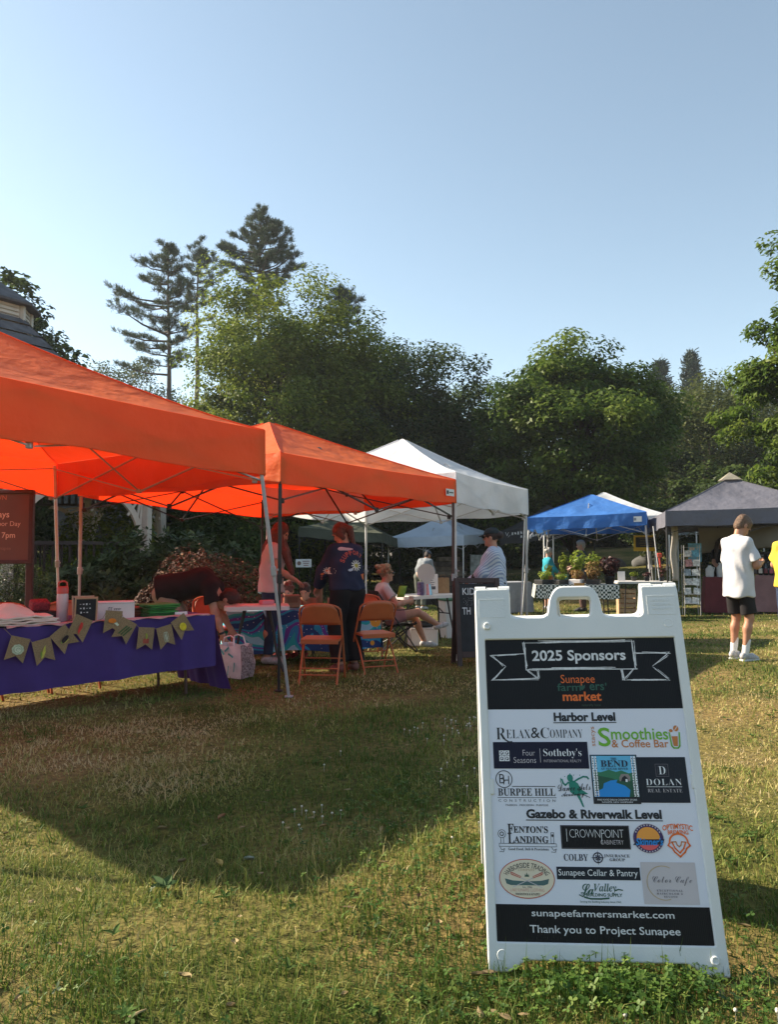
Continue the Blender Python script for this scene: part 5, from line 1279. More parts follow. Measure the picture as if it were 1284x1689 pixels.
def folding_chair(loc, rz, label, group='orange metal folding chairs'):
    """faces +Y"""
    t = thing('folding_chair', label, 'chair', loc, rz, group)
    w = .215
    for sx in (-1, 1):
        m = MB(); m.tube([(sx * w, .24, 0), (sx * w, .03, .43), (sx * w, -.125, .70)], .0115, 8); m.build('side_rail', ORCH, t)
        m = MB(); m.tube([(sx * (w - .022), -.26, 0), (sx * (w - .022), -.06, .28), (sx * (w - .022), .11, .43)], .0105, 8); m.build('rear_leg', ORCH, t)
    m = MB(); pts = []
    for k in range(13):
        a = pi * k / 12; pts.append((w * cos(a) if abs(cos(a)) < .999 else w * cos(a), -.125 - .04 * sin(a), .70 + .105 * sin(a) ** .6))
    m.tube(pts, .0115, 8); m.build('top_rail', ORCH, t)
    m = MB()
    def f(u, v):
        x = (u - .5) * 2; hgt = .59 + (.195 * max(0.0, 1 - abs(x) ** 4) ** .5 + .02) * v
        return Vector((x * (w - .006), -.085 - .075 * (hgt - .59) / .2 - .03 * (1 - x * x), hgt))
    m.grid(f, 14, 6); m.build('backrest', ORCH, t, solid=.012)
    m = MB(); m.prism(rounded([(-.2, -.17), (.2, -.17), (.2, .22), (-.2, .22)], .04), (0, 0, .425), (1, 0, 0), (0, 1, 0), (0, 0, 1), .02); m.box((0, -.165, .42), (.39, .015, .045), None, .004); m.build('seat', ORCH, t)
    m = MB(); m.tube([(-w, .135, .215), (w, .135, .215)], .008, 6); m.tube([(-w + .022, -.20, .09), (w - .022, -.20, .09)], .008, 6); m.tube([(-w + .022, -.155, .15), (w - .022, -.155, .15)], .008, 6); m.build('crossbars', ORCH, t)
    return t

# ---- purple table
PURPLE = mat('purple_tablecloth', (.055, .025, .18), .8, .12, 5, bump=.15, bscale=20, trans=.12, tcol=(.12, .04, .35))
eV = Vector((.738, .674, 0)); nB = Vector((-.674, .738, 0)); nF = -nB; RT = Vector((-1.66, 7.15, 0)); ZT = .705; UP = Vector((0, 0, 1))
def tb(s, back, z=ZT): return RT - eV * s + nB * back + UP * z
def tpx(px, back, z=ZT):
    k = (px - CX) / F_PX; s = (RT.x + nB.x * back - k * (RT.y + nB.y * back)) / (eV.x - k * eV.y); return tb(s, back, z)
tang = atan2(eV.y, eV.x)
tc_ = tb(1.22, .38, 0); tz = g(tc_.x, tc_.y)
folding_table('folding_table', 'long folding table hidden under the purple cloth', (tc_.x, tc_.y, tz), tang, 2.42, .74, ZT - tz - .004, leg=BROWNSTEEL)
m = MB(); LC = 2.52
def fr(u, v):      # front panel
    s = -.03 + LC * u; hem = .245 - .06 * u; z = ZT + .004 - (ZT - hem) * v
    wv = (.022 * sin(s * 9) + .014 * sin(s * 21 + 1 + sin(s * 3)) + .012 * sin(s * 5 + 2)) * v ** .8 + .010 * max(0, 1 - abs((s % .62) - .31) * 40) + .006 * max(0, 1 - abs(v - .52) * 40)
    return tb(s, -.035 - .02 * v - wv, z)
m.grid(fr, 90, 16)
def topf(u, v): return tb(-.03 + LC * u, -.035 + .85 * v, ZT + .004 + .0015 * sin(u * 40) * sin(v * 13))
m.grid(topf, 60, 8)
def endf(u, v):    # right end hangs to the grass and flares
    b = -.035 + .85 * u; z = ZT + .004 - (ZT - (tz + .012)) * v
    wv = .03 * sin(u * 16 + .6) * v + .022 * sin(u * 31) * v
    return tb(-.03 - (.13 * v ** 1.4 + wv * .7), b - .06 * v * (1 - 2 * u), z)
m.grid(endf, 40, 18)
def lendf(u, v):
    b = -.035 + .85 * u
    return tb(LC - .03 + .02 * v + .02 * sin(u * 15) * v, b, ZT + .004 - (ZT - .2) * v)
m.grid(lendf, 30, 10)
def backf(u, v): return tb(-.03 + LC * u, .815 + .02 * v, ZT + .004 - .2 * v)
m.grid(backf, 40, 4)
tag(m.build('tablecloth', PURPLE), 'purple cloth draped over the long table under the near orange canopy', 'tablecloth')
CREAMC = mat('cream_cotton', (.72, .58, .50), .85, .1, 6, bump=.1, bscale=90)
# runner edge of pale cloth lying along the table top
m = MB()
m.grid(lambda u, v: tb(.02 + 1.75 * u, -.045 + .1 * v + .018 * sin(u * 37) * (1 - v), ZT + .012 + .006 * abs(sin(u * 29 + v * 3)) - (.014 if v < .12 else 0) * (1 + sin(u * 51)) * .6), 70, 6)
tag(m.build('table_runner', mat('pale_runner', (.55, .30, .30), .85, .2, 14), solid=.003), 'rumpled pale cloth runner along the edge of the purple table', 'runner')
def heap(name, label, cat, c, ang, L, Wd, layers, mats, th=.012, rough=.012, seed=1, group=None):
    r = random.Random(seed); t = thing(name, label, cat, c, ang, group)
    for k in range(layers):
        ox, oy = r.uniform(-.02, .02), r.uniform(-.02, .02); p = [r.random() * 6 for _ in range(4)]; sc = 1 - .05 * k * r.random()
        m = MB()
        def f(u, v):
            x = (u - .5) * L * sc; y = (v - .5) * Wd * sc; e = min(u, 1 - u, v, 1 - v)
            return Vector((x + ox, y + oy, th * (k + .5) + rough * (sin(u * 9 + p[0]) * sin(v * 7 + p[1]) + .5 * sin(u * 21 + p[2])) * (.3 + .7 * min(1, e * 5)) * .6 + rough * .4))
        m.grid(f, 22, 14); m.build('fold', mats[k % len(mats)], t, solid=th * .8)
    return t
c = tpx(28, .22); t = heap('cloth_pile', 'pile of pale cotton cloth at the left end of the purple table', 'cloth', c, tang, .52, .5, 4, [CREAMC], .018, .03, 2)
m = MB()
def hp(u, v):
    x = (u - .5) * .42; y = (v - .5) * .4; k = max(0, 1 - (2.1 * abs(u - .42)) ** 1.6) * max(0, 1 - (2 * abs(v - .5)) ** 2)
    return Vector((x, y, .05 + .125 * k + .012 * sin(u * 17 + v * 5) * k + .006 * sin(v * 23)))
m.grid(hp, 26, 20); m.build('crumpled_top', CREAMC, t, solid=.01)
REDW = mat('red_woven', (.22, .02, .03), .8, .6, 60)
c = tpx(72, .42); t = thing('basket', 'small black tray holding a folded red patterned cloth', 'tray', c, tang); m = MB(); m.box((0, 0, .045), (.2, .16, .09), None, .01); m.build('tray', DKPLASTIC, t); m = MB(); m.box((-.02, 0, .14), (.15, .1, .08), Matrix.Rotation(.35, 3, 'X'), .012); m.build('cloth', REDW, t)
BOT = mat('pale_bottle', (.62, .50, .50), .35, .05, 10); REDP = mat('red_plastic', (.55, .07, .05), .4, .08, 10)
c = tpx(105.5, .30); t = thing('water_bottle', 'tall pale water bottle with a red lid and carrying loop', 'bottle', c, tang)
m = MB(); m.lathe((0, 0, 0), [(.044, 0), (.047, .008), (.047, .215), (.043, .235)], 24); m.build('body', BOT, t)
m = MB(); m.lathe((0, 0, .2355), [(.047, 0), (.047, .05), (.04, .06), (.0, .062)], 24); l = m.build('lid', REDP, t)
m = MB(); m.tube([(-.038, 0, .285), (-.034, 0, .325), (-.015, 0, .338), (.015, 0, .338), (.034, 0, .325), (.038, 0, .285)], .008, 8); m.build('handle', REDP, l)
PINE = mat('pine_wood', (.50, .33, .20), .6, .2, 12); SLATEB = mat('chalkboard_slate', (.018, .02, .024), .75, .3, 14)
c = tpx(142, .10); t = thing('tabletop_chalkboard', 'small wooden A-frame chalkboard standing on the purple table', 'chalkboard', c, tang - .25)
for sg, nm in ((-1, 'front_board'), (1, 'back_board')):
    R = Matrix.Rotation(-sg * .27, 3, 'X'); m = MB()
    m.box(R @ Vector((0, 0, .11)) + Vector((0, sg * .062, 0)), (.16, .006, .19), R); b = m.build(nm, SLATEB, t); m = MB()
    for x in (-.083, .083): m.box(R @ Vector((x, 0, .112)) + Vector((0, sg * .062, 0)), (.013, .014, .224), R, .002)
    m.box(R @ Vector((0, 0, .215)) + Vector((0, sg * .062, 0)), (.152, .012, .012), R)
    m.build('frame', PINE, b)
    if sg < 0:
        m = MB()
        for i in range(3):
            for j in range(4 - (i == 2)):
                m.box(R @ Vector((-.045 + .024 * j + .004 * i, -.005, .165 - .036 * i)) + Vector((0, sg * .062, 0)), (.012, .002, .003 + .006 * ((i + j) % 3)), R)
        m.build('chalk_writing', CHALK, b)
WBOX = mat('white_card_box', (.72, .68, .66), .7, .05, 8); PENC = mat('pencil_grey', (.09, .09, .1), .7, .1)
c = tpx(193, .18); t = thing('card_box', 'white cardboard box with handwriting beside the green cloths', 'box', c, tang - .35)
m = MB(); m.box((0, 0, .072), (.30, .2, .144), None, .003); m.build('carton', WBOX, t); m = MB(); m.box((0, 0, .151), (.306, .206, .012), None, .003); m.build('lid', WBOX, t)
m = MB(); x = -.06
for (dx, hh_) in ((0, .04), (.018, .036), (.045, .016), (.06, .016), (.075, .014), (.088, .016)): m.box((x + dx, -.1015, .095), (.0045, .002, hh_)); m.box((x + dx + .006, -.1015, .095 + hh_ / 2 - .004), (.013, .002, .004))
m.build('handwriting', PENC, t)
GRC = mat('green_cotton', (.05, .24, .05), .85, .25, 9); GRC2 = mat('dark_green_cotton', (.03, .13, .03), .85, .25, 9)
c = tpx(263, .22); heap('folded_shirts', 'stack of folded green cloths on the purple table', 'cloth stack', c, tang, .30, .26, 7, [GRC, GRC2, GRC], .0165, .006, 5)
c = tpx(229, .36); heap('folded_shirts', 'small stack of folded rust brown cloths behind the white box', 'cloth stack', c, tang, .16, .2, 5, [mat('rust_cotton', (.2, .08, .04), .85, .2, 9)], .017, .005, 6)
c = tpx(301, .07); t = thing('price_card', 'small white card propped near the right end of the purple table', 'card', c, tang); m = MB(); m.box((0, 0, .022), (.12, .003, .04), Matrix.Rotation(-.3, 3, 'X')); m.box((0, .012, .02), (.12, .003, .042), Matrix.Rotation(.3, 3, 'X')); m.build('folded_card', WBOX, t)

# ---- bunting pinned along the cloth
BURLAP = mat('burlap', (.30, .20, .105), .9, .25, 120, bump=.3, bscale=220)
fl = [(33, 1071, -16, 'cabbage'), (76, 1074, 12, 'corn'), (110, 1054, 38, 'eggplant'), (134, 1036, -26, 'chili'), (189, 1026, -6, 'squash'), (208, 1040, -30, 'cucumber'), (243, 1053, -6, 'pepper'), (276, 1050, 12, 'celery'), (303, 1033, 32, 'lemon')]
def wall_at(px, py, off=-.075):
    p = tpx(px, off, 0); q = at(px, py, p.y); return Vector((p.x, p.y, q.z))
bw = thing('bunting', 'burlap bunting of swallow-tailed flags painted with vegetables, hung on the purple cloth', 'bunting', wall_at(150, 1050))
m = MB(); tops = []
for i, (px, py, a, k) in enumerate(fl):
    o_ = wall_at(px, py, -.072 - .004 * (i % 2)); ca, sa = cos(radians(a)), sin(radians(a)); ex = eV * ca + UP * sa; ey = UP * ca - eV * sa
    tops += [o_ - ex * .066 + ey * .088, o_ + ex * .066 + ey * .088]
tops.insert(0, wall_at(10, 1036)); tops.insert(9, wall_at(157, 1027)); tops.insert(10, wall_at(172, 1020))
m.tube(tops, .0022, 5, False); put(m.build('string', BURLAP), bw)
FC = lambda n, c: mat('flagpaint_' + n, c, .85, .15, 30)
for i, (px, py, a, k) in enumerate(fl):
    o_ = wall_at(px, py, -.078 - .006 * (i % 2)); ca, sa = cos(radians(a)), sin(radians(a)); ex = eV * ca + UP * sa; ey = UP * ca - eV * sa; n_ = ex.cross(ey)
    M = Matrix((ex, ey, n_)).transposed().to_4x4(); M.translation = o_
    m = MB(); w2, h2 = .073, .095
    pl = [(-w2, h2), (w2, h2), (w2 * 1.02, -h2), (0, -h2 * .52), (-w2 * 1.02, -h2)]
    N_ = 6
    def ff(u, v): 
        x = (u - .5) * 2 * w2; yb = -h2 * (.52 + .48 * abs(2 * u - 1)); y = h2 + (yb - h2) * v
        return Vector((x, y, .006 * sin(u * 5 + i) * (.3 + v) + .004 * v))
    m.grid(ff, 10, 8)
    f_ = m.build('flag', BURLAP); f_.matrix_world = M; put(f_, bw)
    art = Art(); B = lambda s, *p: [(x * s, y * s) for x, y in p]
    if k == 'cabbage':
        for t in range(8): art.disc((.026 * cos(t * .785), .023 * sin(t * .785)), .020, .018, FC('pale', (.5, .55, .38)), .001 + t * .0001)
        art.disc((0, 0), .03, .027, FC('pale2', (.62, .66, .5)), .0025); art.ring((0, 0), .03, .027, .003, FC('leaf', (.25, .35, .15)), .003); art.ring((.004, 0), .016, .014, .003, FC('leaf', (.25, .35, .15)), .003, 20, 300)
    elif k == 'corn':
        art.poly(B(1, (-.03, -.05), (-.012, -.045), (.012, -.005), (.02, .045), (.005, .03), (-.014, -.005)), FC('yellow', (.55, .5, .08)), .001); art.poly(B(1, (-.032, -.052), (-.03, -.01), (-.015, .02), (-.016, -.02)), FC('leafg', (.22, .3, .06)), .0015)
    elif k == 'eggplant':
        art.poly([(.038 * cos(t) , .018 * sin(t) + .006 * cos(t)) for t in np.linspace(0, 6.1, 18)], FC('aubergine', (.02, .01, .015)), .001); art.poly(B(1, (-.045, -.006), (-.03, .01), (-.034, -.014)), FC('leafg', (.22, .3, .06)), .0015); art.line(B(1, (-.02, -.022), (.02, -.018)), .005, FC('yellow', (.55, .5, .08)), .0016)
    elif k == 'chili': art.poly(B(1, (-.012, .05), (.008, .046), (.016, .01), (.012, -.03), (.016, -.052), (-.004, -.03), (-.012, .01)), FC('red', (.6, .04, .03)), .001)
    elif k == 'squash': art.disc((-.012, .012), .034, .02, FC('orange', (.75, .2, .02)), .001); art.poly(B(1, (.005, -.008), (.035, -.03), (.05, -.022), (.03, .0)), FC('pale2', (.62, .66, .5)), .0014)
    elif k == 'cucumber':
        for x in (-.022, 0, .022): art.line(B(1, (x - .016, -.04), (x, .0), (x + .018, .04)), .012, FC('deepgreen', (.06, .12, .04)), .001)
    elif k == 'pepper': art.rect((0, -.02), .05, .04, FC('brick', (.36, .06, .04)), .001); art.line(B(1, (0, .0), (.004, .02), (-.004, .04)), .012, FC('lime', (.35, .42, .05)), .0014); art.disc((-.012, -.022), .016, .02, FC('brick2', (.42, .08, .05)), .0014)
    elif k == 'celery':
        for x in (-.014, -.002, .01): art.ring((x, 0), .01, .045, .0035, FC('palegreen', (.6, .66, .5)), .001); 
    else: art.disc((0, 0), .032, .036, FC('lemon', (.75, .58, .02)), .001); art.ring((-.002, 0), .026, .03, .003, FC('lemon2', (.85, .72, .15)), .0014, 60, 200)
    import bmesh as _bm
    me = bpy.data.meshes.new('painting'); me.from_pydata(art.V, [], art.F)
    for q in art.mats: me.materials.append(q)
    me.polygons.foreach_set('material_index', art.M); me.update()
    p_ = link_mesh('painting', me, f_); p_.location = (0, 0, .012)
# chairs tucked behind the purple table
for px, back, a, lb in ((25, 1.05, pi + .25, 'orange folding chair tucked behind the left part of the purple table'), (120, 1.1, pi - .1, 'orange folding chair behind the middle of the purple table')):
    p = tpx(px, back, 0); folding_chair((p.x, p.y, g(p.x, p.y)), tang + a, lb)

# ---- children's table with the sea-life cloth
def sea_cloth():
    m = mat('sea_life_cloth', (.02, .22, .42), .75, .1, 3); N = m.node_tree.nodes; L = m.node_tree.links; p = N['Principled BSDF']
    tc = N.new('ShaderNodeTexCoord'); w_ = N.new('ShaderNodeTexWave'); w_.wave_type = 'BANDS'; w_.bands_direction = 'Z'; w_.inputs['Scale'].default_value = .75; w_.inputs['Distortion'].default_value = 11; w_.inputs['Detail'].default_value = 2; w_.inputs['Detail Scale'].default_value = 1.6
    L.new(tc.outputs['Object'], w_.inputs['Vector'])
    r = N.new('ShaderNodeValToRGB'); r.color_ramp.interpolation = 'CONSTANT'; el = r.color_ramp.elements
    for _ in range(4): el.new(.5)
    for e, (t, c) in zip(el, ((0, (.01, .05, .2)), (.16, (.02, .33, .55)), (.36, (.14, .04, .34)), (.58, (.02, .24, .5)), (.72, (.02, .42, .45)), (.9, (.3, .6, .75)))): e.position = t; e.color = c + (1,)
    L.new(w_.outputs['Fac'], r.inputs[0])
    v = N.new('ShaderNodeTexVoronoi'); v.inputs['Scale'].default_value = 3.4; L.new(tc.outputs['Object'], v.inputs['Vector'])
    lt = N.new('ShaderNodeMath'); lt.operation = 'LESS_THAN'; lt.inputs[1].default_value = .24; L.new(v.outputs['Distance'], lt.inputs[0])
    sp = N.new('ShaderNodeSeparateColor'); L.new(v.outputs['Color'], sp.inputs[0]); g2 = N.new('ShaderNodeMath'); g2.operation = 'GREATER_THAN'; g2.inputs[1].default_value = .62; L.new(sp.outputs[0], g2.inputs[0])
    mu = N.new('ShaderNodeMath'); mu.operation = 'MULTIPLY'; L.new(lt.outputs[0], mu.inputs[0]); L.new(g2.outputs[0], mu.inputs[1])
    v2 = N.new('ShaderNodeTexVoronoi'); v2.inputs['Scale'].default_value = 22; L.new(tc.outputs['Object'], v2.inputs['Vector']); l2 = N.new('ShaderNodeMath'); l2.operation = 'LESS_THAN'; l2.inputs[1].default_value = .13; L.new(v2.outputs['Distance'], l2.inputs[0])
    mx = N.new('ShaderNodeMix'); mx.data_type = 'RGBA'; mx.inputs[7].default_value = (.8, .36, .03, 1); L.new(mu.outputs[0], mx.inputs[0]); L.new(r.outputs[0], mx.inputs[6])
    m2 = N.new('ShaderNodeMix'); m2.data_type = 'RGBA'; m2.inputs[7].default_value = (.75, .75, .85, 1); L.new(l2.outputs[0], m2.inputs[0]); L.new(mx.outputs[2], m2.inputs[6]); L.new(m2.outputs[2], p.inputs['Base Color'])
    return m
SEA = sea_cloth()
kx, ky = -1.12, 9.85; kz = g(kx, ky); kang = radians(14); KL, KW, KH = 1.85, .74, .66
folding_table('folding_table', 'children\'s table under the sea-life cloth', (kx, ky, kz), kang, KL, KW, KH)
t = thing('sea_tablecloth', 'blue and purple cloth printed with sea life on the children\'s table', 'tablecloth', (kx, ky, kz), kang); m = MB()
m.grid(lambda u, v: Vector(((u - .5) * (KL + .05), (v - .5) * (KW + .05), KH + .006)), 20, 8)
for sg in (-1, 1):
    m.grid(lambda u, v: Vector(((u - .5) * (KL + .05), sg * ((KW + .05) / 2 + .02 * v + .015 * sin(u * 31) * v), KH + .006 - (.50 + .02 * sin(u * 11)) * v)), 50, 8)
    m.grid(lambda u, v: Vector((sg * ((KL + .05) / 2 + .03 * v + .02 * sin(u * 17) * v), (u - .5) * (KW + .05), KH + .006 - .5 * v)), 20, 8)
m.build('cloth', SEA, t)
w1 = gp(425, 8.75); folding_table('folding_table', 'small white folding table in front of the long haired woman', w1, radians(10), .72, .5, .74, curved=True, group='white folding tables')
w2 = gp(698, 12.0); w2.z = g(w2.x, w2.y); wt2 = folding_table('folding_table', 'white folding table with dark bowed legs beside the seated woman', w2, radians(38), 1.22, .6, .76, curved=True, group='white folding tables')
for px, Y, a, lb in ((532, 8.05, radians(-4), 'orange folding chair with its back to the camera, beside the jacket woman'), (617, 8.75, radians(22), 'orange folding chair turned slightly, right of the jacket woman'), (603, 10.5, radians(185), 'orange folding chair on the far side of the sea-life table'), (352, 9.2, radians(200), 'orange folding chair seen beside the stooping man\'s arm')):
    folding_chair(gp(px, Y), a, lb)

KTOP = Vector((0, 0, KH + .012))
def ktp(x, y, dz=0.0): p = Matrix.Rotation(kang, 3, 'Z') @ Vector((x, y, 0)); return Vector((kx + p.x, ky + p.y, kz + KH + .012 + dz))
CARD = mat('brown_card', (.32, .17, .10), .8, .15, 12); PINKP = mat('pink_plastic', (.6, .16, .15), .5, .1, 10)
t = thing('craft_bucket', 'pinkish red bucket of craft tools on the children\'s table', 'bucket', ktp(-.36, -.20)); m = MB(); m.lathe((0, 0, 0), [(.085, 0), (.11, .17), (.114, .175), (.108, .175), (.084, .01), (0, .01)], 20); m.build('pail', PINKP, t); m = MB(); m.tube([(-.11, 0, .17), (-.08, 0, .25), (0, 0, .285), (.08, 0, .25), (.11, 0, .17)], .004, 6); m.build('handle', STEEL, t)
t = thing('cup_stack', 'tall stack of brown paper cups on the children\'s table', 'cups', ktp(.20, -.2)); m = MB()
for i in range(10): m.lathe((0, 0, .022 * i), [(.032, 0), (.044, .08), (.046, .083), (.041, .083)], 16)
m.build('cups', CARD, t)
t = thing('card_box', 'open brown cardboard box on the children\'s table by the jacket woman\'s hand', 'box', ktp(.45, -.15), .3); m = MB()
for (c, s_) in (((0, 0, .005), (.24, .18, .01)), ((-.118, 0, .06), (.005, .18, .12)), ((.118, 0, .06), (.005, .18, .12)), ((0, -.088, .06), (.231, .005, .12)), ((0, .088, .06), (.231, .005, .12))): m.box(c, s_)
m.build('carton', CARD, t); m = MB(); m.box((0, -.13, .135), (.235, .08, .004), Matrix.Rotation(.4, 3, 'X')); m.build('flap', CARD, t)
t = thing('craft_box', 'plain brown craft box between the two children', 'box', ktp(-.12, -.02), .2); m = MB(); m.box((0, 0, .08), (.2, .14, .16), None, .01); m.build('carton', CARD, t); m = MB(); m.box((0, -.071, .1), (.13, .004, .07)); m.build('panel', mat('card_panel', (.24, .11, .06), .8), t)
t = thing('paper_sheets', 'loose paper sheets on the small white table', 'paper', (w1.x + .02, w1.y - .06, w1.z + .741), .2); m = MB(); m.box((-.12, 0, .003), (.21, .28, .004), Rz(.3)); m.box((.12, .02, .003), (.2, .26, .004), Rz(-.2)); m.build('sheets', WBOX, t); m = MB(); m.box((.1, .03, .03), (.16, .09, .05), Rz(.5), .01); m.build('pink_pad', mat('pink_paper', (.6, .25, .3), .8), t)

# ---- shopping bag the stooping man reaches into
BAGM = mat('white_bag_print', (.74, .75, .76), .6, .12, 9); BAGR = mat('red_bag_side', (.20, .03, .04), .6, .6, 55, col2=(.55, .4, .4)); TURQ = mat('turquoise_print', (.08, .42, .42), .6)
bp0 = gp(388, 8.25); t = thing('shopping_bag', 'white shopping bag with a red speckled side standing on the grass', 'bag', bp0, radians(-28))
m = MB()
def bagf(x0, x1, y0, y1):
    def f(u, v):
        x = x0 + (x1 - x0) * u; y = y0 + (y1 - y0) * u; k = 1 + .10 * sin(pi * v) + .05 * sin(7 * u + 5 * v) + .03 * sin(17 * v + 9 * u)
        return Vector((x * k, y * k, .34 * v + .012 * sin(u * 9) * v))
    return f
m.grid(bagf(-.17, .17, -.1, -.1), 14, 12); m.grid(bagf(.17, -.17, .1, .1), 14, 12); m.grid(bagf(-.17, -.17, .1, -.1), 8, 12); m.grid(lambda u, v: Vector(((u - .5) * .34, (v - .5) * .2, .004)), 4, 4); m.build('body', BAGM, t)
m = MB(); m.grid(bagf(.17, .17, -.1, .1), 8, 12); m.build('side_panel', BAGR, t)
m = MB()
for (x, z, a) in ((-.06, .27, .9), (.0, .3, -.7), (.05, .24, .5), (-.1, .2, -.3)): m.box((x, -.118, z), (.07, .004, .018), Matrix.Rotation(a, 3, 'Y'))
for (x, z) in ((-.09, .1), (.02, .08), (.1, .12)): m.box((x, -.121, z), (.008, .004, .1), Matrix.Rotation(.1, 3, 'Y'))
m.build('print', TURQ, t)
for y in (-.1, .1):
    m = MB(); m.tube([(-.08, y, .33), (-.06, y * .8, .42), (.0, y * .6, .44), (.06, y * .8, .42), (.08, y, .33)], .008, 6); m.build('handle', BAGM, t)

# ---- things on and under the second white table
def wp(x, y, dz=0.0): p = Rz(radians(38)) @ Vector((x, y, 0)); return Vector((w2.x + p.x, w2.y + p.y, w2.z + .762 + dz))
t = thing('prize_wheel', 'round white paddle standing in a striped metallic pail on the white table', 'paddle', wp(.02, -.05))
m = MB(); n = 24; PCOL = [mat('pail_pink', (.6, .22, .2), .3, .05, metal=.5), mat('pail_blue', (.25, .45, .55), .3, .05, metal=.5), mat('pail_silver', (.6, .6, .62), .3, .05, metal=.5)]
for k in range(n):
    m.mat(k // 2 % 3); a0, a1 = 2 * pi * k / n, 2 * pi * (k + 1) / n
    m.add([(.105 * cos(a0), .105 * sin(a0), 0), (.105 * cos(a1), .105 * sin(a1), 0), (.075 * cos(a1), .075 * sin(a1), .165), (.075 * cos(a0), .075 * sin(a0), .165)], [(0, 1, 2, 3)])
m.mat(2).lathe((0, 0, .16), [(.075, 0), (.0, .004)], 24); m.build('pail', PCOL, t)
m = MB(); pl = [(.14 * cos(a), .34 + .14 * sin(a)) for a in np.linspace(-1.15, pi + 1.15, 22)] + [(-.075, .165), (.075, .165)]; m.prism(pl, (0, .006, 0), (1, 0, 0), (0, 0, 1), (0, -1, 0), .012); m.build('round_board', mat('frosted_white', (.66, .66, .66), .4, .04, 10, trans=.3), t)
t = thing('tall_can', 'purple patterned drink can on the white table', 'can', wp(-.17, -.14)); m = MB(); m.lathe((0, 0, 0), [(.05, 0), (.054, .01), (.054, .185), (.045, .2)], 18); m.build('body', mat('purple_print', (.09, .06, .15), .4, .6, 40), t); m = MB(); m.lathe((0, 0, .2005), [(.045, 0), (.043, .008), (0, .008)], 18); m.build('lid', STEEL, t)
t = thing('paper_bag', 'brown paper bag at the right end of the white table', 'bag', wp(.50, .12), .4); m = MB(); m.grid(lambda u, v: Vector((.13 * cos(2 * pi * u) * (abs(cos(2 * pi * u)) ** -.5 if abs(cos(2 * pi * u)) > .7 else 1.19) * (1 - .06 * v), .08 * sin(2 * pi * u) * (1 - .1 * v), .24 * v + .01 * sin(u * 40) * v)), 32, 6); m.build('body', mat('kraft_paper', (.34, .19, .09), .8, .15, 20, bump=.2), t)
m = MB(); m.tube([(-.05, -.05, .24), (-.04, -.04, .29), (.04, -.04, .29), (.05, -.05, .24)], .004, 5); m.build('handle', mat('kraft_paper', (.34, .19, .09)), t)
t = thing('price_board', 'white printed sheet leaning on the white table behind the round paddle', 'notice', wp(.26, .12), .0); R = Matrix.Rotation(-.22, 3, 'X'); m = MB(); m.box(R @ Vector((0, 0, .16)), (.24, .006, .31), R); b = m.build('sheet', WBOX, t); m = MB()
for i in range(7): m.box(R @ Vector((-.01, -.005, .28 - .035 * i)), (.16 - .03 * (i % 3), .002, .008), R)
m.box(R @ Vector((.02, -.005, .09)), (.12, .002, .05), R); m.build('print', PENC, b)
p = gp(697, 11.75); t = thing('cooler_box', 'white storage box under the white table', 'box', p, .15); m = MB(); m.box((0, 0, .13), (.42, .3, .26), None, .015); m.build('body', TABLETOP, t); m = MB(); m.box((0, 0, .267), (.43, .31, .014), None, .006); m.build('lid', TABLETOP, t)
t = thing('dark_bag', 'flat black bag lying on the white storage box', 'bag', p + Vector((-.02, 0, .274)), .15); s = Soft(.05); s.ell((0, 0, .04), (.22, .13, .05)).ell((-.1, .0, .05), (.13, .11, .05)); me = s.mesh('body', DKPLASTIC, .015, .006, 30); link_mesh('body', me, t); m = MB(); m.tube([(-.08, -.1, .05), (-.03, -.14, .09), (.06, -.14, .09), (.1, -.1, .05)], .008, 6); m.build('strap', DKPLASTIC, t)
p = gp(747, 13.0); t = thing('waste_bin', 'pale grey upright bin behind the kids chalkboard', 'bin', p, .3); m = MB(); m.prism([(-.17, 0), (.17, 0), (.2, .62), (-.2, .62)], (0, -.16, 0), (1, 0, 0), (0, 0, 1), (0, 1, 0), .32); m.build('body', TABLETOP, t); m = MB(); m.box((0, 0, .645), (.44, .38, .05), None, .015); m.build('lid', mat('green_lid', (.08, .2, .12), .5), t)
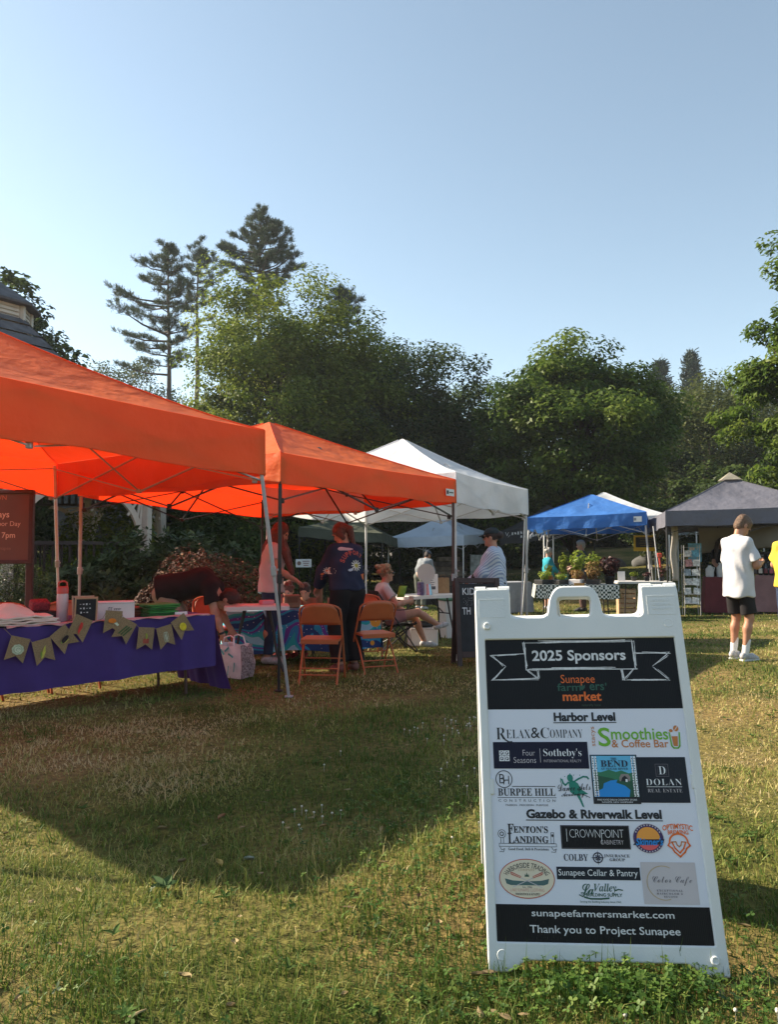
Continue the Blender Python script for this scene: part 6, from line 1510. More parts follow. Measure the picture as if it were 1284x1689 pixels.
# ---- KIDS chalkboard
p = gp(786, 9.35); t = thing('easel_chalkboard', 'dark A-frame chalkboard headed KIDS beside the white canopy', 'chalkboard', p, radians(8))
DKFR = mat('dark_brown_frame', (.05, .025, .022), .55, .25, 10)
for sg in (-1, 1):
    tilt = sg * .16; R = Matrix.Rotation(tilt, 3, 'X'); H2 = 1.06; wB = .56; o_ = Vector((0, sg * .175, 0))
    P3 = lambda x, z, d=0: o_ + R @ Vector((x, d, z))
    m = MB(); m.box(P3(0, .56), (wB - .1, .012, .86), R); b = m.build('front_slate' if sg < 0 else 'back_slate', SLATEB, t)
    m = MB()
    for x in (-wB / 2 + .03, wB / 2 - .03): m.box(P3(x, .53), (.06, .03, H2), R, .004)
    m.box(P3(0, 1.03), (wB - .121, .028, .06), R, .004); m.box(P3(0, .15), (wB - .121, .028, .07), R, .004); m.build('frame', DKFR, b)
    if sg < 0:
        for (txt, x, z, w_, h_) in (('KIDS', -.085, .90, .2, .085), ('TH', -.145, .665, .1, .085)):
            me = text_mesh(txt, CHALK, w_, h_, 'lettering', offset=.012); ob = link_mesh('lettering', me, b); Mx = (R @ Matrix.Rotation(pi / 2, 3, 'X')).to_4x4(); Mx.translation = P3(x, z, -.009); ob.matrix_local = Mx
        m = MB(); rr = random.Random(3)
        for (cx_, cz_, w_) in ((.13, .90, .09), (-.12, .80, .13), (-.1, .755, .16)):
            for i in range(9): m.box(P3(cx_ + rr.uniform(-w_, w_) * .5, cz_ + rr.uniform(-.02, .02), -.008), (.03 * rr.random() + .008, .002, .004), R @ Matrix.Rotation(rr.uniform(-1, 1), 3, 'Y'))
        m.build('chalk_doodles', mat('faint_chalk', (.2, .21, .22), .9), b)

# ================================================================== PLANT STALL UNDER THE BLUE CANOPY
def gingham():
    m = mat('gingham_cloth', (.6, .62, .6), .8, .05, 5); N = m.node_tree.nodes; L = m.node_tree.links; p = N['Principled BSDF']; tc = N.new('ShaderNodeTexCoord')
    ck = N.new('ShaderNodeTexChecker'); ck.inputs['Scale'].default_value = 24; ck.inputs['Color1'].default_value = (.7, .72, .7, 1); ck.inputs['Color2'].default_value = (.012, .035, .03, 1)
    L.new(tc.outputs['Object'], ck.inputs['Vector']); L.new(ck.outputs['Color'], p.inputs['Base Color']); return m
GING = gingham()
p = gp(948, 15.9); pa = radians(-6); PT = .75
folding_table('folding_table', 'plant stall table under the gingham cloth', p, pa, 1.6, .7, PT - .004, group='plant stall tables')
t = thing('gingham_tablecloth', 'dark green and white gingham cloth on the plant stall table', 'tablecloth', p, pa); m = MB()
m.grid(lambda u, v: Vector(((u - .5) * 1.64, (v - .5) * .74, PT + .0061)), 4, 4)
m.grid(lambda u, v: Vector(((u - .5) * 1.64, -.371 - .015 * v - .012 * sin(u * 40) * v, PT + .006 - (.27 + .015 * sin(u * 9)) * v)), 60, 6)
for sg in (-1, 1): m.grid(lambda u, v: Vector((sg * (.821 + .04 * v), (u - .5) * .74, PT + .006 - .27 * v)), 12, 5)
m.build('cloth', GING, t)
p2_ = gp(1058, 16.3); folding_table('folding_table', 'bare pale table right of the gingham table', p2_, pa, 1.15, .6, .76, group='plant stall tables')
def pa_pt(base, x, y, z): q = Rz(pa) @ Vector((x, y, 0)); return Vector((base.x + q.x, base.y + q.y, base.z + z))
PLM = [LEAF['fresh'], attr_mat('leaf_lime', [(0, (.12, .2, .02)), (.5, (.25, .33, .04)), (1, (.4, .42, .08))], .5, .4), attr_mat('leaf_coleus', [(0, (.1, .05, .02)), (.5, (.22, .12, .04)), (1, (.4, .3, .1))], .5, .3), attr_mat('leaf_burgundy', [(0, (.02, .006, .008)), (.5, (.05, .015, .015)), (1, (.1, .03, .025))], .5, .2)]
POTK = mat('black_nursery_pot', (.015, .015, .016), .5, .2); TERR = mat('terracotta', (.35, .12, .055), .75, .12, 10); POTT = mat('teal_pot', (.05, .26, .22), .5); POTO = mat('orange_pot', (.55, .14, .04), .5)
def potted(loc, rp, hp_, potm, rf, hf, leafm, n, ls, label, seed, group='potted plants of the plant stall', tray=False, cat='plant'):
    r = np.random.default_rng(seed); t = thing('potted_plant' if not tray else 'plant_tray', label, cat, loc, 0.1 * seed, group); m = MB()
    if tray: m.box((0, 0, hp_ / 2), (rp * 2.6, rp * 1.7, hp_), None, .01)
    else: m.lathe((0, 0, 0), [(rp * .72, 0), (rp, hp_ * .9), (rp * 1.08, hp_ * .9), (rp * 1.08, hp_), (rp * .9, hp_), (rp * .85, hp_ * .85), (0, hp_ * .85)], 16)
    m.build('tray' if tray else 'pot', potm, t)
    d = r.normal(0, 1, (n, 3)); d /= np.linalg.norm(d, axis=1)[:, None]; P = d * (r.random(n) ** .4)[:, None] * np.array([rf * (1.5 if tray else 1), rf, hf / 2]); P[:, 2] += hp_ + hf * .42; P[:, :2] *= (.55 + .6 * np.clip((P[:, 2:3] - hp_) / hf, 0, 1))
    link_mesh('leaves', quadmesh('leaves', leaf_quads(P, d + np.array([0, 0, .5]), ls, .45, r), leafm, np.clip(r.normal(.5, .25, n), 0, 1)), t)
    m = MB()
    for i in range(6): a = i * 1.05; m.tube([(0, 0, hp_ * .9), (rf * .5 * cos(a), rf * .5 * sin(a), hp_ + hf * .6)], .004, 4, False)
    m.build('stems', LEAF['fresh'], t); return t
pd = [(-.62, -.12, .15, .09, POTK, .13, .2, 1, 260, .05, 'tray of bright green seedlings at the left end of the gingham table', 1),
      (-.30, -.14, .15, .09, POTK, .12, .14, 1, 200, .045, 'tray of low lime green seedlings beside the bright green tray', 1),
      (-.52, .2, .085, .17, POTO, .10, .24, 0, 120, .07, 'orange pot with a leafy green plant at the back left of the gingham table', 0),
      (-.20, .22, .09, .18, POTT, .12, .5, 0, 160, .08, 'teal pot with a tall green plant on the gingham table', 0),
      (.08, .18, .10, .17, TERR, .22, .58, 1, 320, .08, 'terracotta pot with a tall yellow green plant on the gingham table', 0),
      (.02, -.12, .14, .1, WBOX, .15, .22, 2, 200, .06, 'white tray of bronze coleus plants on the gingham table', 1),
      (.36, -.10, .15, .1, POTK, .2, .42, 2, 380, .07, 'black tray of tall bronze and yellow coleus on the gingham table', 1),
      (.40, .2, .09, .15, WBOX, .2, .55, 1, 260, .08, 'white pot with yellow flowering foliage behind the coleus', 0),
      (.70, .0, .11, .16, POTK, .24, .44, 3, 420, .09, 'dark burgundy leaved plant at the right end of the gingham table', 0)]
for i, (x, y, rp, hp_, pm, rf, hf, li, n, ls, lb, tr) in enumerate(pd): potted(pa_pt(p, x, y, PT + .008), rp, hp_, pm, rf, hf, PLM[li], n, ls, lb, 100 + i, tray=bool(tr))
t = thing('price_card', 'orange price card on the front edge of the gingham table', 'card', pa_pt(p, .03, -.40, PT + .0), pa); m = MB(); m.box((0, 0, .0), (.2, .008, .09), Matrix.Rotation(-.2, 3, 'X')); m.build('card', mat('orange_card', (.5, .24, .05), .7), t)
t = thing('price_card', 'white card standing on the bare pale table', 'card', pa_pt(p2_, -.42, 0, .762), pa); m = MB(); m.box((0, 0, .10), (.15, .01, .2), Matrix.Rotation(-.15, 3, 'X')); m.build('card', WBOX, t)
for i, (x, y, hf, lb) in enumerate(((-.15, .08, .12, 'short green pot plant on the bare pale table beside the white card'), (.12, .05, .10, 'small dark pot plant in the middle of the bare pale table'), (.42, .05, .3, 'larger dark leaved pot plant at the right of the bare pale table'))): potted(pa_pt(p2_, x, y, .762), .06, .09, POTK, .1, hf, PLM[0 if i == 0 else 3], 90, .06, lb, 140 + i)
q = pa_pt(p2_, -.32, .05, 0); q.z = g(q.x, q.y); t = thing('crate', 'pale slatted wooden crate on the grass under the bare table', 'crate', q, pa); m = MB()
for z in (.06, .16, .26, .36, .46, .56): m.box((0, -.14, z), (.36, .016, .07)); m.box((0, .14, z), (.36, .016, .07))
for sx in (-1, 1): m.box((sx * .17, 0, .31), (.02, .262, .6))
m.build('slats', PINE, t)
for i, (x, y, pm, lb, li) in enumerate(((.02, -.16, TERR, 'terracotta pot with red flowers on the grass under the bare table', 2), (.24, -.1, WBOX, 'pale stone pot on the grass under the bare table', 3), (.40, -.2, TERR, 'second terracotta pot at the right under the bare table', 2))):
    q = pa_pt(p2_, x, y, 0); q.z = g(q.x, q.y); potted(q, .12, .2, pm, .14, .25, PLM[li], 120, .07, lb, 160 + i)
# yellow and black notice hung from the blue canopy
YEL = mat('yellow_board', (.62, .38, .02), .6); tl_ = at(1046, 883, 18.2); br_ = at(1082, 909, 18.2)
t = thing('hanging_sign', 'black and yellow notice hanging from the right side of the blue canopy', 'sign', ((tl_.x + br_.x) / 2, 18.2, br_.z), radians(-4)); wS, hS = br_.x - tl_.x, tl_.z - br_.z
m = MB(); m.box((0, 0, hS / 2), (wS, .012, hS)); m.build('board', YEL, t); m = MB(); m.box((.02, -.008, hS * .56), (wS - .05, .006, hS * .64)); b = m.build('black_field', INK, t); m = MB()
for i in range(4): m.box((.02, -.0125, hS * .8 - .055 * i), (wS * .6 - .05 * (i % 2), .002, .014))
m.build('faint_lines', mat('dull_yellow', (.14, .09, .02), .7), b)
for sx in (-1, 1): m = MB(); m.tube([(sx * wS * .4, 0, hS), (sx * wS * .4, 0, hS + .28)], .004, 5); m.build('cord', BLKSTEEL, t)

# ================================================================== STALL UNDER THE GREY CANOPY
def drape(name, label, px0, px1, Y0, Y1, h, m_, group=None, dep=.7, flare=.05):
    A = gp(px0, Y0); B = gp(px1, Y1); d = (B - A); L = hypot(d.x, d.y); ang = atan2(d.y, d.x); c = (A + B) / 2; c.z = g(c.x, c.y)
    ctr_ = c + Rz(ang) @ Vector((0, dep / 2, 0))
    folding_table('folding_table', 'table under the ' + ' '.join(label.split()[:3]), (ctr_.x, ctr_.y, c.z), ang, L - .04, dep - .04, h - .006, group='tables of the grey canopy stall')
    t = thing(name, label, 'tablecloth', c, ang, group); m = MB()
    m.grid(lambda u, v: Vector(((u - .5) * L, v * dep, h + .002)), 10, 4)
    m.grid(lambda u, v: Vector(((u - .5) * (L + flare * 2 * v), -.01 - .035 * v - .022 * sin(u * L * 13) * v - .012 * sin(u * L * 29 + 1) * v, h + .002 - (h - .02) * v)), 60, 10)
    for sg in (-1, 1): m.grid(lambda u, v: Vector((sg * (L / 2 + flare * v + .02 * sin(u * 14) * v), u * dep - .03 * v * (1 - u), h + .002 - (h - .02) * v)), 16, 8)
    m.build('cloth', m_, t); return t, c, ang
REDC = mat('wine_red_cloth', (.13, .016, .026), .8, .15, 5); MAUVE = mat('dusty_mauve_cloth', (.24, .13, .14), .8, .15, 5)
tr_, rc, ra = drape('red_tablecloth', 'wine red cloth reaching the grass under the grey canopy', 1163, 1216, 16.8, 16.6, .78, REDC, dep=.8)
tm_, mc_, ma = drape('mauve_tablecloth', 'dusty mauve cloth on the table right of the boy', 1245, 1345, 16.3, 15.7, .78, MAUVE, dep=.75)
def st(c, a, x, y, z=.785): q = Rz(a) @ Vector((x, y, 0)); return Vector((c.x + q.x, c.y + q.y, c.z + z))
JUG = mat('white_jug', (.62, .63, .66), .4, .05)
for i, (x, r_, h_, lb) in enumerate(((-.22, .085, .25, 'white plastic jug at the left end of the red cloth'), (.0, .08, .29, 'taller pale jug beside the white jug on the red cloth'))):
    t = thing('jug', lb, 'jug', st(rc, ra, x, .2)); m = MB(); m.lathe((0, 0, 0), [(r_ * .9, 0), (r_, .02), (r_, h_ * .7), (r_ * .45, h_ * .9), (r_ * .4, h_)], 16); m.build('body', JUG, t); m = MB(); m.lathe((0, 0, h_ + .0005), [(r_ * .46, 0), (r_ * .46, .02), (0, .02)], 12); m.build('cap', WBOX if i else DKPLASTIC, t); m = MB(); m.tube([(r_ * .5, 0, h_ * .88), (r_ * 1.25, 0, h_ * .8), (r_ * .98, 0, h_ * .45)], .012, 6); m.build('handle', JUG, t)
GLASSD = mat('dark_glass', (.012, .014, .012), .12, .2, coat=.4)
for i, (x, lab, cl, lb) in enumerate(((-.48, (.6, .58, .52), .0, 'dark bottle with a white label, leftmost on the mauve cloth'), (-.38, (.2, .05, .06), .04, 'dark bottle with a wine red label on the mauve cloth'), (-.27, (.45, .1, .14), .0, 'dark bottle with a pink label on the mauve cloth'), (-.15, (.5, .45, .4), .03, 'dark bottle with a beige label on the mauve cloth'), (-.03, (.3, .06, .08), .0, 'dark bottle with a red label near the right edge of the picture'))):
    t = thing('wine_bottle', lb, 'bottle', st(mc_, ma, x, .15 + cl), group='bottles on the mauve cloth'); m = MB(); m.lathe((0, 0, 0), [(.036, 0), (.038, .01), (.038, .18), (.015, .235), (.014, .30), (.016, .302), (.016, .315)], 16); m.build('glass', GLASSD, t); m = MB(); m.lathe((0, 0, .04), [(.0387, 0), (.0387, .10)], 16); m.build('label', mat('bottle_label_%d' % i, lab, .6), t)
t = thing('display_shelf', 'dark display shelf of small jars at the back of the grey canopy stall', 'shelf', st(mc_, ma, -.2, .66, .78), ma); m = MB(); m.box((0, .12, .25), (1.5, .02, .5))
for z in (.02, .17, .32, .47): m.box((0, .0, z), (1.5, .22, .02))
m.build('boards', DKWOOD, t); rr = random.Random(8)
for z in (.03, .18, .33):
    for i in range(12):
        if rr.random() < .8:
            q = thing('jar', 'small dark jar on the display shelf of the grey canopy stall', 'jar', st(mc_, ma, -.2 - .66 + .12 * i + rr.uniform(-.02, .02), .63, .7805 + z), group='jars on the display shelf'); m = MB(); m.lathe((0, 0, 0), [(.032, 0), (.034, .01), (.034, .075), (.028, .085), (.0, .085)], 10); m.build('glass', mat('jar_%d' % (i % 3), [(.08, .05, .03), (.03, .05, .05), (.12, .1, .09)][i % 3], .3), q); m = MB(); m.lathe((0, 0, .0855), [(.031, 0), (.031, .016), (0, .016)], 10); m.build('lid', STEEL, q)
# beige tarpaulin stretched across the back of the stall
BEI = mat('beige_tarpaulin', (.36, .33, .29), .8, .08, 3, trans=.25)
A = at(1152, 870, 18.2); B = at(1380, 862, 18.0); m = MB(); hgt = .62
m.grid(lambda u, v: A.lerp(B, u) + Vector((0, -.10 * v * (1 - v) * 4 * (.5 + .5 * sin(u * 6)), -hgt * v + .05 * sin(u * pi) * v + (.18 * max(0, u - .3) * v))), 40, 10); tag(m.build('tarpaulin', BEI, solid=.004), 'beige tarpaulin hung across the back of the grey canopy', 'tarpaulin')
# wire display rack of printed goods
q = gp(1139, 16.5); t = thing('display_rack', 'wire display rack of printed cards left of the red cloth', 'rack', q, radians(-10)); m = MB()
for sx in (-.16, .16):
    for sy in (-.12, .12): m.tube([(sx, sy, .0), (sx, sy, 1.5)], .009, 6)
for z in np.arange(.25, 1.5, .2): m.tube([(-.16, -.12, z), (.16, -.12, z)], .005, 5); m.tube([(-.16, .12, z), (.16, .12, z)], .005, 5)
m.build('frame', STEEL, t); rr = random.Random(4); pals = [(.5, .5, .5), (.25, .3, .34), (.55, .48, .42), (.12, .16, .2), (.4, .2, .2), (.1, .3, .42), (.62, .62, .6)]
for k in range(6):
    for j in range(2):
        m = MB(); m.box((-.08 + .16 * j + rr.uniform(-.02, .02), -.13, .32 + .2 * k), (.14, .01, .13 + .03 * rr.random()), Matrix.Rotation(-.3, 3, 'X') @ Matrix.Rotation(rr.uniform(-.15, .15), 3, 'Y')); c_ = m.build('card', mat('rack_card_%d' % rr.randrange(7), pals[rr.randrange(7)], .6, .5, 25), t)
q = at(1147, 923, 17.4); t = thing('picture_print', 'light blue picture print hanging behind the display rack', 'picture', (q.x, 17.4, q.z), 0); m = MB(); m.box((0, 0, .16), (.3, .012, .42)); m.build('sheet', mat('blue_print', (.15, .38, .55), .6, .4, 9), t); m = MB(); m.box((-.07, -.008, .2), (.12, .004, .14)); m.build('pale_patch', mat('pale_print', (.6, .5, .5), .6, .3, 20), t)
m = MB(); m.tube([(q.x - .1, 17.4, q.z + .37), (q.x - .1, 17.4, q.z + .75)], .003, 4); o = m.build('cord', BLKSTEEL, None); put(o, t)
# ratchet straps and bundle on the canopy legs
for px, Y, lb in ((1090, 16.6, 'red webbing strap hanging beside the blue canopy leg'),):
    a = at(px - 3, 912, Y); m = MB(); m.tube([a, a + Vector((.03, 0, -.25)), a + Vector((.06, 0, -.5))], .018, 6); m.box(a + Vector((.01, -.01, -.05)), (.12, .05, .1), None, .02); tag(m.build('strap', REDP), lb, 'strap')
m = MB(); p0 = gp(1093, 16.0); tp = at(1078, 868, 16.6); m.tube([tp, p0], .012, 6); tag(m.build('guy_pole', STEEL), 'thin grey stay pole slanting down beside the blue canopy', 'pole')
m = MB(); m.grid(lambda u, v: at(1108, 868 , 16.2) + Vector((.12 * u + .02 * sin(v * 9), .05 * sin(u * 3), -1.15 * v)), 6, 14); tag(m.build('rolled_side_wall', mat('cream_canvas', (.42, .38, .33), .8, .1, 4), solid=.03), 'narrow cream canvas strip hanging at the left leg of the grey canopy', 'canvas')

# ================================================================== VEHICLES, FAR SIGNS, BOULDERS
CARW = mat('white_car_paint', (.62, .62, .62), .25, .04, 2, coat=.6); CARD_ = mat('dark_car_paint', (.02, .022, .026), .25, .1, 2, coat=.6); CARG = mat('silver_car_paint', (.25, .26, .28), .3, .1, 2, coat=.6)
GLS = mat('car_glass', (.015, .018, .02), .05, .1, coat=.5); TYRE = mat('tyre_rubber', (.012, .012, .013), .8, .2); LAMP = mat('tail_lamp_red', (.25, .01, .012), .2)
def wheel(t, x, y, r=.37):
    m = MB(); R = Matrix.Rotation(pi / 2, 3, 'X'); m.lathe((x, y, r), [(r * .6, -.11), (r * .95, -.11), (r, -.07), (r, .07), (r * .95, .11), (r * .6, .11)], 24, R); w_ = m.build('wheel', TYRE, t); m = MB(); m.lathe((x, y, r), [(0, -.112), (r * .62, -.1), (r * .62, .1), (0, .112)], 16, R); m.build('rim', STEEL, w_)
def prism_y(m, prof, y0, y1): m.prism(prof, (0, y0, 0), (1, 0, 0), (0, 0, 1), (0, 1, 0), y1 - y0)
def pickup(loc, rz, label):
    t = thing('pickup_truck', label, 'truck', loc, rz); W2 = .95
    m = MB(); arch = lambda xc: [(xc + .46 * cos(a), .42 + .46 * sin(a)) for a in np.linspace(pi, 0, 9)]
    prism_y(m, [(-2.7, .5), (-2.7, 1.12), (-.62, 1.14), (-.6, 1.16), (1.15, 1.16), (2.3, 1.08), (2.62, .95), (2.65, .45)] + arch(1.75)[::-1] + arch(-1.55)[::-1], -W2, W2); m.build('body', CARW, t)
    m = MB(); prism_y(m, [(-.62, 1.15), (-.5, 1.82), (.55, 1.84), (1.2, 1.15)], -W2 + .1, W2 - .1); cb = m.build('cab', CARW, t)
    for sy in (-1, 1): m = MB(); prism_y(m, [(-.48, 1.2), (-.4, 1.74), (.1, 1.75), (.1, 1.2)], sy * (W2 - .098) - .006, sy * (W2 - .098) + .006); prism_y(m, [(.16, 1.2), (.16, 1.75), (.5, 1.75), (1.02, 1.2)], sy * (W2 - .098) - .006, sy * (W2 - .098) + .006); m.build('side_window', GLS, cb)
    m = MB(); m.box((-.575, 0, 1.48), (.02, 1.4, .42), Matrix.Rotation(-.18, 3, 'Y')); m.build('rear_window', GLS, cb)
    m = MB(); m.box((-2.715, 0, .86), (.03, 1.6, .44), None, .01); tg = m.build('tailgate', CARG, t); m = MB(); m.box((-2.735, 0, .98), (.02, .3, .09), None, .01); m.build('handle', DKPLASTIC, tg)
    for sy in (-1, 1): m = MB(); m.box((-2.70, sy * .88, .9), (.05, .14, .36), None, .015); m.build('tail_lamp', LAMP, t)
    m = MB(); m.box((-2.78, 0, .56), (.16, 1.8, .16), None, .03); m.build('bumper', STEEL, t); m = MB(); m.box((-1.66, 0, 1.15), (1.9, 1.6, .02)); m.build('bed_cover', DKPLASTIC, t)
    for x in (-1.55, 1.75):
        for sy in (-1, 1): wheel(t, x, sy * (W2 - .1))
    return t
pk = gp(648, 36.5); pickup(pk, radians(62), 'white pickup truck parked behind the market, seen from its tailgate')
def car(loc, rz, paint, label):
    t = thing('parked_car', label, 'car', loc, rz, 'cars parked behind the olive canopy'); arch = lambda xc: [(xc + .4 * cos(a), .36 + .4 * sin(a)) for a in np.linspace(pi, 0, 9)]
    m = MB(); prism_y(m, [(-2.2, .4), (-2.25, .85), (-1.9, 1.0), (1.0, .98), (2.05, .82), (2.2, .4)] + arch(1.4)[::-1] + arch(-1.35)[::-1], -.88, .88); m.build('body', paint, t); m = MB(); prism_y(m, [(-1.95, .99), (-1.45, 1.5), (.2, 1.52), (1.1, .97)], -.74, .74); cb = m.build('cabin', paint, t)
    for sy in (-1, 1): m = MB(); prism_y(m, [(-1.65, 1.03), (-1.35, 1.44), (.15, 1.45), (.85, 1.02)], sy * .742 - .005, sy * .742 + .005); m.build('side_window', GLS, cb)
    m = MB(); m.box((.68, 0, 1.25), (.02, 1.3, .62), Matrix.Rotation(-1.03, 3, 'Y')); m.build('windscreen', GLS, cb); m = MB(); m.box((-1.73, 0, 1.24), (.02, 1.3, .58), Matrix.Rotation(.78, 3, 'Y')); m.build('rear_window', GLS, cb)
    for sy in (-1, 1): m = MB(); m.box((2.1, sy * .66, .68), (.12, .3, .12), None, .03); m.build('headlight', WSTEEL, t)
    for x in (-1.35, 1.4):
        for sy in (-1, 1): wheel(t, x, sy * .8, .33)
car(gp(520, 33), radians(-70), CARD_, 'dark car with a pale windscreen glint behind the jacket woman'); car(gp(575, 39), radians(200), CARG, 'grey car further back under the olive canopy')
c = at(501, 929, 22.5); t = thing('notice_board', 'white printed notice hanging under the dark olive canopy', 'notice', (c.x, 22.5, g(c.x, 22.5)), .1); zc = c.z - t.location.z; m = MB(); m.box((0, 0, zc), (.46, .02, .24), None, .004); b = m.build('board', LBLW, t); m = MB()
for i in range(3): m.box((.07, -.013, zc + .06 - .06 * i), (.2 - .03 * i, .002, .022))
m.build('print_lines', mat('faded_red_print', (.3, .12, .1), .7, .3, 12), b); m = MB(); m.lathe((-.13, -.012, zc), [(.06, 0), (.045, .001)], 12, Matrix.Rotation(pi / 2, 3, 'X')); m.build('print_emblem', mat('faded_green_red', (.25, .16, .13), .7, .4, 12), b)
for sx in (-1, 1): m = MB(); m.tube([(sx * .2, .02, 0), (sx * .2, .02, zc + .12)], .012, 6); m.build('stake', BLKSTEEL, t)
ROCK = mat('grey_boulder', (.085, .085, .085), .9, .3, 3, bump=.6, bscale=8)
for px, Y, r_, lb in ((1008, 46, .8, 'low grey boulder on the far grass bank behind the plant stall'), (1068, 44, .9, 'grey boulder on the far bank, right of the low boulder')):
    p = gp(px, Y); s = Soft(.3); s.ell((0, 0, .1), (r_, r_ * .7, r_ * .55)).ell((r_ * .5, .1, .05), (r_ * .6, r_ * .6, r_ * .4)); me = s.mesh('boulder', ROCK, .09, .05, 5); o = link_mesh('boulder', me); o.location = p; tag(o, lb, 'boulder')
c = at(941, 903, 34); t = thing('post_sign', 'small grey sign on a post on the far lawn behind the grey haired man', 'sign', (c.x, 34, g(c.x, 34))); zc = c.z - t.location.z; m = MB(); m.box((0, 0, zc), (.32, .03, .26)); m.build('board', mat('grey_sign', (.2, .21, .22), .7), t); m = MB(); m.tube([(0, .03, 0), (0, .03, zc)], .03, 6); m.build('post', BLKSTEEL, t)
# stall under the small pale canopy: stacked goods and a leaning print
q = gp(735, 27.5); t = thing('goods_stack', 'stack of brown parcels and boards under the pale blue white canopy', 'goods', q, .2); rr = random.Random(2)
for k in range(6):
    m = MB(); m.box((rr.uniform(-.1, .1), 0, .75 + .17 * k), (1.5 - .15 * k * rr.random(), .4, .16), Rz(rr.uniform(-.05, .05)), .02); m.build('parcel', mat('parcel_%d' % (k % 3), [(.16, .12, .09), (.1, .08, .07), (.22, .18, .14)][k % 3], .8, .4, 8), t)
m = MB(); m.box((0, 0, .33), (1.6, .5, .66)); m.build('base', DKWOOD, t)
q = gp(786, 26); t = thing('banner', 'grey printed banner on the right leg of the pale blue white canopy', 'banner', q, .2); m = MB(); m.box((0, 0, 1.25), (.42, .02, .95)); m.build('sheet', mat('banner_print', (.24, .26, .25), .7, .5, 6), t); m = MB(); m.tube([(-.2, .02, 0), (-.2, .02, 1.75)], .012, 6); m.build('pole', STEEL, t)
q = gp(862, 19); t, c1, a1 = drape('grey_tablecloth', 'pale grey cloth hanging to one side on a table beyond the cap wearer', 835, 876, 18.5, 18.8, .74, mat('pale_grey_cloth', (.3, .31, .34), .8), dep=.6)
# ================================================================== PEOPLE
def skinmat(n, c): return mat('skin_' + n, c, .5, .08, 18, spec=.35)
SK1 = skinmat('fair', (.50, .26, .18)); SK2 = skinmat('tan', (.42, .21, .13)); SK3 = skinmat('pale', (.55, .32, .24))
EYEW = mat('eye_dark', (.02, .015, .012), .2)
def hairm(n, c): return mat('hair_' + n, c, .5, .4, 60, bump=.5, bscale=180)
V3 = lambda *a: np.array(a, float)
def unit(v): return v / (np.linalg.norm(v) + 1e-9)
def ik(a, c, l1, l2, hint):
    a, c, hint = map(lambda q: np.array(q, float), (a, c, hint)); d = c - a; L = np.linalg.norm(d)
    if L > (l1 + l2) * .999: c = a + d / L * (l1 + l2) * .999; d = c - a; L = np.linalg.norm(d)
    x = d / L; t = (l1 ** 2 - l2 ** 2 + L ** 2) / (2 * L); hgt = sqrt(max(l1 ** 2 - t ** 2, 0)); n = unit(hint - x * (hint @ x)); return a + x * t + n * hgt, c
def hand(s, w, d, n, side, curl=.35, sc=1.0, fist=False):
    d = unit(d); n = unit(n - d * (n @ d)); q = np.cross(d, n); k = .006
    for o in (-.018, 0, .018): s.cap(w + q * o * sc * .7, w + d * .075 * sc + q * o * 1.15 * sc, .0165 * sc, .0150 * sc, .02)
    for i, (o, L) in enumerate(((-.029, .066), (-.010, .077), (.010, .073), (.028, .056))):
        r_ = w + d * .080 * sc + q * o * sc; c = curl * (1 + .12 * i); a = r_; ang = c * .6
        for j, f in enumerate((.45, .32, .23)):
            dd = d * cos(ang) + n * sin(ang) + q * (o * 2.2); b = a + unit(dd) * L * f * sc; s.cap(a, b, (.0092 - .0008 * j) * sc, (.0088 - .0012 * j) * sc, k); a = b; ang += c
    t0 = w + d * .022 * sc - q * .022 * sc * side; t1 = t0 + (unit(d * .6 - q * .75 * side + n * .3)) * .038 * sc; t2 = t1 + unit(d * .85 - q * .2 * side + n * .45) * .03 * sc
    s.cap(t0, t1, .0125 * sc, .0105 * sc, .012); s.cap(t1, t2, .0105 * sc, .008 * sc, k)

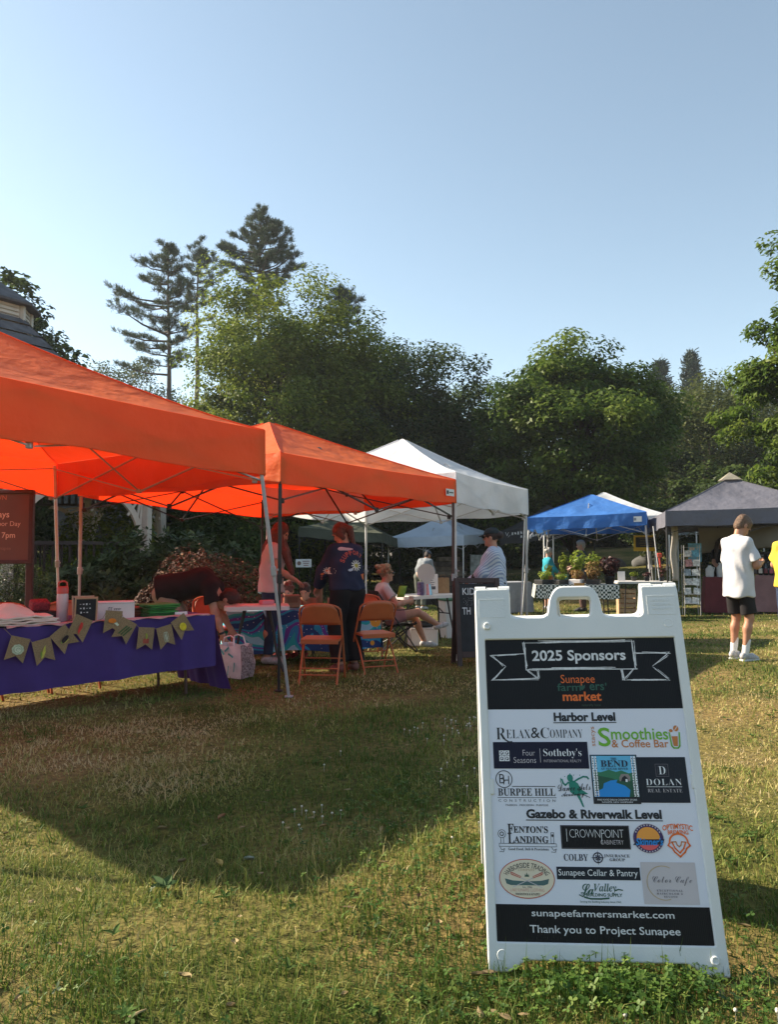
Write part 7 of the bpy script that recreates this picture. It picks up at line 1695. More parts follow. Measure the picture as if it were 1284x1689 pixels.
class Person:
    def __init__(p, label, loc, rz, h=1.68, fem=False, head=1.0, res=.009, group='people at the market'):
        p.s = h / 1.70; p.t = thing('person', label, 'person', loc, rz, group); p.fem = fem; p.res = res; p.hs = head
        s = p.s; w = .142 if fem else .165
        p.pel = V3(0, 0, .93) * s; p.chest = V3(0, 0, 1.27) * s; p.neck = V3(0, -.005, 1.43) * s; p.headc = V3(0, .025, 1.585) * s
        p.lat = V3(1, 0, 0); p.hip = {}; p.sh = {}; p.el = {}; p.wr = {}; p.kn = {}; p.an = {}; p.toe = {}
        for k in (-1, 1):
            p.hip[k] = V3(.09 * k, 0, .90) * s; p.sh[k] = V3(w * k, -.01, 1.385) * s
            p.el[k] = V3((w + .055) * k, -.03, 1.10) * s; p.wr[k] = V3((w + .07) * k, .04, .86) * s
            p.kn[k] = V3(.095 * k, .015, .49) * s; p.an[k] = V3(.095 * k, -.02, .085) * s; p.toe[k] = V3(.115 * k, .15, .03) * s
        p.face = V3(0, 1, 0); p.hup = V3(0, 0, 1); p.palm = {-1: V3(1, 0, 0), 1: V3(-1, 0, 0)}; p.curl = {-1: .35, 1: .35}
    def arm(p, k, wrist, hint=None, palm=None, curl=None):
        p.el[k], p.wr[k] = ik(p.sh[k], wrist, .285 * p.s, .25 * p.s, V3(.5 * k, -.6, -.5) if hint is None else hint)
        if palm is not None: p.palm[k] = np.array(palm, float)
        if curl is not None: p.curl[k] = curl
    def leg(p, k, ankle, hint=None, toe=None):
        p.kn[k], p.an[k] = ik(p.hip[k], ankle, .42 * p.s, .41 * p.s, V3(.1 * k, 1, .1) if hint is None else hint)
        p.toe[k] = p.an[k] + (np.array(toe, float) if toe is not None else V3(.02 * k, .165, -.055)) * p.s
    def lean(p, ang, side=0.0):
        """bend the upper body forward about the pelvis"""
        R = np.array((Matrix.Rotation(side, 3, 'Y') @ Matrix.Rotation(-ang, 3, 'X'))); f = lambda q: p.pel + R @ (q - p.pel)
        for n in ('chest', 'neck', 'headc'): setattr(p, n, f(getattr(p, n)))
        for d in (p.sh, p.el, p.wr):
            for k in d: d[k] = f(d[k])
        p.face = R @ p.face; p.hup = R @ p.hup
    def look(p, face, up=(0, 0, 1), shift=None):
        p.face = unit(np.array(face, float)); u = np.array(up, float); p.hup = unit(u - p.face * (u @ p.face))
        if shift is not None: p.headc = p.headc + np.array(shift, float)
    def hb(p): r = np.cross(p.face, p.hup); return np.stack([unit(r), p.face, p.hup], 1)
    def H(p, x, y, z): return p.headc + p.hb() @ (V3(x, y, z) * p.s * p.hs)
    def torso(p, s, add=0.0, hem=None, k=.05):
        S_ = p.s; f = .92 if p.fem else 1.0; sm = (p.sh[1] + p.sh[-1]) / 2; hm = (p.hip[1] + p.hip[-1]) / 2; wst = p.pel * .45 + p.chest * .55
        for q in (-1, 1):
            lat_h = (p.hip[q] - hm); lat_s = (p.sh[q] - sm)
            a = p.hip[q] * .35 + p.pel * .65 + (p.pel - hm) * .0 + lat_h * .3; b = wst + (lat_h + lat_s) * (.25 if hem is None else .29); c = p.chest + lat_s * .42
            if hem is None: s.cap(a, b, (.115 * f) * S_ + add, (.092 * f) * S_ + add, k); 
            else: s.cap(b + hem, b, .118 * f * S_ + add * 1.1, (.098 * f) * S_ + add, k, flat_a=True); s.cap((b + wst) / 2 + hem, (b + wst) / 2, .122 * f * S_ + add * 1.1, .1 * f * S_ + add, k, flat_a=True)
            s.cap((b + wst) / 2, (c + p.chest) / 2, .092 * f * S_ + add, .098 * f * S_ + add, k)
            s.cap(b, c, (.095 * f) * S_ + add, (.098 * f) * S_ + add, k); s.cap(c, p.sh[q] * .72 + sm * .28 - V3(0, 0, .03 * S_), .09 * f * S_ + add * .8, .062 * S_ + add * .8, k)
            s.cap(sm + lat_s * .25 + V3(0, 0, .012 * S_), p.sh[q] - V3(0, 0, .012 * S_), .056 * S_ + add * .35, .048 * S_ + add * .45, k)
            if p.fem: s.ell(c + unit(np.cross(p.lat * -1, p.hup if abs(p.hup[2]) > .5 else V3(0, 0, 1))) * 0 + (p.front() * .055 - V3(0, 0, .02)) * S_, np.array([.062] * 3) * S_ + add * .7, k=.05)
    def front(p):
        sm = (p.sh[1] - p.sh[-1]); up = p.neck - p.pel; return unit(np.cross(up, sm))
    def body(p, m):
        s = Soft(.03); S_ = p.s; p.torso(s)
        s.cap(p.neck - (p.neck - p.chest) * .25, p.H(0, -.012, -.075), .062 * S_, .05 * S_, .03)
        Rm = p.hb(); hs = S_ * p.hs
        s.ell(p.H(0, -.008, .022), V3(.074, .094, .096) * hs, Rm, .02); s.ell(p.H(0, .022, -.045), V3(.056, .066, .075) * hs, Rm, .03)
        s.cap(p.H(0, .088, .012), p.H(0, .106, -.022), .009 * hs, .0135 * hs, .012); s.ell(p.H(0, .085, -.055), V3(.024, .012, .009) * hs, Rm, .01); s.ell(p.H(0, .078, -.088), V3(.024, .02, .018) * hs, Rm, .02)
        for k in (-1, 1):
            s.ell(p.H(.076 * k, -.012, -.008), V3(.010, .022, .032) * hs, Rm, .008); s.ell(p.H(.03 * k, .087, .03), V3(.022, .01, .009) * hs, Rm, .012)
            s.cap(p.sh[k], p.el[k], .053 * S_, .04 * S_); s.cap(p.el[k], p.el[k] * .6 + p.wr[k] * .4, .041 * S_, .040 * S_); s.cap(p.el[k] * .6 + p.wr[k] * .4, p.wr[k], .040 * S_, .026 * S_)
            hand(s, p.wr[k], p.wr[k] - p.el[k], p.palm[k], k, p.curl[k], S_)
            s.cap(p.hip[k], p.kn[k], .088 * S_, .056 * S_); 
            back = unit(np.cross(np.cross(p.kn[k] - p.hip[k], p.an[k] - p.kn[k]), p.an[k] - p.kn[k])) if np.linalg.norm(np.cross(p.kn[k] - p.hip[k], p.an[k] - p.kn[k])) > .02 else V3(0, -1, 0)
            cm = p.kn[k] * .7 + p.an[k] * .3 + (V3(0, -.02, 0) if abs(p.hip[k][2] - p.kn[k][2]) > .2 else V3(0, 0, 0)) * S_
            s.cap(p.kn[k], cm, .053 * S_, .055 * S_); s.cap(cm, p.an[k], .055 * S_, .036 * S_)
            dt = p.toe[k] - p.an[k]; s.cap(p.an[k] - unit(V3(dt[0], dt[1], 0)) * .03 * S_ + V3(0, 0, -.03) * S_, p.an[k] + dt * .75, .036 * S_, .028 * S_); s.cap(p.an[k] + dt * .6, p.toe[k], .03 * S_, .022 * S_)
        link_mesh('body', s.mesh('body', m, p.res), p.t)
        for k in (-1, 1):
            mb = MB(); mb.ball(p.H(.03 * k, .083, .014), .0095 * hs, 8, 6); mb.build('eye', EYEW, p.t)
        return p
    def shirt(p, m, sleeve=.6, hem=(0, 0, -.22), add=.016, fold=.004, name='shirt', sl_add=.016, collar=None):
        s = Soft(.04); p.torso(s, add, np.array(hem) * p.s); S_ = p.s
        for k in (-1, 1):
            if sleeve <= 1:
                e = p.sh[k] + (p.el[k] - p.sh[k]) * sleeve; s.cap(p.sh[k] - V3(0, 0, .012 * S_), e, .05 * S_ + add * .5, (.052 + .004) * S_ + sl_add, flat_b=True)
            else:
                s.cap(p.sh[k] - V3(0, 0, .012 * S_), p.el[k], .05 * S_ + add * .5, .045 * S_ + sl_add); e = p.el[k] + (p.wr[k] - p.el[k]) * (sleeve - 1); s.cap(p.el[k], e, .046 * S_ + sl_add, .034 * S_ + sl_add, flat_b=True)
        s.cap(p.neck - (p.neck - p.chest) * .3, p.neck + (p.neck - p.chest) * .02, .066 * S_ + add * .5, .058 * S_ + add * .3, .03, flat_b=True)
        o = link_mesh(name, s.mesh(name, m, p.res, fold * 1.25, 25, (1.15, .95, .22)), p.t); p.shirt_o = o; return o
    def legs(p, m, frac=2.0, add=.014, name='trousers', fold=.004, flare=0.0, waist=.06):
        s = Soft(.03); S_ = p.s; up = unit(p.chest - p.pel)
        for k in (-1, 1):
            lat = p.hip[k] - (p.hip[1] + p.hip[-1]) / 2
            s.cap(p.hip[k] + V3(0, 0, .0), p.pel + lat * .4 + up * waist * S_, .089 * S_ + add, .08 * S_ + add, flat_b=True)
            if frac <= 1: e = p.hip[k] + (p.kn[k] - p.hip[k]) * frac; s.cap(p.hip[k], e, .092 * S_ + add, (.092 - .03 * frac) * S_ + add + flare, flat_b=True)
            else:
                s.cap(p.hip[k], p.kn[k], .092 * S_ + add, .06 * S_ + add + flare * .5); e = p.kn[k] + (p.an[k] - p.kn[k]) * (frac - 1); s.cap(p.kn[k], e, .06 * S_ + add + flare * .5, .045 * S_ + add + flare, flat_b=True)
        s.cap(p.hip[-1], p.hip[1], .085 * S_ + add, .085 * S_ + add)
        return link_mesh(name, s.mesh(name, m, p.res, fold, 20), p.t)
    def shoes(p, m, sock=None, sockh=.12, sole=None):
        S_ = p.s
        for k in (-1, 1):
            dt = p.toe[k] - p.an[k]; hz_ = unit(V3(dt[0], dt[1], 0)); dn = V3(0, 0, -1)
            s = Soft(.02); s.cap(p.an[k] - hz_ * .035 * S_ + dn * .03 * S_, p.an[k] + dt * .7 + dn * .01 * S_, .044 * S_, .038 * S_); s.cap(p.an[k] + dt * .6, p.toe[k] + dt * .06, .04 * S_, .03 * S_); s.cap(p.an[k] + dn * .02 * S_, p.an[k] + V3(0, 0, .005), .044 * S_, .043 * S_, flat_b=True)
            o = link_mesh('shoe', s.mesh('shoe', m, min(p.res, .009)), p.t)
            if sole:
                c = (p.an[k] - hz_ * .03 * S_ + p.toe[k]) / 2; mb = MB(); a = p.an[k] - hz_ * .07 * S_; b = p.toe[k] + hz_ * .03 * S_; a = V3(a[0], a[1], .012); b = V3(b[0], b[1], .012 ); mb.bar(a, b, .08 * S_, .022, (0, 0, 1), .006); mb.build('sole', sole, o)
            if sock:
                s = Soft(.02); u = unit(p.kn[k] - p.an[k]); s.cap(p.an[k] - u * .02, p.an[k] + u * sockh * S_, .045 * S_, .05 * S_, flat_b=True); link_mesh('sock', s.mesh('sock', sock, min(p.res, .009), .0015, 60, (0, 0, 1)), p.t)
    def hair(p, m, style='short', length=.3, side=0.0):
        s = Soft(.025); hs = p.s * p.hs; Rm = p.hb()
        s.ell(p.H(0, -.014, .034), V3(.083, .100, .097) * hs, Rm)
        if style == 'short': s.ell(p.H(0, -.052, -.03), V3(.070, .054, .066) * hs, Rm); s.ell(p.H(0, .02, .075), V3(.07, .07, .05) * hs, Rm)
        if style in ('long', 'pony'):
            for x in (-.062, .062): s.cap(p.H(x, -.02, .0), p.H(x * .9, -.045, -.08), .035 * hs, .03 * hs)
        if style == 'long':
            dn = V3(0, 0, -1)
            bk = -p.front()
            for x, y, o1, o2 in ((-.06, -.05, .07, .09), (0, -.075, .09, .12), (.06, -.05, .07, .09), (.078, .015, -.06, -.12), (-.078, .015, -.06, -.12), (.07, -.03, .02, .03), (-.07, -.03, .02, .03)):
                a = p.H(x, y, -.02); b = a + dn * length * .45 * p.s + p.lat * x * .5 + bk * o1; c = b + dn * length * .55 * p.s + p.lat * x * .5 + bk * (o2 - o1 * .5); s.path([a, b, c], [.04 * hs, .045 * hs, .02 * hs])
        if style == 'pony':
            a = p.H(0, -.105, .03); b = a + p.hb() @ V3(side * .3, -.025, -.05); c = b + V3(0, 0, -length) * p.s + p.lat * side - p.front() * .05; s.path([a, b, c], [.03 * hs, .035 * hs, .012 * hs])
        if style == 'bun': s.ell(p.H(0, -.125, .02), V3(.05, .045, .05) * hs, Rm)
        if style == 'curly':
            r = random.Random(5)
            for _ in range(34):
                a = r.uniform(0, 6.28); e = r.uniform(-.1, 1.4); v = V3(cos(a) * cos(e), sin(a) * cos(e), sin(e))
                if v[1] > .45 and v[2] < .6: continue
                s.ell(p.H(v[0] * .085, -.02 + v[1] * .10, .035 + v[2] * .095), V3(1, 1, 1) * r.uniform(.018, .03) * hs, k=.012)
            for _ in range(12): s.ell(p.H(r.uniform(-.05, .05), -.11 + r.uniform(-.03, .02), .06 + r.uniform(-.05, .05)), V3(1, 1, 1) * .03 * hs, k=.012)
        # open the face
        s.ell(p.H(0, .105, -.03), V3(.066, .075, .088) * hs, Rm, sub=True)
        return link_mesh('hair', s.mesh('hair', m, min(p.res, .009), .0025, 90, (1, .2, .3)), p.t)
    def glasses(p):
        mb = MB(); hs = p.s * p.hs
        for k in (-1, 1):
            c = p.H(.032 * k, .098, .012); mb.ball(c, (.026 * hs, .026 * hs, .02 * hs), 10, 6); mb.tube([p.H(.055 * k, .09, .018), p.H(.08 * k, .03, .016), p.H(.08 * k, -.02, .012)], .0035 * hs, 5)
        mb.tube([p.H(-.012, .106, .016), p.H(.012, .106, .016)], .004 * hs, 5); mb.build('sunglasses', mat('sunglass_lens', (.01, .01, .01), .12), p.t)
    def cap_hat(p, m):
        s = Soft(.012); hs = p.s * p.hs; Rm = p.hb(); s.ell(p.H(0, -.010, .05), V3(.090, .108, .085) * hs, Rm, k=.01); s.cuts = [(p.H(0, 0, .045), -p.hup)]
        c = link_mesh('cap', s.mesh('cap', m, min(p.res, .009)), p.t)
        mb = MB()
        def f(u, v): x = (u - .5) * 2; q = p.H(x * .072, .085 + .085 * v * sqrt(max(0, 1 - x * x * .8)), .05 - .02 * v - .012 * x * x); return Vector(q)
        mb.grid(f, 12, 5); mb.build('brim', m, c, solid=.006)
def cloth(n, c, var=.08, bump=.15): return mat('cloth_' + n, c, .85, var, 6, bump=bump, bscale=24, spec=.2)
CL_WHITE = cloth('white_tee', (.60, .60, .63)); CL_BLACK = cloth('black', (.014, .013, .015)); CL_SHORT = cloth('black_shorts', (.022, .02, .022)); CL_NAVY = cloth('navy_jacket', (.022, .028, .06), .2); CL_GREY = cloth('grey_tee', (.52, .48, .48)); CL_DENIM = cloth('denim', (.03, .045, .09), .25); CL_TAN = cloth('tan_trousers', (.30, .25, .19)); CL_HEATH = cloth('heather_tee', (.48, .48, .5)); CL_TEAL = cloth('teal', (.03, .30, .38)); CL_CHAR = cloth('charcoal', (.07, .08, .1)); CL_YEL = cloth('yellow', (.62, .45, .06)); CL_HOOD = cloth('grey_hoodie', (.24, .26, .28)); CL_PINKS = cloth('pink_shorts', (.45, .2, .2)); CL_MAROON = cloth('soft_black', (.016, .012, .014))
SHOEW = mat('pale_trainer', (.42, .42, .43), .6, .35, 40); SOLEW = mat('white_sole', (.6, .6, .58), .7); SOCKW = cloth('white_sock', (.72, .71, .70)); SHOEB = mat('black_shoe', (.02, .02, .02), .6); SHOER = mat('red_shoe', (.5, .05, .05), .6)
HB = hairm('brown', (.10, .055, .03)); HRB = hairm('red_brown', (.11, .035, .022)); HDK = hairm('dark_brown', (.035, .018, .014)); HGY = hairm('grey', (.42, .40, .36)); HCU = hairm('curly_blond_brown', (.26, .15, .08))
def striped():
    m = cloth('blue_stripe', (.5, .55, .66)); N = m.node_tree.nodes; L = m.node_tree.links; p = N['Principled BSDF']; tc = N.new('ShaderNodeTexCoord'); w_ = N.new('ShaderNodeTexWave'); w_.bands_direction = 'DIAGONAL'; w_.inputs['Scale'].default_value = 16; w_.inputs['Distortion'].default_value = 1.5
    L.new(tc.outputs['Object'], w_.inputs['Vector']); r = N.new('ShaderNodeValToRGB'); r.color_ramp.elements[0].color = (.28, .35, .52, 1); r.color_ramp.elements[1].color = (.62, .66, .74, 1); r.color_ramp.elements[0].position = .2; r.color_ramp.elements[1].position = .5; L.new(w_.outputs['Fac'], r.inputs[0]); L.new(r.outputs[0], p.inputs['Base Color']); return m

# ---- the boy
P = Person('boy in a white T-shirt, black shorts and white socks standing with his back turned', gp(1217, 8.2), radians(-56), 1.56, head=1.08, res=.0075)
S_ = P.s
P.look((.2, .7, -.68), shift=(.01, .07, -.03)); P.sh[1] += V3(-.005, 0, -.02); P.sh[-1] += V3(.005, 0, -.02)
P.arm(1, V3(.16, .27, 1.12) * S_, hint=V3(.45, -.5, -.7), palm=(-.5, -.3, .8), curl=.7); P.arm(-1, V3(-.10, .28, 1.13) * S_, hint=V3(-.45, -.5, -.7), palm=(.5, -.3, .8), curl=.7)
P.leg(-1, V3(-.11, .02, .09) * S_, toe=(-.01, .165, -.06)); P.leg(1, V3(.10, -.03, .09) * S_, toe=(.05, .165, -.06))
P.body(SK2); P.shirt(CL_WHITE, .80, (0, 0, -.37), .022, .006, sl_add=.026); P.legs(CL_SHORT, .86, .004, 'shorts', .005, .03); P.t.scale = (.82, .92, 1); P.shoes(SHOEW, SOCKW, .17, SOLEW); P.hair(hairm('chestnut', (.13, .072, .040)), 'short')
t = thing('phone', 'dark phone held in the boy\'s hands', 'phone', P.t.matrix_basis @ Vector(P.wr[1] * .5 + P.wr[-1] * .5 + V3(0, .09, .02)), radians(-38)); m = MB(); m.box((0, 0, 0), (.075, .15, .009), Matrix.Rotation(.5, 3, 'X'), .003); m.build('case', DKPLASTIC, t)

# ---- woman in the embroidered jacket
P = Person('woman in a navy embroidered jacket and wide black trousers leaning over the children\'s table', gp(574, 8.72), radians(30), 1.70, True, res=.008)
S_ = P.s; P.lean(.16); P.look((-.35, .8, -.5), shift=(-.01, .03, -.01))
P.arm(-1, V3(-.20, .36, .95) * S_, hint=V3(-.8, -.2, -.5), palm=(.2, 0, -1), curl=.5); P.arm(1, V3(.12, .42, .96) * S_, hint=V3(.8, -.3, -.5), palm=(-.2, 0, -1), curl=.5)
P.leg(-1, V3(-.10, -.02, .09) * S_, toe=(-.02, .165, -.06)); P.leg(1, V3(.10, .02, .09) * S_, toe=(.03, .165, -.06))
P.body(SK1); jk = P.shirt(CL_NAVY, 1.9, (0, -.01, -.18), .034, .006, name='jacket', sl_add=.03); P.legs(CL_BLACK, 1.92, .022, 'trousers', .006, .035); P.hair(HRB, 'pony', .36, .07)
s = Soft(.03); sm = (P.sh[1] + P.sh[-1]) / 2
s.ell(sm + V3(0, -.045, -.005), V3(.135, .07, .035)).ell(sm + V3(-.10, -.02, -.005), V3(.085, .075, .05)); link_mesh('pale_hood', s.mesh('pale_hood', mat('pale_pink_hood', (.62, .40, .42), .85), .008, .004, 25), P.t)
V, Fs = mesh_arrays(jk.data); bv = BVHTree.FromPolygons([Vector(v) for v in V], Fs)
def embroider(art, name, parent, bv, off=.004, origin=(0, 0)):
    vs = []
    for v in art.V:
        hit = bv.ray_cast(Vector((v[0] + origin[0], -2, v[1] + origin[1])), Vector((0, 1, 0)))
        y = hit[0].y if hit[0] is not None else None; vs.append((v[0] + origin[0], y, v[1] + origin[1]))
    ys = [q[1] for q in vs if q[1] is not None]; my = max(ys) if ys else 0
    me = bpy.data.meshes.new(name); me.from_pydata([(q[0], (my if q[1] is None else q[1]) - off, q[2]) for q in vs], [], art.F)
    for m_ in art.mats: me.materials.append(m_)
    me.polygons.foreach_set('material_index', art.M); me.update(); return link_mesh(name, me, parent)
RT_ = mat('red_thread', (.50, .09, .06), .8); WT_ = mat('white_thread', (.66, .66, .6), .8); YT_ = mat('olive_thread', (.40, .36, .06), .8); OT_ = mat('orange_thread', (.62, .16, .05), .8); CT_ = mat('cloud_thread', (.5, .56, .66), .8)
a = Art(); x0 = .03
for i, ch in enumerate('SUPPORT'):
    th = radians(68 - 18.5 * i); a.text(ch, RT_, (x0 - .145 * sin(th), .145 * cos(th)), .036, .05, rot=th, offset=.03)
embroider(a, 'lettering', jk, bv, .005, (0, 1.20 * S_))
a = Art()
for i in range(12): th = i * pi / 6; a.line([(.02 * cos(th), .02 * sin(th)), (.058 * cos(th), .058 * sin(th))], .012, WT_)
a.disc((0, 0), .027, .027, YT_, 0, 16); embroider(a, 'flower', jk, bv, .006, (.055, 1.20 * S_))
a = Art(); a.disc((-.08, -.05), .024, .014, CT_, 0, 14).disc((-.062, -.044), .018, .014, CT_, 0, 14).disc((.125, .05), .022, .014, CT_, 0, 14); embroider(a, 'cloud', jk, bv, .006, (.05, 1.20 * S_))
a = Art(); a.poly([(.06, -.10), (.12, -.09), (.11, -.13), (.095, -.165), (.075, -.14)], OT_); a.disc((.115, -.15), .018, .022, mat('brown_thread', (.2, .1, .07), .8), 0, 12); embroider(a, 'blossom', jk, bv, .006, (.05, 1.20 * S_))
a = Art(); e = P.el[-1]
for i in range(10): th = i * pi / 5; a.line([(.01 * cos(th), .01 * sin(th)), (.036 * cos(th), .036 * sin(th))], .008, WT_)
a.disc((0, 0), .015, .015, OT_, 0, 12); embroider(a, 'flower', jk, bv, .006, (e[0] - .0, e[2] + .0))
a = Art(); a.line([(-.03, -.03), (-.04, -.07), (-.02, -.1)], .016, RT_); a.disc((-.045, -.04), .014, .014, OT_, 0, 10); embroider(a, 'vine', jk, bv, .006, (e[0], e[2]))
P.shoes(mat('brown_sandal', (.22, .09, .07), .6))

# ---- long haired woman
P = Person('long haired woman in a pale grey T-shirt standing at the small white table', gp(446, 9.45), radians(-82), 1.73, True, res=.008)
S_ = P.s; P.lean(.10); P.look((.15, .85, -.5), shift=(0, .03, -.01))
P.arm(1, V3(.12, .30, 1.0) * S_, hint=V3(.6, -.4, -.6), palm=(-.2, 0, -1)); P.arm(-1, V3(-.12, .28, 1.0) * S_, hint=V3(-.6, -.4, -.6), palm=(.2, 0, -1))
P.body(SK1); P.shirt(CL_GREY, .55, (0, 0, -.25), .030, .006, sl_add=.022); P.legs(CL_DENIM, 1.9, .012); P.shoes(SHOEW); P.hair(HRB, 'long', .46, .0)

# ---- stooping man
sp = gp(283, 8.75); P = Person('man in a black shirt stooping low over the shopping bag behind the purple table', sp, radians(-92), 1.76, res=.009)
S_ = P.s
P.pel = V3(0, -.06, .86); P.hip = {k: V3(.09 * k, -.06, .84) for k in (-1, 1)}
P.chest = V3(0, .36, .99); P.neck = V3(0, .52, .90); P.sh = {k: V3(.18 * k, .48, .93) for k in (-1, 1)}; P.headc = V3(0, .66, .775)
P.look((0, .55, -.85), (0, .8, .5)); P.arm(1, V3(.16, .64, .40), hint=V3(.5, -.7, 0), palm=(-1, 0, 0), curl=.8); P.arm(-1, V3(-.12, .66, .44), hint=V3(-.5, -.7, 0), palm=(1, 0, 0), curl=.8)
for k in (-1, 1): P.leg(k, V3(.12 * k, .04 * k, .09), hint=V3(.1 * k, 1, 0))
P.body(SK1); P.shirt(CL_MAROON, .62, (0, -.26, -.05), .035, .007, sl_add=.03); P.legs(CL_TAN, 1.95, .02); P.shoes(SHOEB); P.hair(HDK, 'short')
m = MB(); w0 = P.wr[1]; d_ = unit(P.wr[1] - P.el[1]); ax = Vector(d_).to_track_quat('Z', 'Y').to_matrix(); m.lathe(w0 - d_ * .02, [(.033, -.012), (.036, -.008), (.036, .008), (.033, .012)], 14, ax); m.build('wristband', DKPLASTIC, P.t)

# ---- seated woman with the cup, in a camp chair
cp = gp(652, 11.1); ca_ = radians(-74)
t = thing('camp_chair', 'dark folding camp chair with a green side pocket under the seated woman', 'chair', cp, ca_); CAMP = cloth('camp_black', (.02, .022, .022)); m = MB(); m.grid(lambda u, v: Vector(((u - .5) * .50, -.2 + .44 * v, .40 - .05 * sin(pi * u) - .03 * (1 - v))), 10, 8); m.build('seat', CAMP, t, solid=.01); m = MB(); m.grid(lambda u, v: Vector(((u - .5) * .50, -.22 - .12 * v - .04 * sin(pi * u), .42 + .44 * v)), 10, 8); m.build('backrest', CAMP, t, solid=.01)
for (a, b) in (((-.26, .24, 0), (.24, -.24, .42)), ((.26, .24, 0), (-.24, -.24, .42)), ((-.26, -.26, 0), (-.25, .24, .42)), ((.26, -.26, 0), (.25, .24, .42)), ((-.26, .26, 0), (-.25, -.34, .86)), ((.26, .26, 0), (.25, -.34, .86)), ((-.25, -.27, 0), (.25, .25, .40)), ((.25, -.27, 0), (-.25, .25, .40))): m = MB(); m.tube([a, b], .010, 6); m.build('leg', BLKSTEEL, t)
for sx in (-1, 1): m = MB(); m.grid(lambda u, v: Vector((sx * (.27 + .02 * (v - .5)), -.26 + .5 * u, .62 - .03 * sin(pi * u))), 6, 3); m.build('armrest', CAMP, t, solid=.012)
m = MB(); m.grid(lambda u, v: Vector((.285, -.02 + .11 * u - .04 * v, .93 - .16 * v)), 3, 3); m.build('side_pocket', mat('lime_nylon', (.25, .42, .04), .6), t, solid=.01)
P = Person('seated woman with curly hair and sunglasses holding an iced drink', cp, ca_, 1.68, True, res=.008)
S_ = P.s; P.pel = V3(0, -.10, .47); P.hip = {k: V3(.09 * k, -.09, .47) for k in (-1, 1)}; P.chest = V3(0, -.17, .79); P.neck = V3(0, -.17, .945); P.headc = V3(0, -.13, 1.09); P.sh = {k: V3(.15 * k, -.18, .89) for k in (-1, 1)}
P.look((-.12, 1, .0)); P.arm(1, V3(.16, .16, .70), hint=V3(.6, -.3, -.6), palm=(-1, 0, .1), curl=.75); P.arm(-1, V3(-.08, .16, .56), hint=V3(-.6, -.3, -.5), palm=(0, 0, -1), curl=.5)
P.leg(-1, V3(-.10, .48, .09), hint=V3(-.1, .6, 1)); P.leg(1, V3(-.02, .66, .34), hint=V3(.35, .4, 1), toe=(-.04, .15, .0))
P.body(SK1); P.shirt(CL_HEATH, .62, (0, .02, -.20), .02, .005, sl_add=.022); P.legs(CL_PINKS, .5, .016, 'shorts'); P.shoes(SHOEW); P.hair(HCU, 'curly'); P.glasses()
hv = Vector(P.wr[1] + unit(P.wr[1] - P.el[1]) * .07 + V3(-.045, .0, -.02)); t = thing('drink_cup', 'clear cup of iced coffee with a pale top in the seated woman\'s hand', 'cup', P.t.matrix_basis @ hv, ca_); m = MB(); m.lathe((0, 0, -.05), [(.027, 0), (.036, .085)], 16); m.build('drink', mat('iced_coffee', (.22, .10, .05), .3), t); m = MB(); m.lathe((0, 0, .0355), [(.036, 0), (.039, .035), (.039, .045), (.0, .048)], 16); m.build('lid', mat('pale_lid', (.6, .55, .48), .4), t)

# ---- cap wearer in the striped shirt
P = Person('person in dark cap and sunglasses, pale blue striped shirt and black waist bag', gp(814, 10.0), radians(72), 1.68, True, res=.008)
S_ = P.s; P.look((.15, 1, -.08)); P.arm(-1, V3(-.13, .30, .98) * S_, hint=V3(-.7, -.5, -.5), palm=(.6, 0, .4), curl=.5); P.arm(1, V3(.10, .28, 1.02) * S_, hint=V3(.8, -.5, -.5), palm=(-.6, 0, .4), curl=.5)
P.body(SK1); P.shirt(striped(), 1.85, (0, -.01, -.62), .045, .008, sl_add=.03); P.legs(CL_DENIM, 1.9, .012); P.shoes(SHOEW); P.hair(HDK, 'bun'); P.glasses(); P.cap_hat(cloth('dark_cap', (.03, .04, .045)))
s = Soft(.03); s.cap(V3(-.16, .06, .95) * S_, V3(-.19, -.07, .93) * S_, .065, .055).cap(V3(-.17, .02, .99) * S_, V3(-.18, -.05, 1.0) * S_, .05, .05); link_mesh('waist_bag', s.mesh('waist_bag', DKPLASTIC, .01, .003, 30), P.t)
m = MB(); e, w_ = P.el[-1], P.wr[-1]; m.tube([e * .75 + w_ * .25, e * .35 + w_ * .65], [.072, .062], 12); m.build('arm_pouch', DKPLASTIC, P.t)
m = MB(); pts = [V3(.19 * cos(a), -.0 + .15 * sin(a), .985 - .03 * cos(a)) * S_ for a in np.linspace(0, 2 * pi, 25)]; m.tube(pts, .014, 6, False); m.build('waist_strap', DKPLASTIC, P.t)

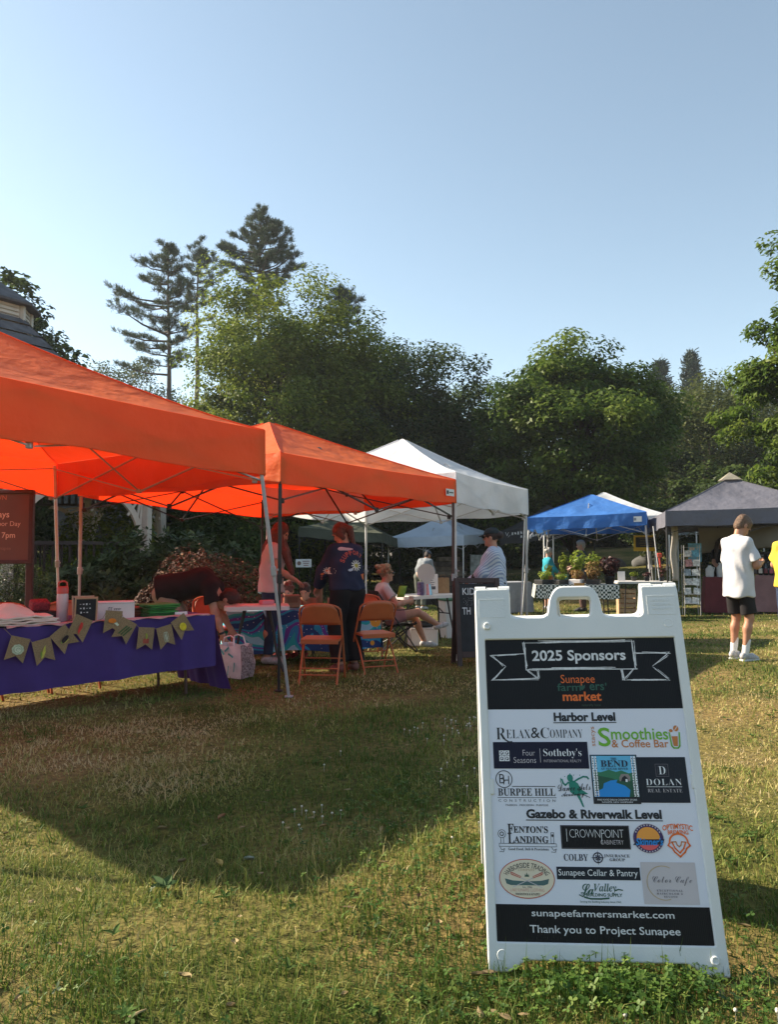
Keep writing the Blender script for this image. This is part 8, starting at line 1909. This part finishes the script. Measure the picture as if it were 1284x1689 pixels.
# ---- two children at the sea-life table
for px, Y, hm, sh, lb, hgt in ((478, 10.5, HRB, cloth('rust_child_shirt', (.35, .10, .06)), 'child with curly reddish hair sitting behind the sea-life table', 1.22), (506, 10.55, HDK, cloth('brown_child_shirt', (.2, .1, .06)), 'child with dark brown hair sitting beside the red haired child', 1.22)):
    c = gp(px, Y); P = Person(lb, c, radians(172), hgt, head=1.28, res=.009); S_ = P.s; dz = -.26
    for n in ('pel', 'chest', 'neck', 'headc'): setattr(P, n, getattr(P, n) + V3(0, 0, dz))
    P.headc += V3(0, .02, -.0)
    for d_ in (P.sh, P.hip, P.el, P.wr):
        for k in d_: d_[k] = d_[k] + V3(0, 0, dz)
    P.look((0, .9, -.4), shift=(0, .03, 0))
    for k in (-1, 1): P.arm(k, P.sh[k] + V3(-.04 * k, .27, -.22), hint=V3(k, -.3, -.4), palm=(0, 0, -1)); P.leg(k, V3(.07 * k, .30, .08), hint=V3(.1 * k, 1, .6))
    P.body(SK1); P.shirt(sh, .6, (0, 0, -.12), .014, .003); P.legs(CL_DENIM, 1.6, .01); P.shoes(SHOER); P.hair(hm, 'curly' if hm is HRB else 'short')
    t = thing('stool', 'low stool under the ' + ('red haired' if hm is HRB else 'dark haired') + ' child', 'stool', c, 0, 'stools behind the children\'s table'); sz = P.pel[2] - .10
    m = MB(); m.lathe((0, 0, sz - .03), [(.0, 0), (.15, 0), (.16, .015), (.15, .03), (0, .03)], 16); m.build('seat', DKPLASTIC, t)
    for a in range(4): m = MB(); m.tube([(.1 * cos(a * pi / 2 + .8), .1 * sin(a * pi / 2 + .8), sz - .03), (.15 * cos(a * pi / 2 + .8), .15 * sin(a * pi / 2 + .8), 0)], .012, 6); m.build('leg', BLKSTEEL, t)

# ---- people further off
P = Person('person in a grey hooded top and dark cap bending over a far table', gp(694, 19.0), radians(-40), 1.52, res=.013); S_ = P.s; P.lean(.5); P.look((.2, .85, -.5)); P.arm(1, V3(.1, .5, .98) * S_); P.arm(-1, V3(-.15, .48, .98) * S_); P.body(SK2); P.shirt(CL_HOOD, 1.9, (0, 0, -.2), .03, .006, sl_add=.022); P.legs(cloth('camo_grey', (.14, .15, .13), .5), 1.9, .02); P.shoes(SHOEW); P.hair(HDK, 'short'); P.cap_hat(CL_CHAR)
P = Person('grey haired woman in a teal top standing beyond the plant stall', gp(904, 20.2), radians(-75), 1.60, True, res=.013); S_ = P.s; P.arm(1, V3(.12, .3, 1.0) * S_); P.arm(-1, V3(-.12, .3, 1.0) * S_); P.look((.1, 1, -.25)); P.body(SK3); P.shirt(CL_TEAL, 1.6, (0, 0, -.2), .02, .004, sl_add=.018); P.legs(cloth('tan_shorts', (.3, .22, .18)), .9, .015, 'shorts'); P.shoes(SHOEW); P.hair(HGY, 'curly')
P = Person('grey haired man in a dark shirt standing among the plants', gp(960, 19.6), radians(70), 1.80, res=.013); S_ = P.s; P.arm(1, V3(.1, .32, 1.05) * S_); P.arm(-1, V3(-.14, .3, 1.0) * S_); P.look((-.1, 1, -.2)); P.body(SK3); P.shirt(CL_CHAR, .7, (0, 0, -.22), .025, .005, sl_add=.02); P.legs(cloth('brown_trouser', (.12, .07, .06)), 1.95, .02); P.shoes(SHOEB); P.hair(HGY, 'short')
P = Person('person in a yellow T-shirt with a bent elbow, cut by the right edge', gp(1306, 8.7), radians(-25), 1.50, True, res=.009); S_ = P.s; P.arm(-1, V3(-.02, .26, 1.04) * S_, hint=V3(-1, -.35, -.15), palm=(.3, 0, -1)); P.arm(1, V3(.14, .3, 1.05) * S_); P.look((.1, .8, -.5)); P.body(SK2); P.shirt(CL_YEL, .75, (0, 0, -.25), .03, .006, sl_add=.034); P.legs(CL_DENIM, 1.9, .014); P.shoes(SHOEW); P.hair(HB, 'pony', .25)
P = Person('dark haired vendor in black clothing behind the wine red cloth', gp(1189, 18.0), radians(165), 1.66, True, res=.013); S_ = P.s; P.arm(1, V3(.1, .3, 1.0) * S_); P.arm(-1, V3(-.2, .36, 1.1) * S_); P.look((-.2, .9, -.4)); P.body(SK1); P.shirt(CL_BLACK, .7, (0, 0, -.25), .025, .005, sl_add=.02); P.legs(CL_BLACK, 1.9, .015); P.shoes(SHOEB); P.hair(HDK, 'long', .35)
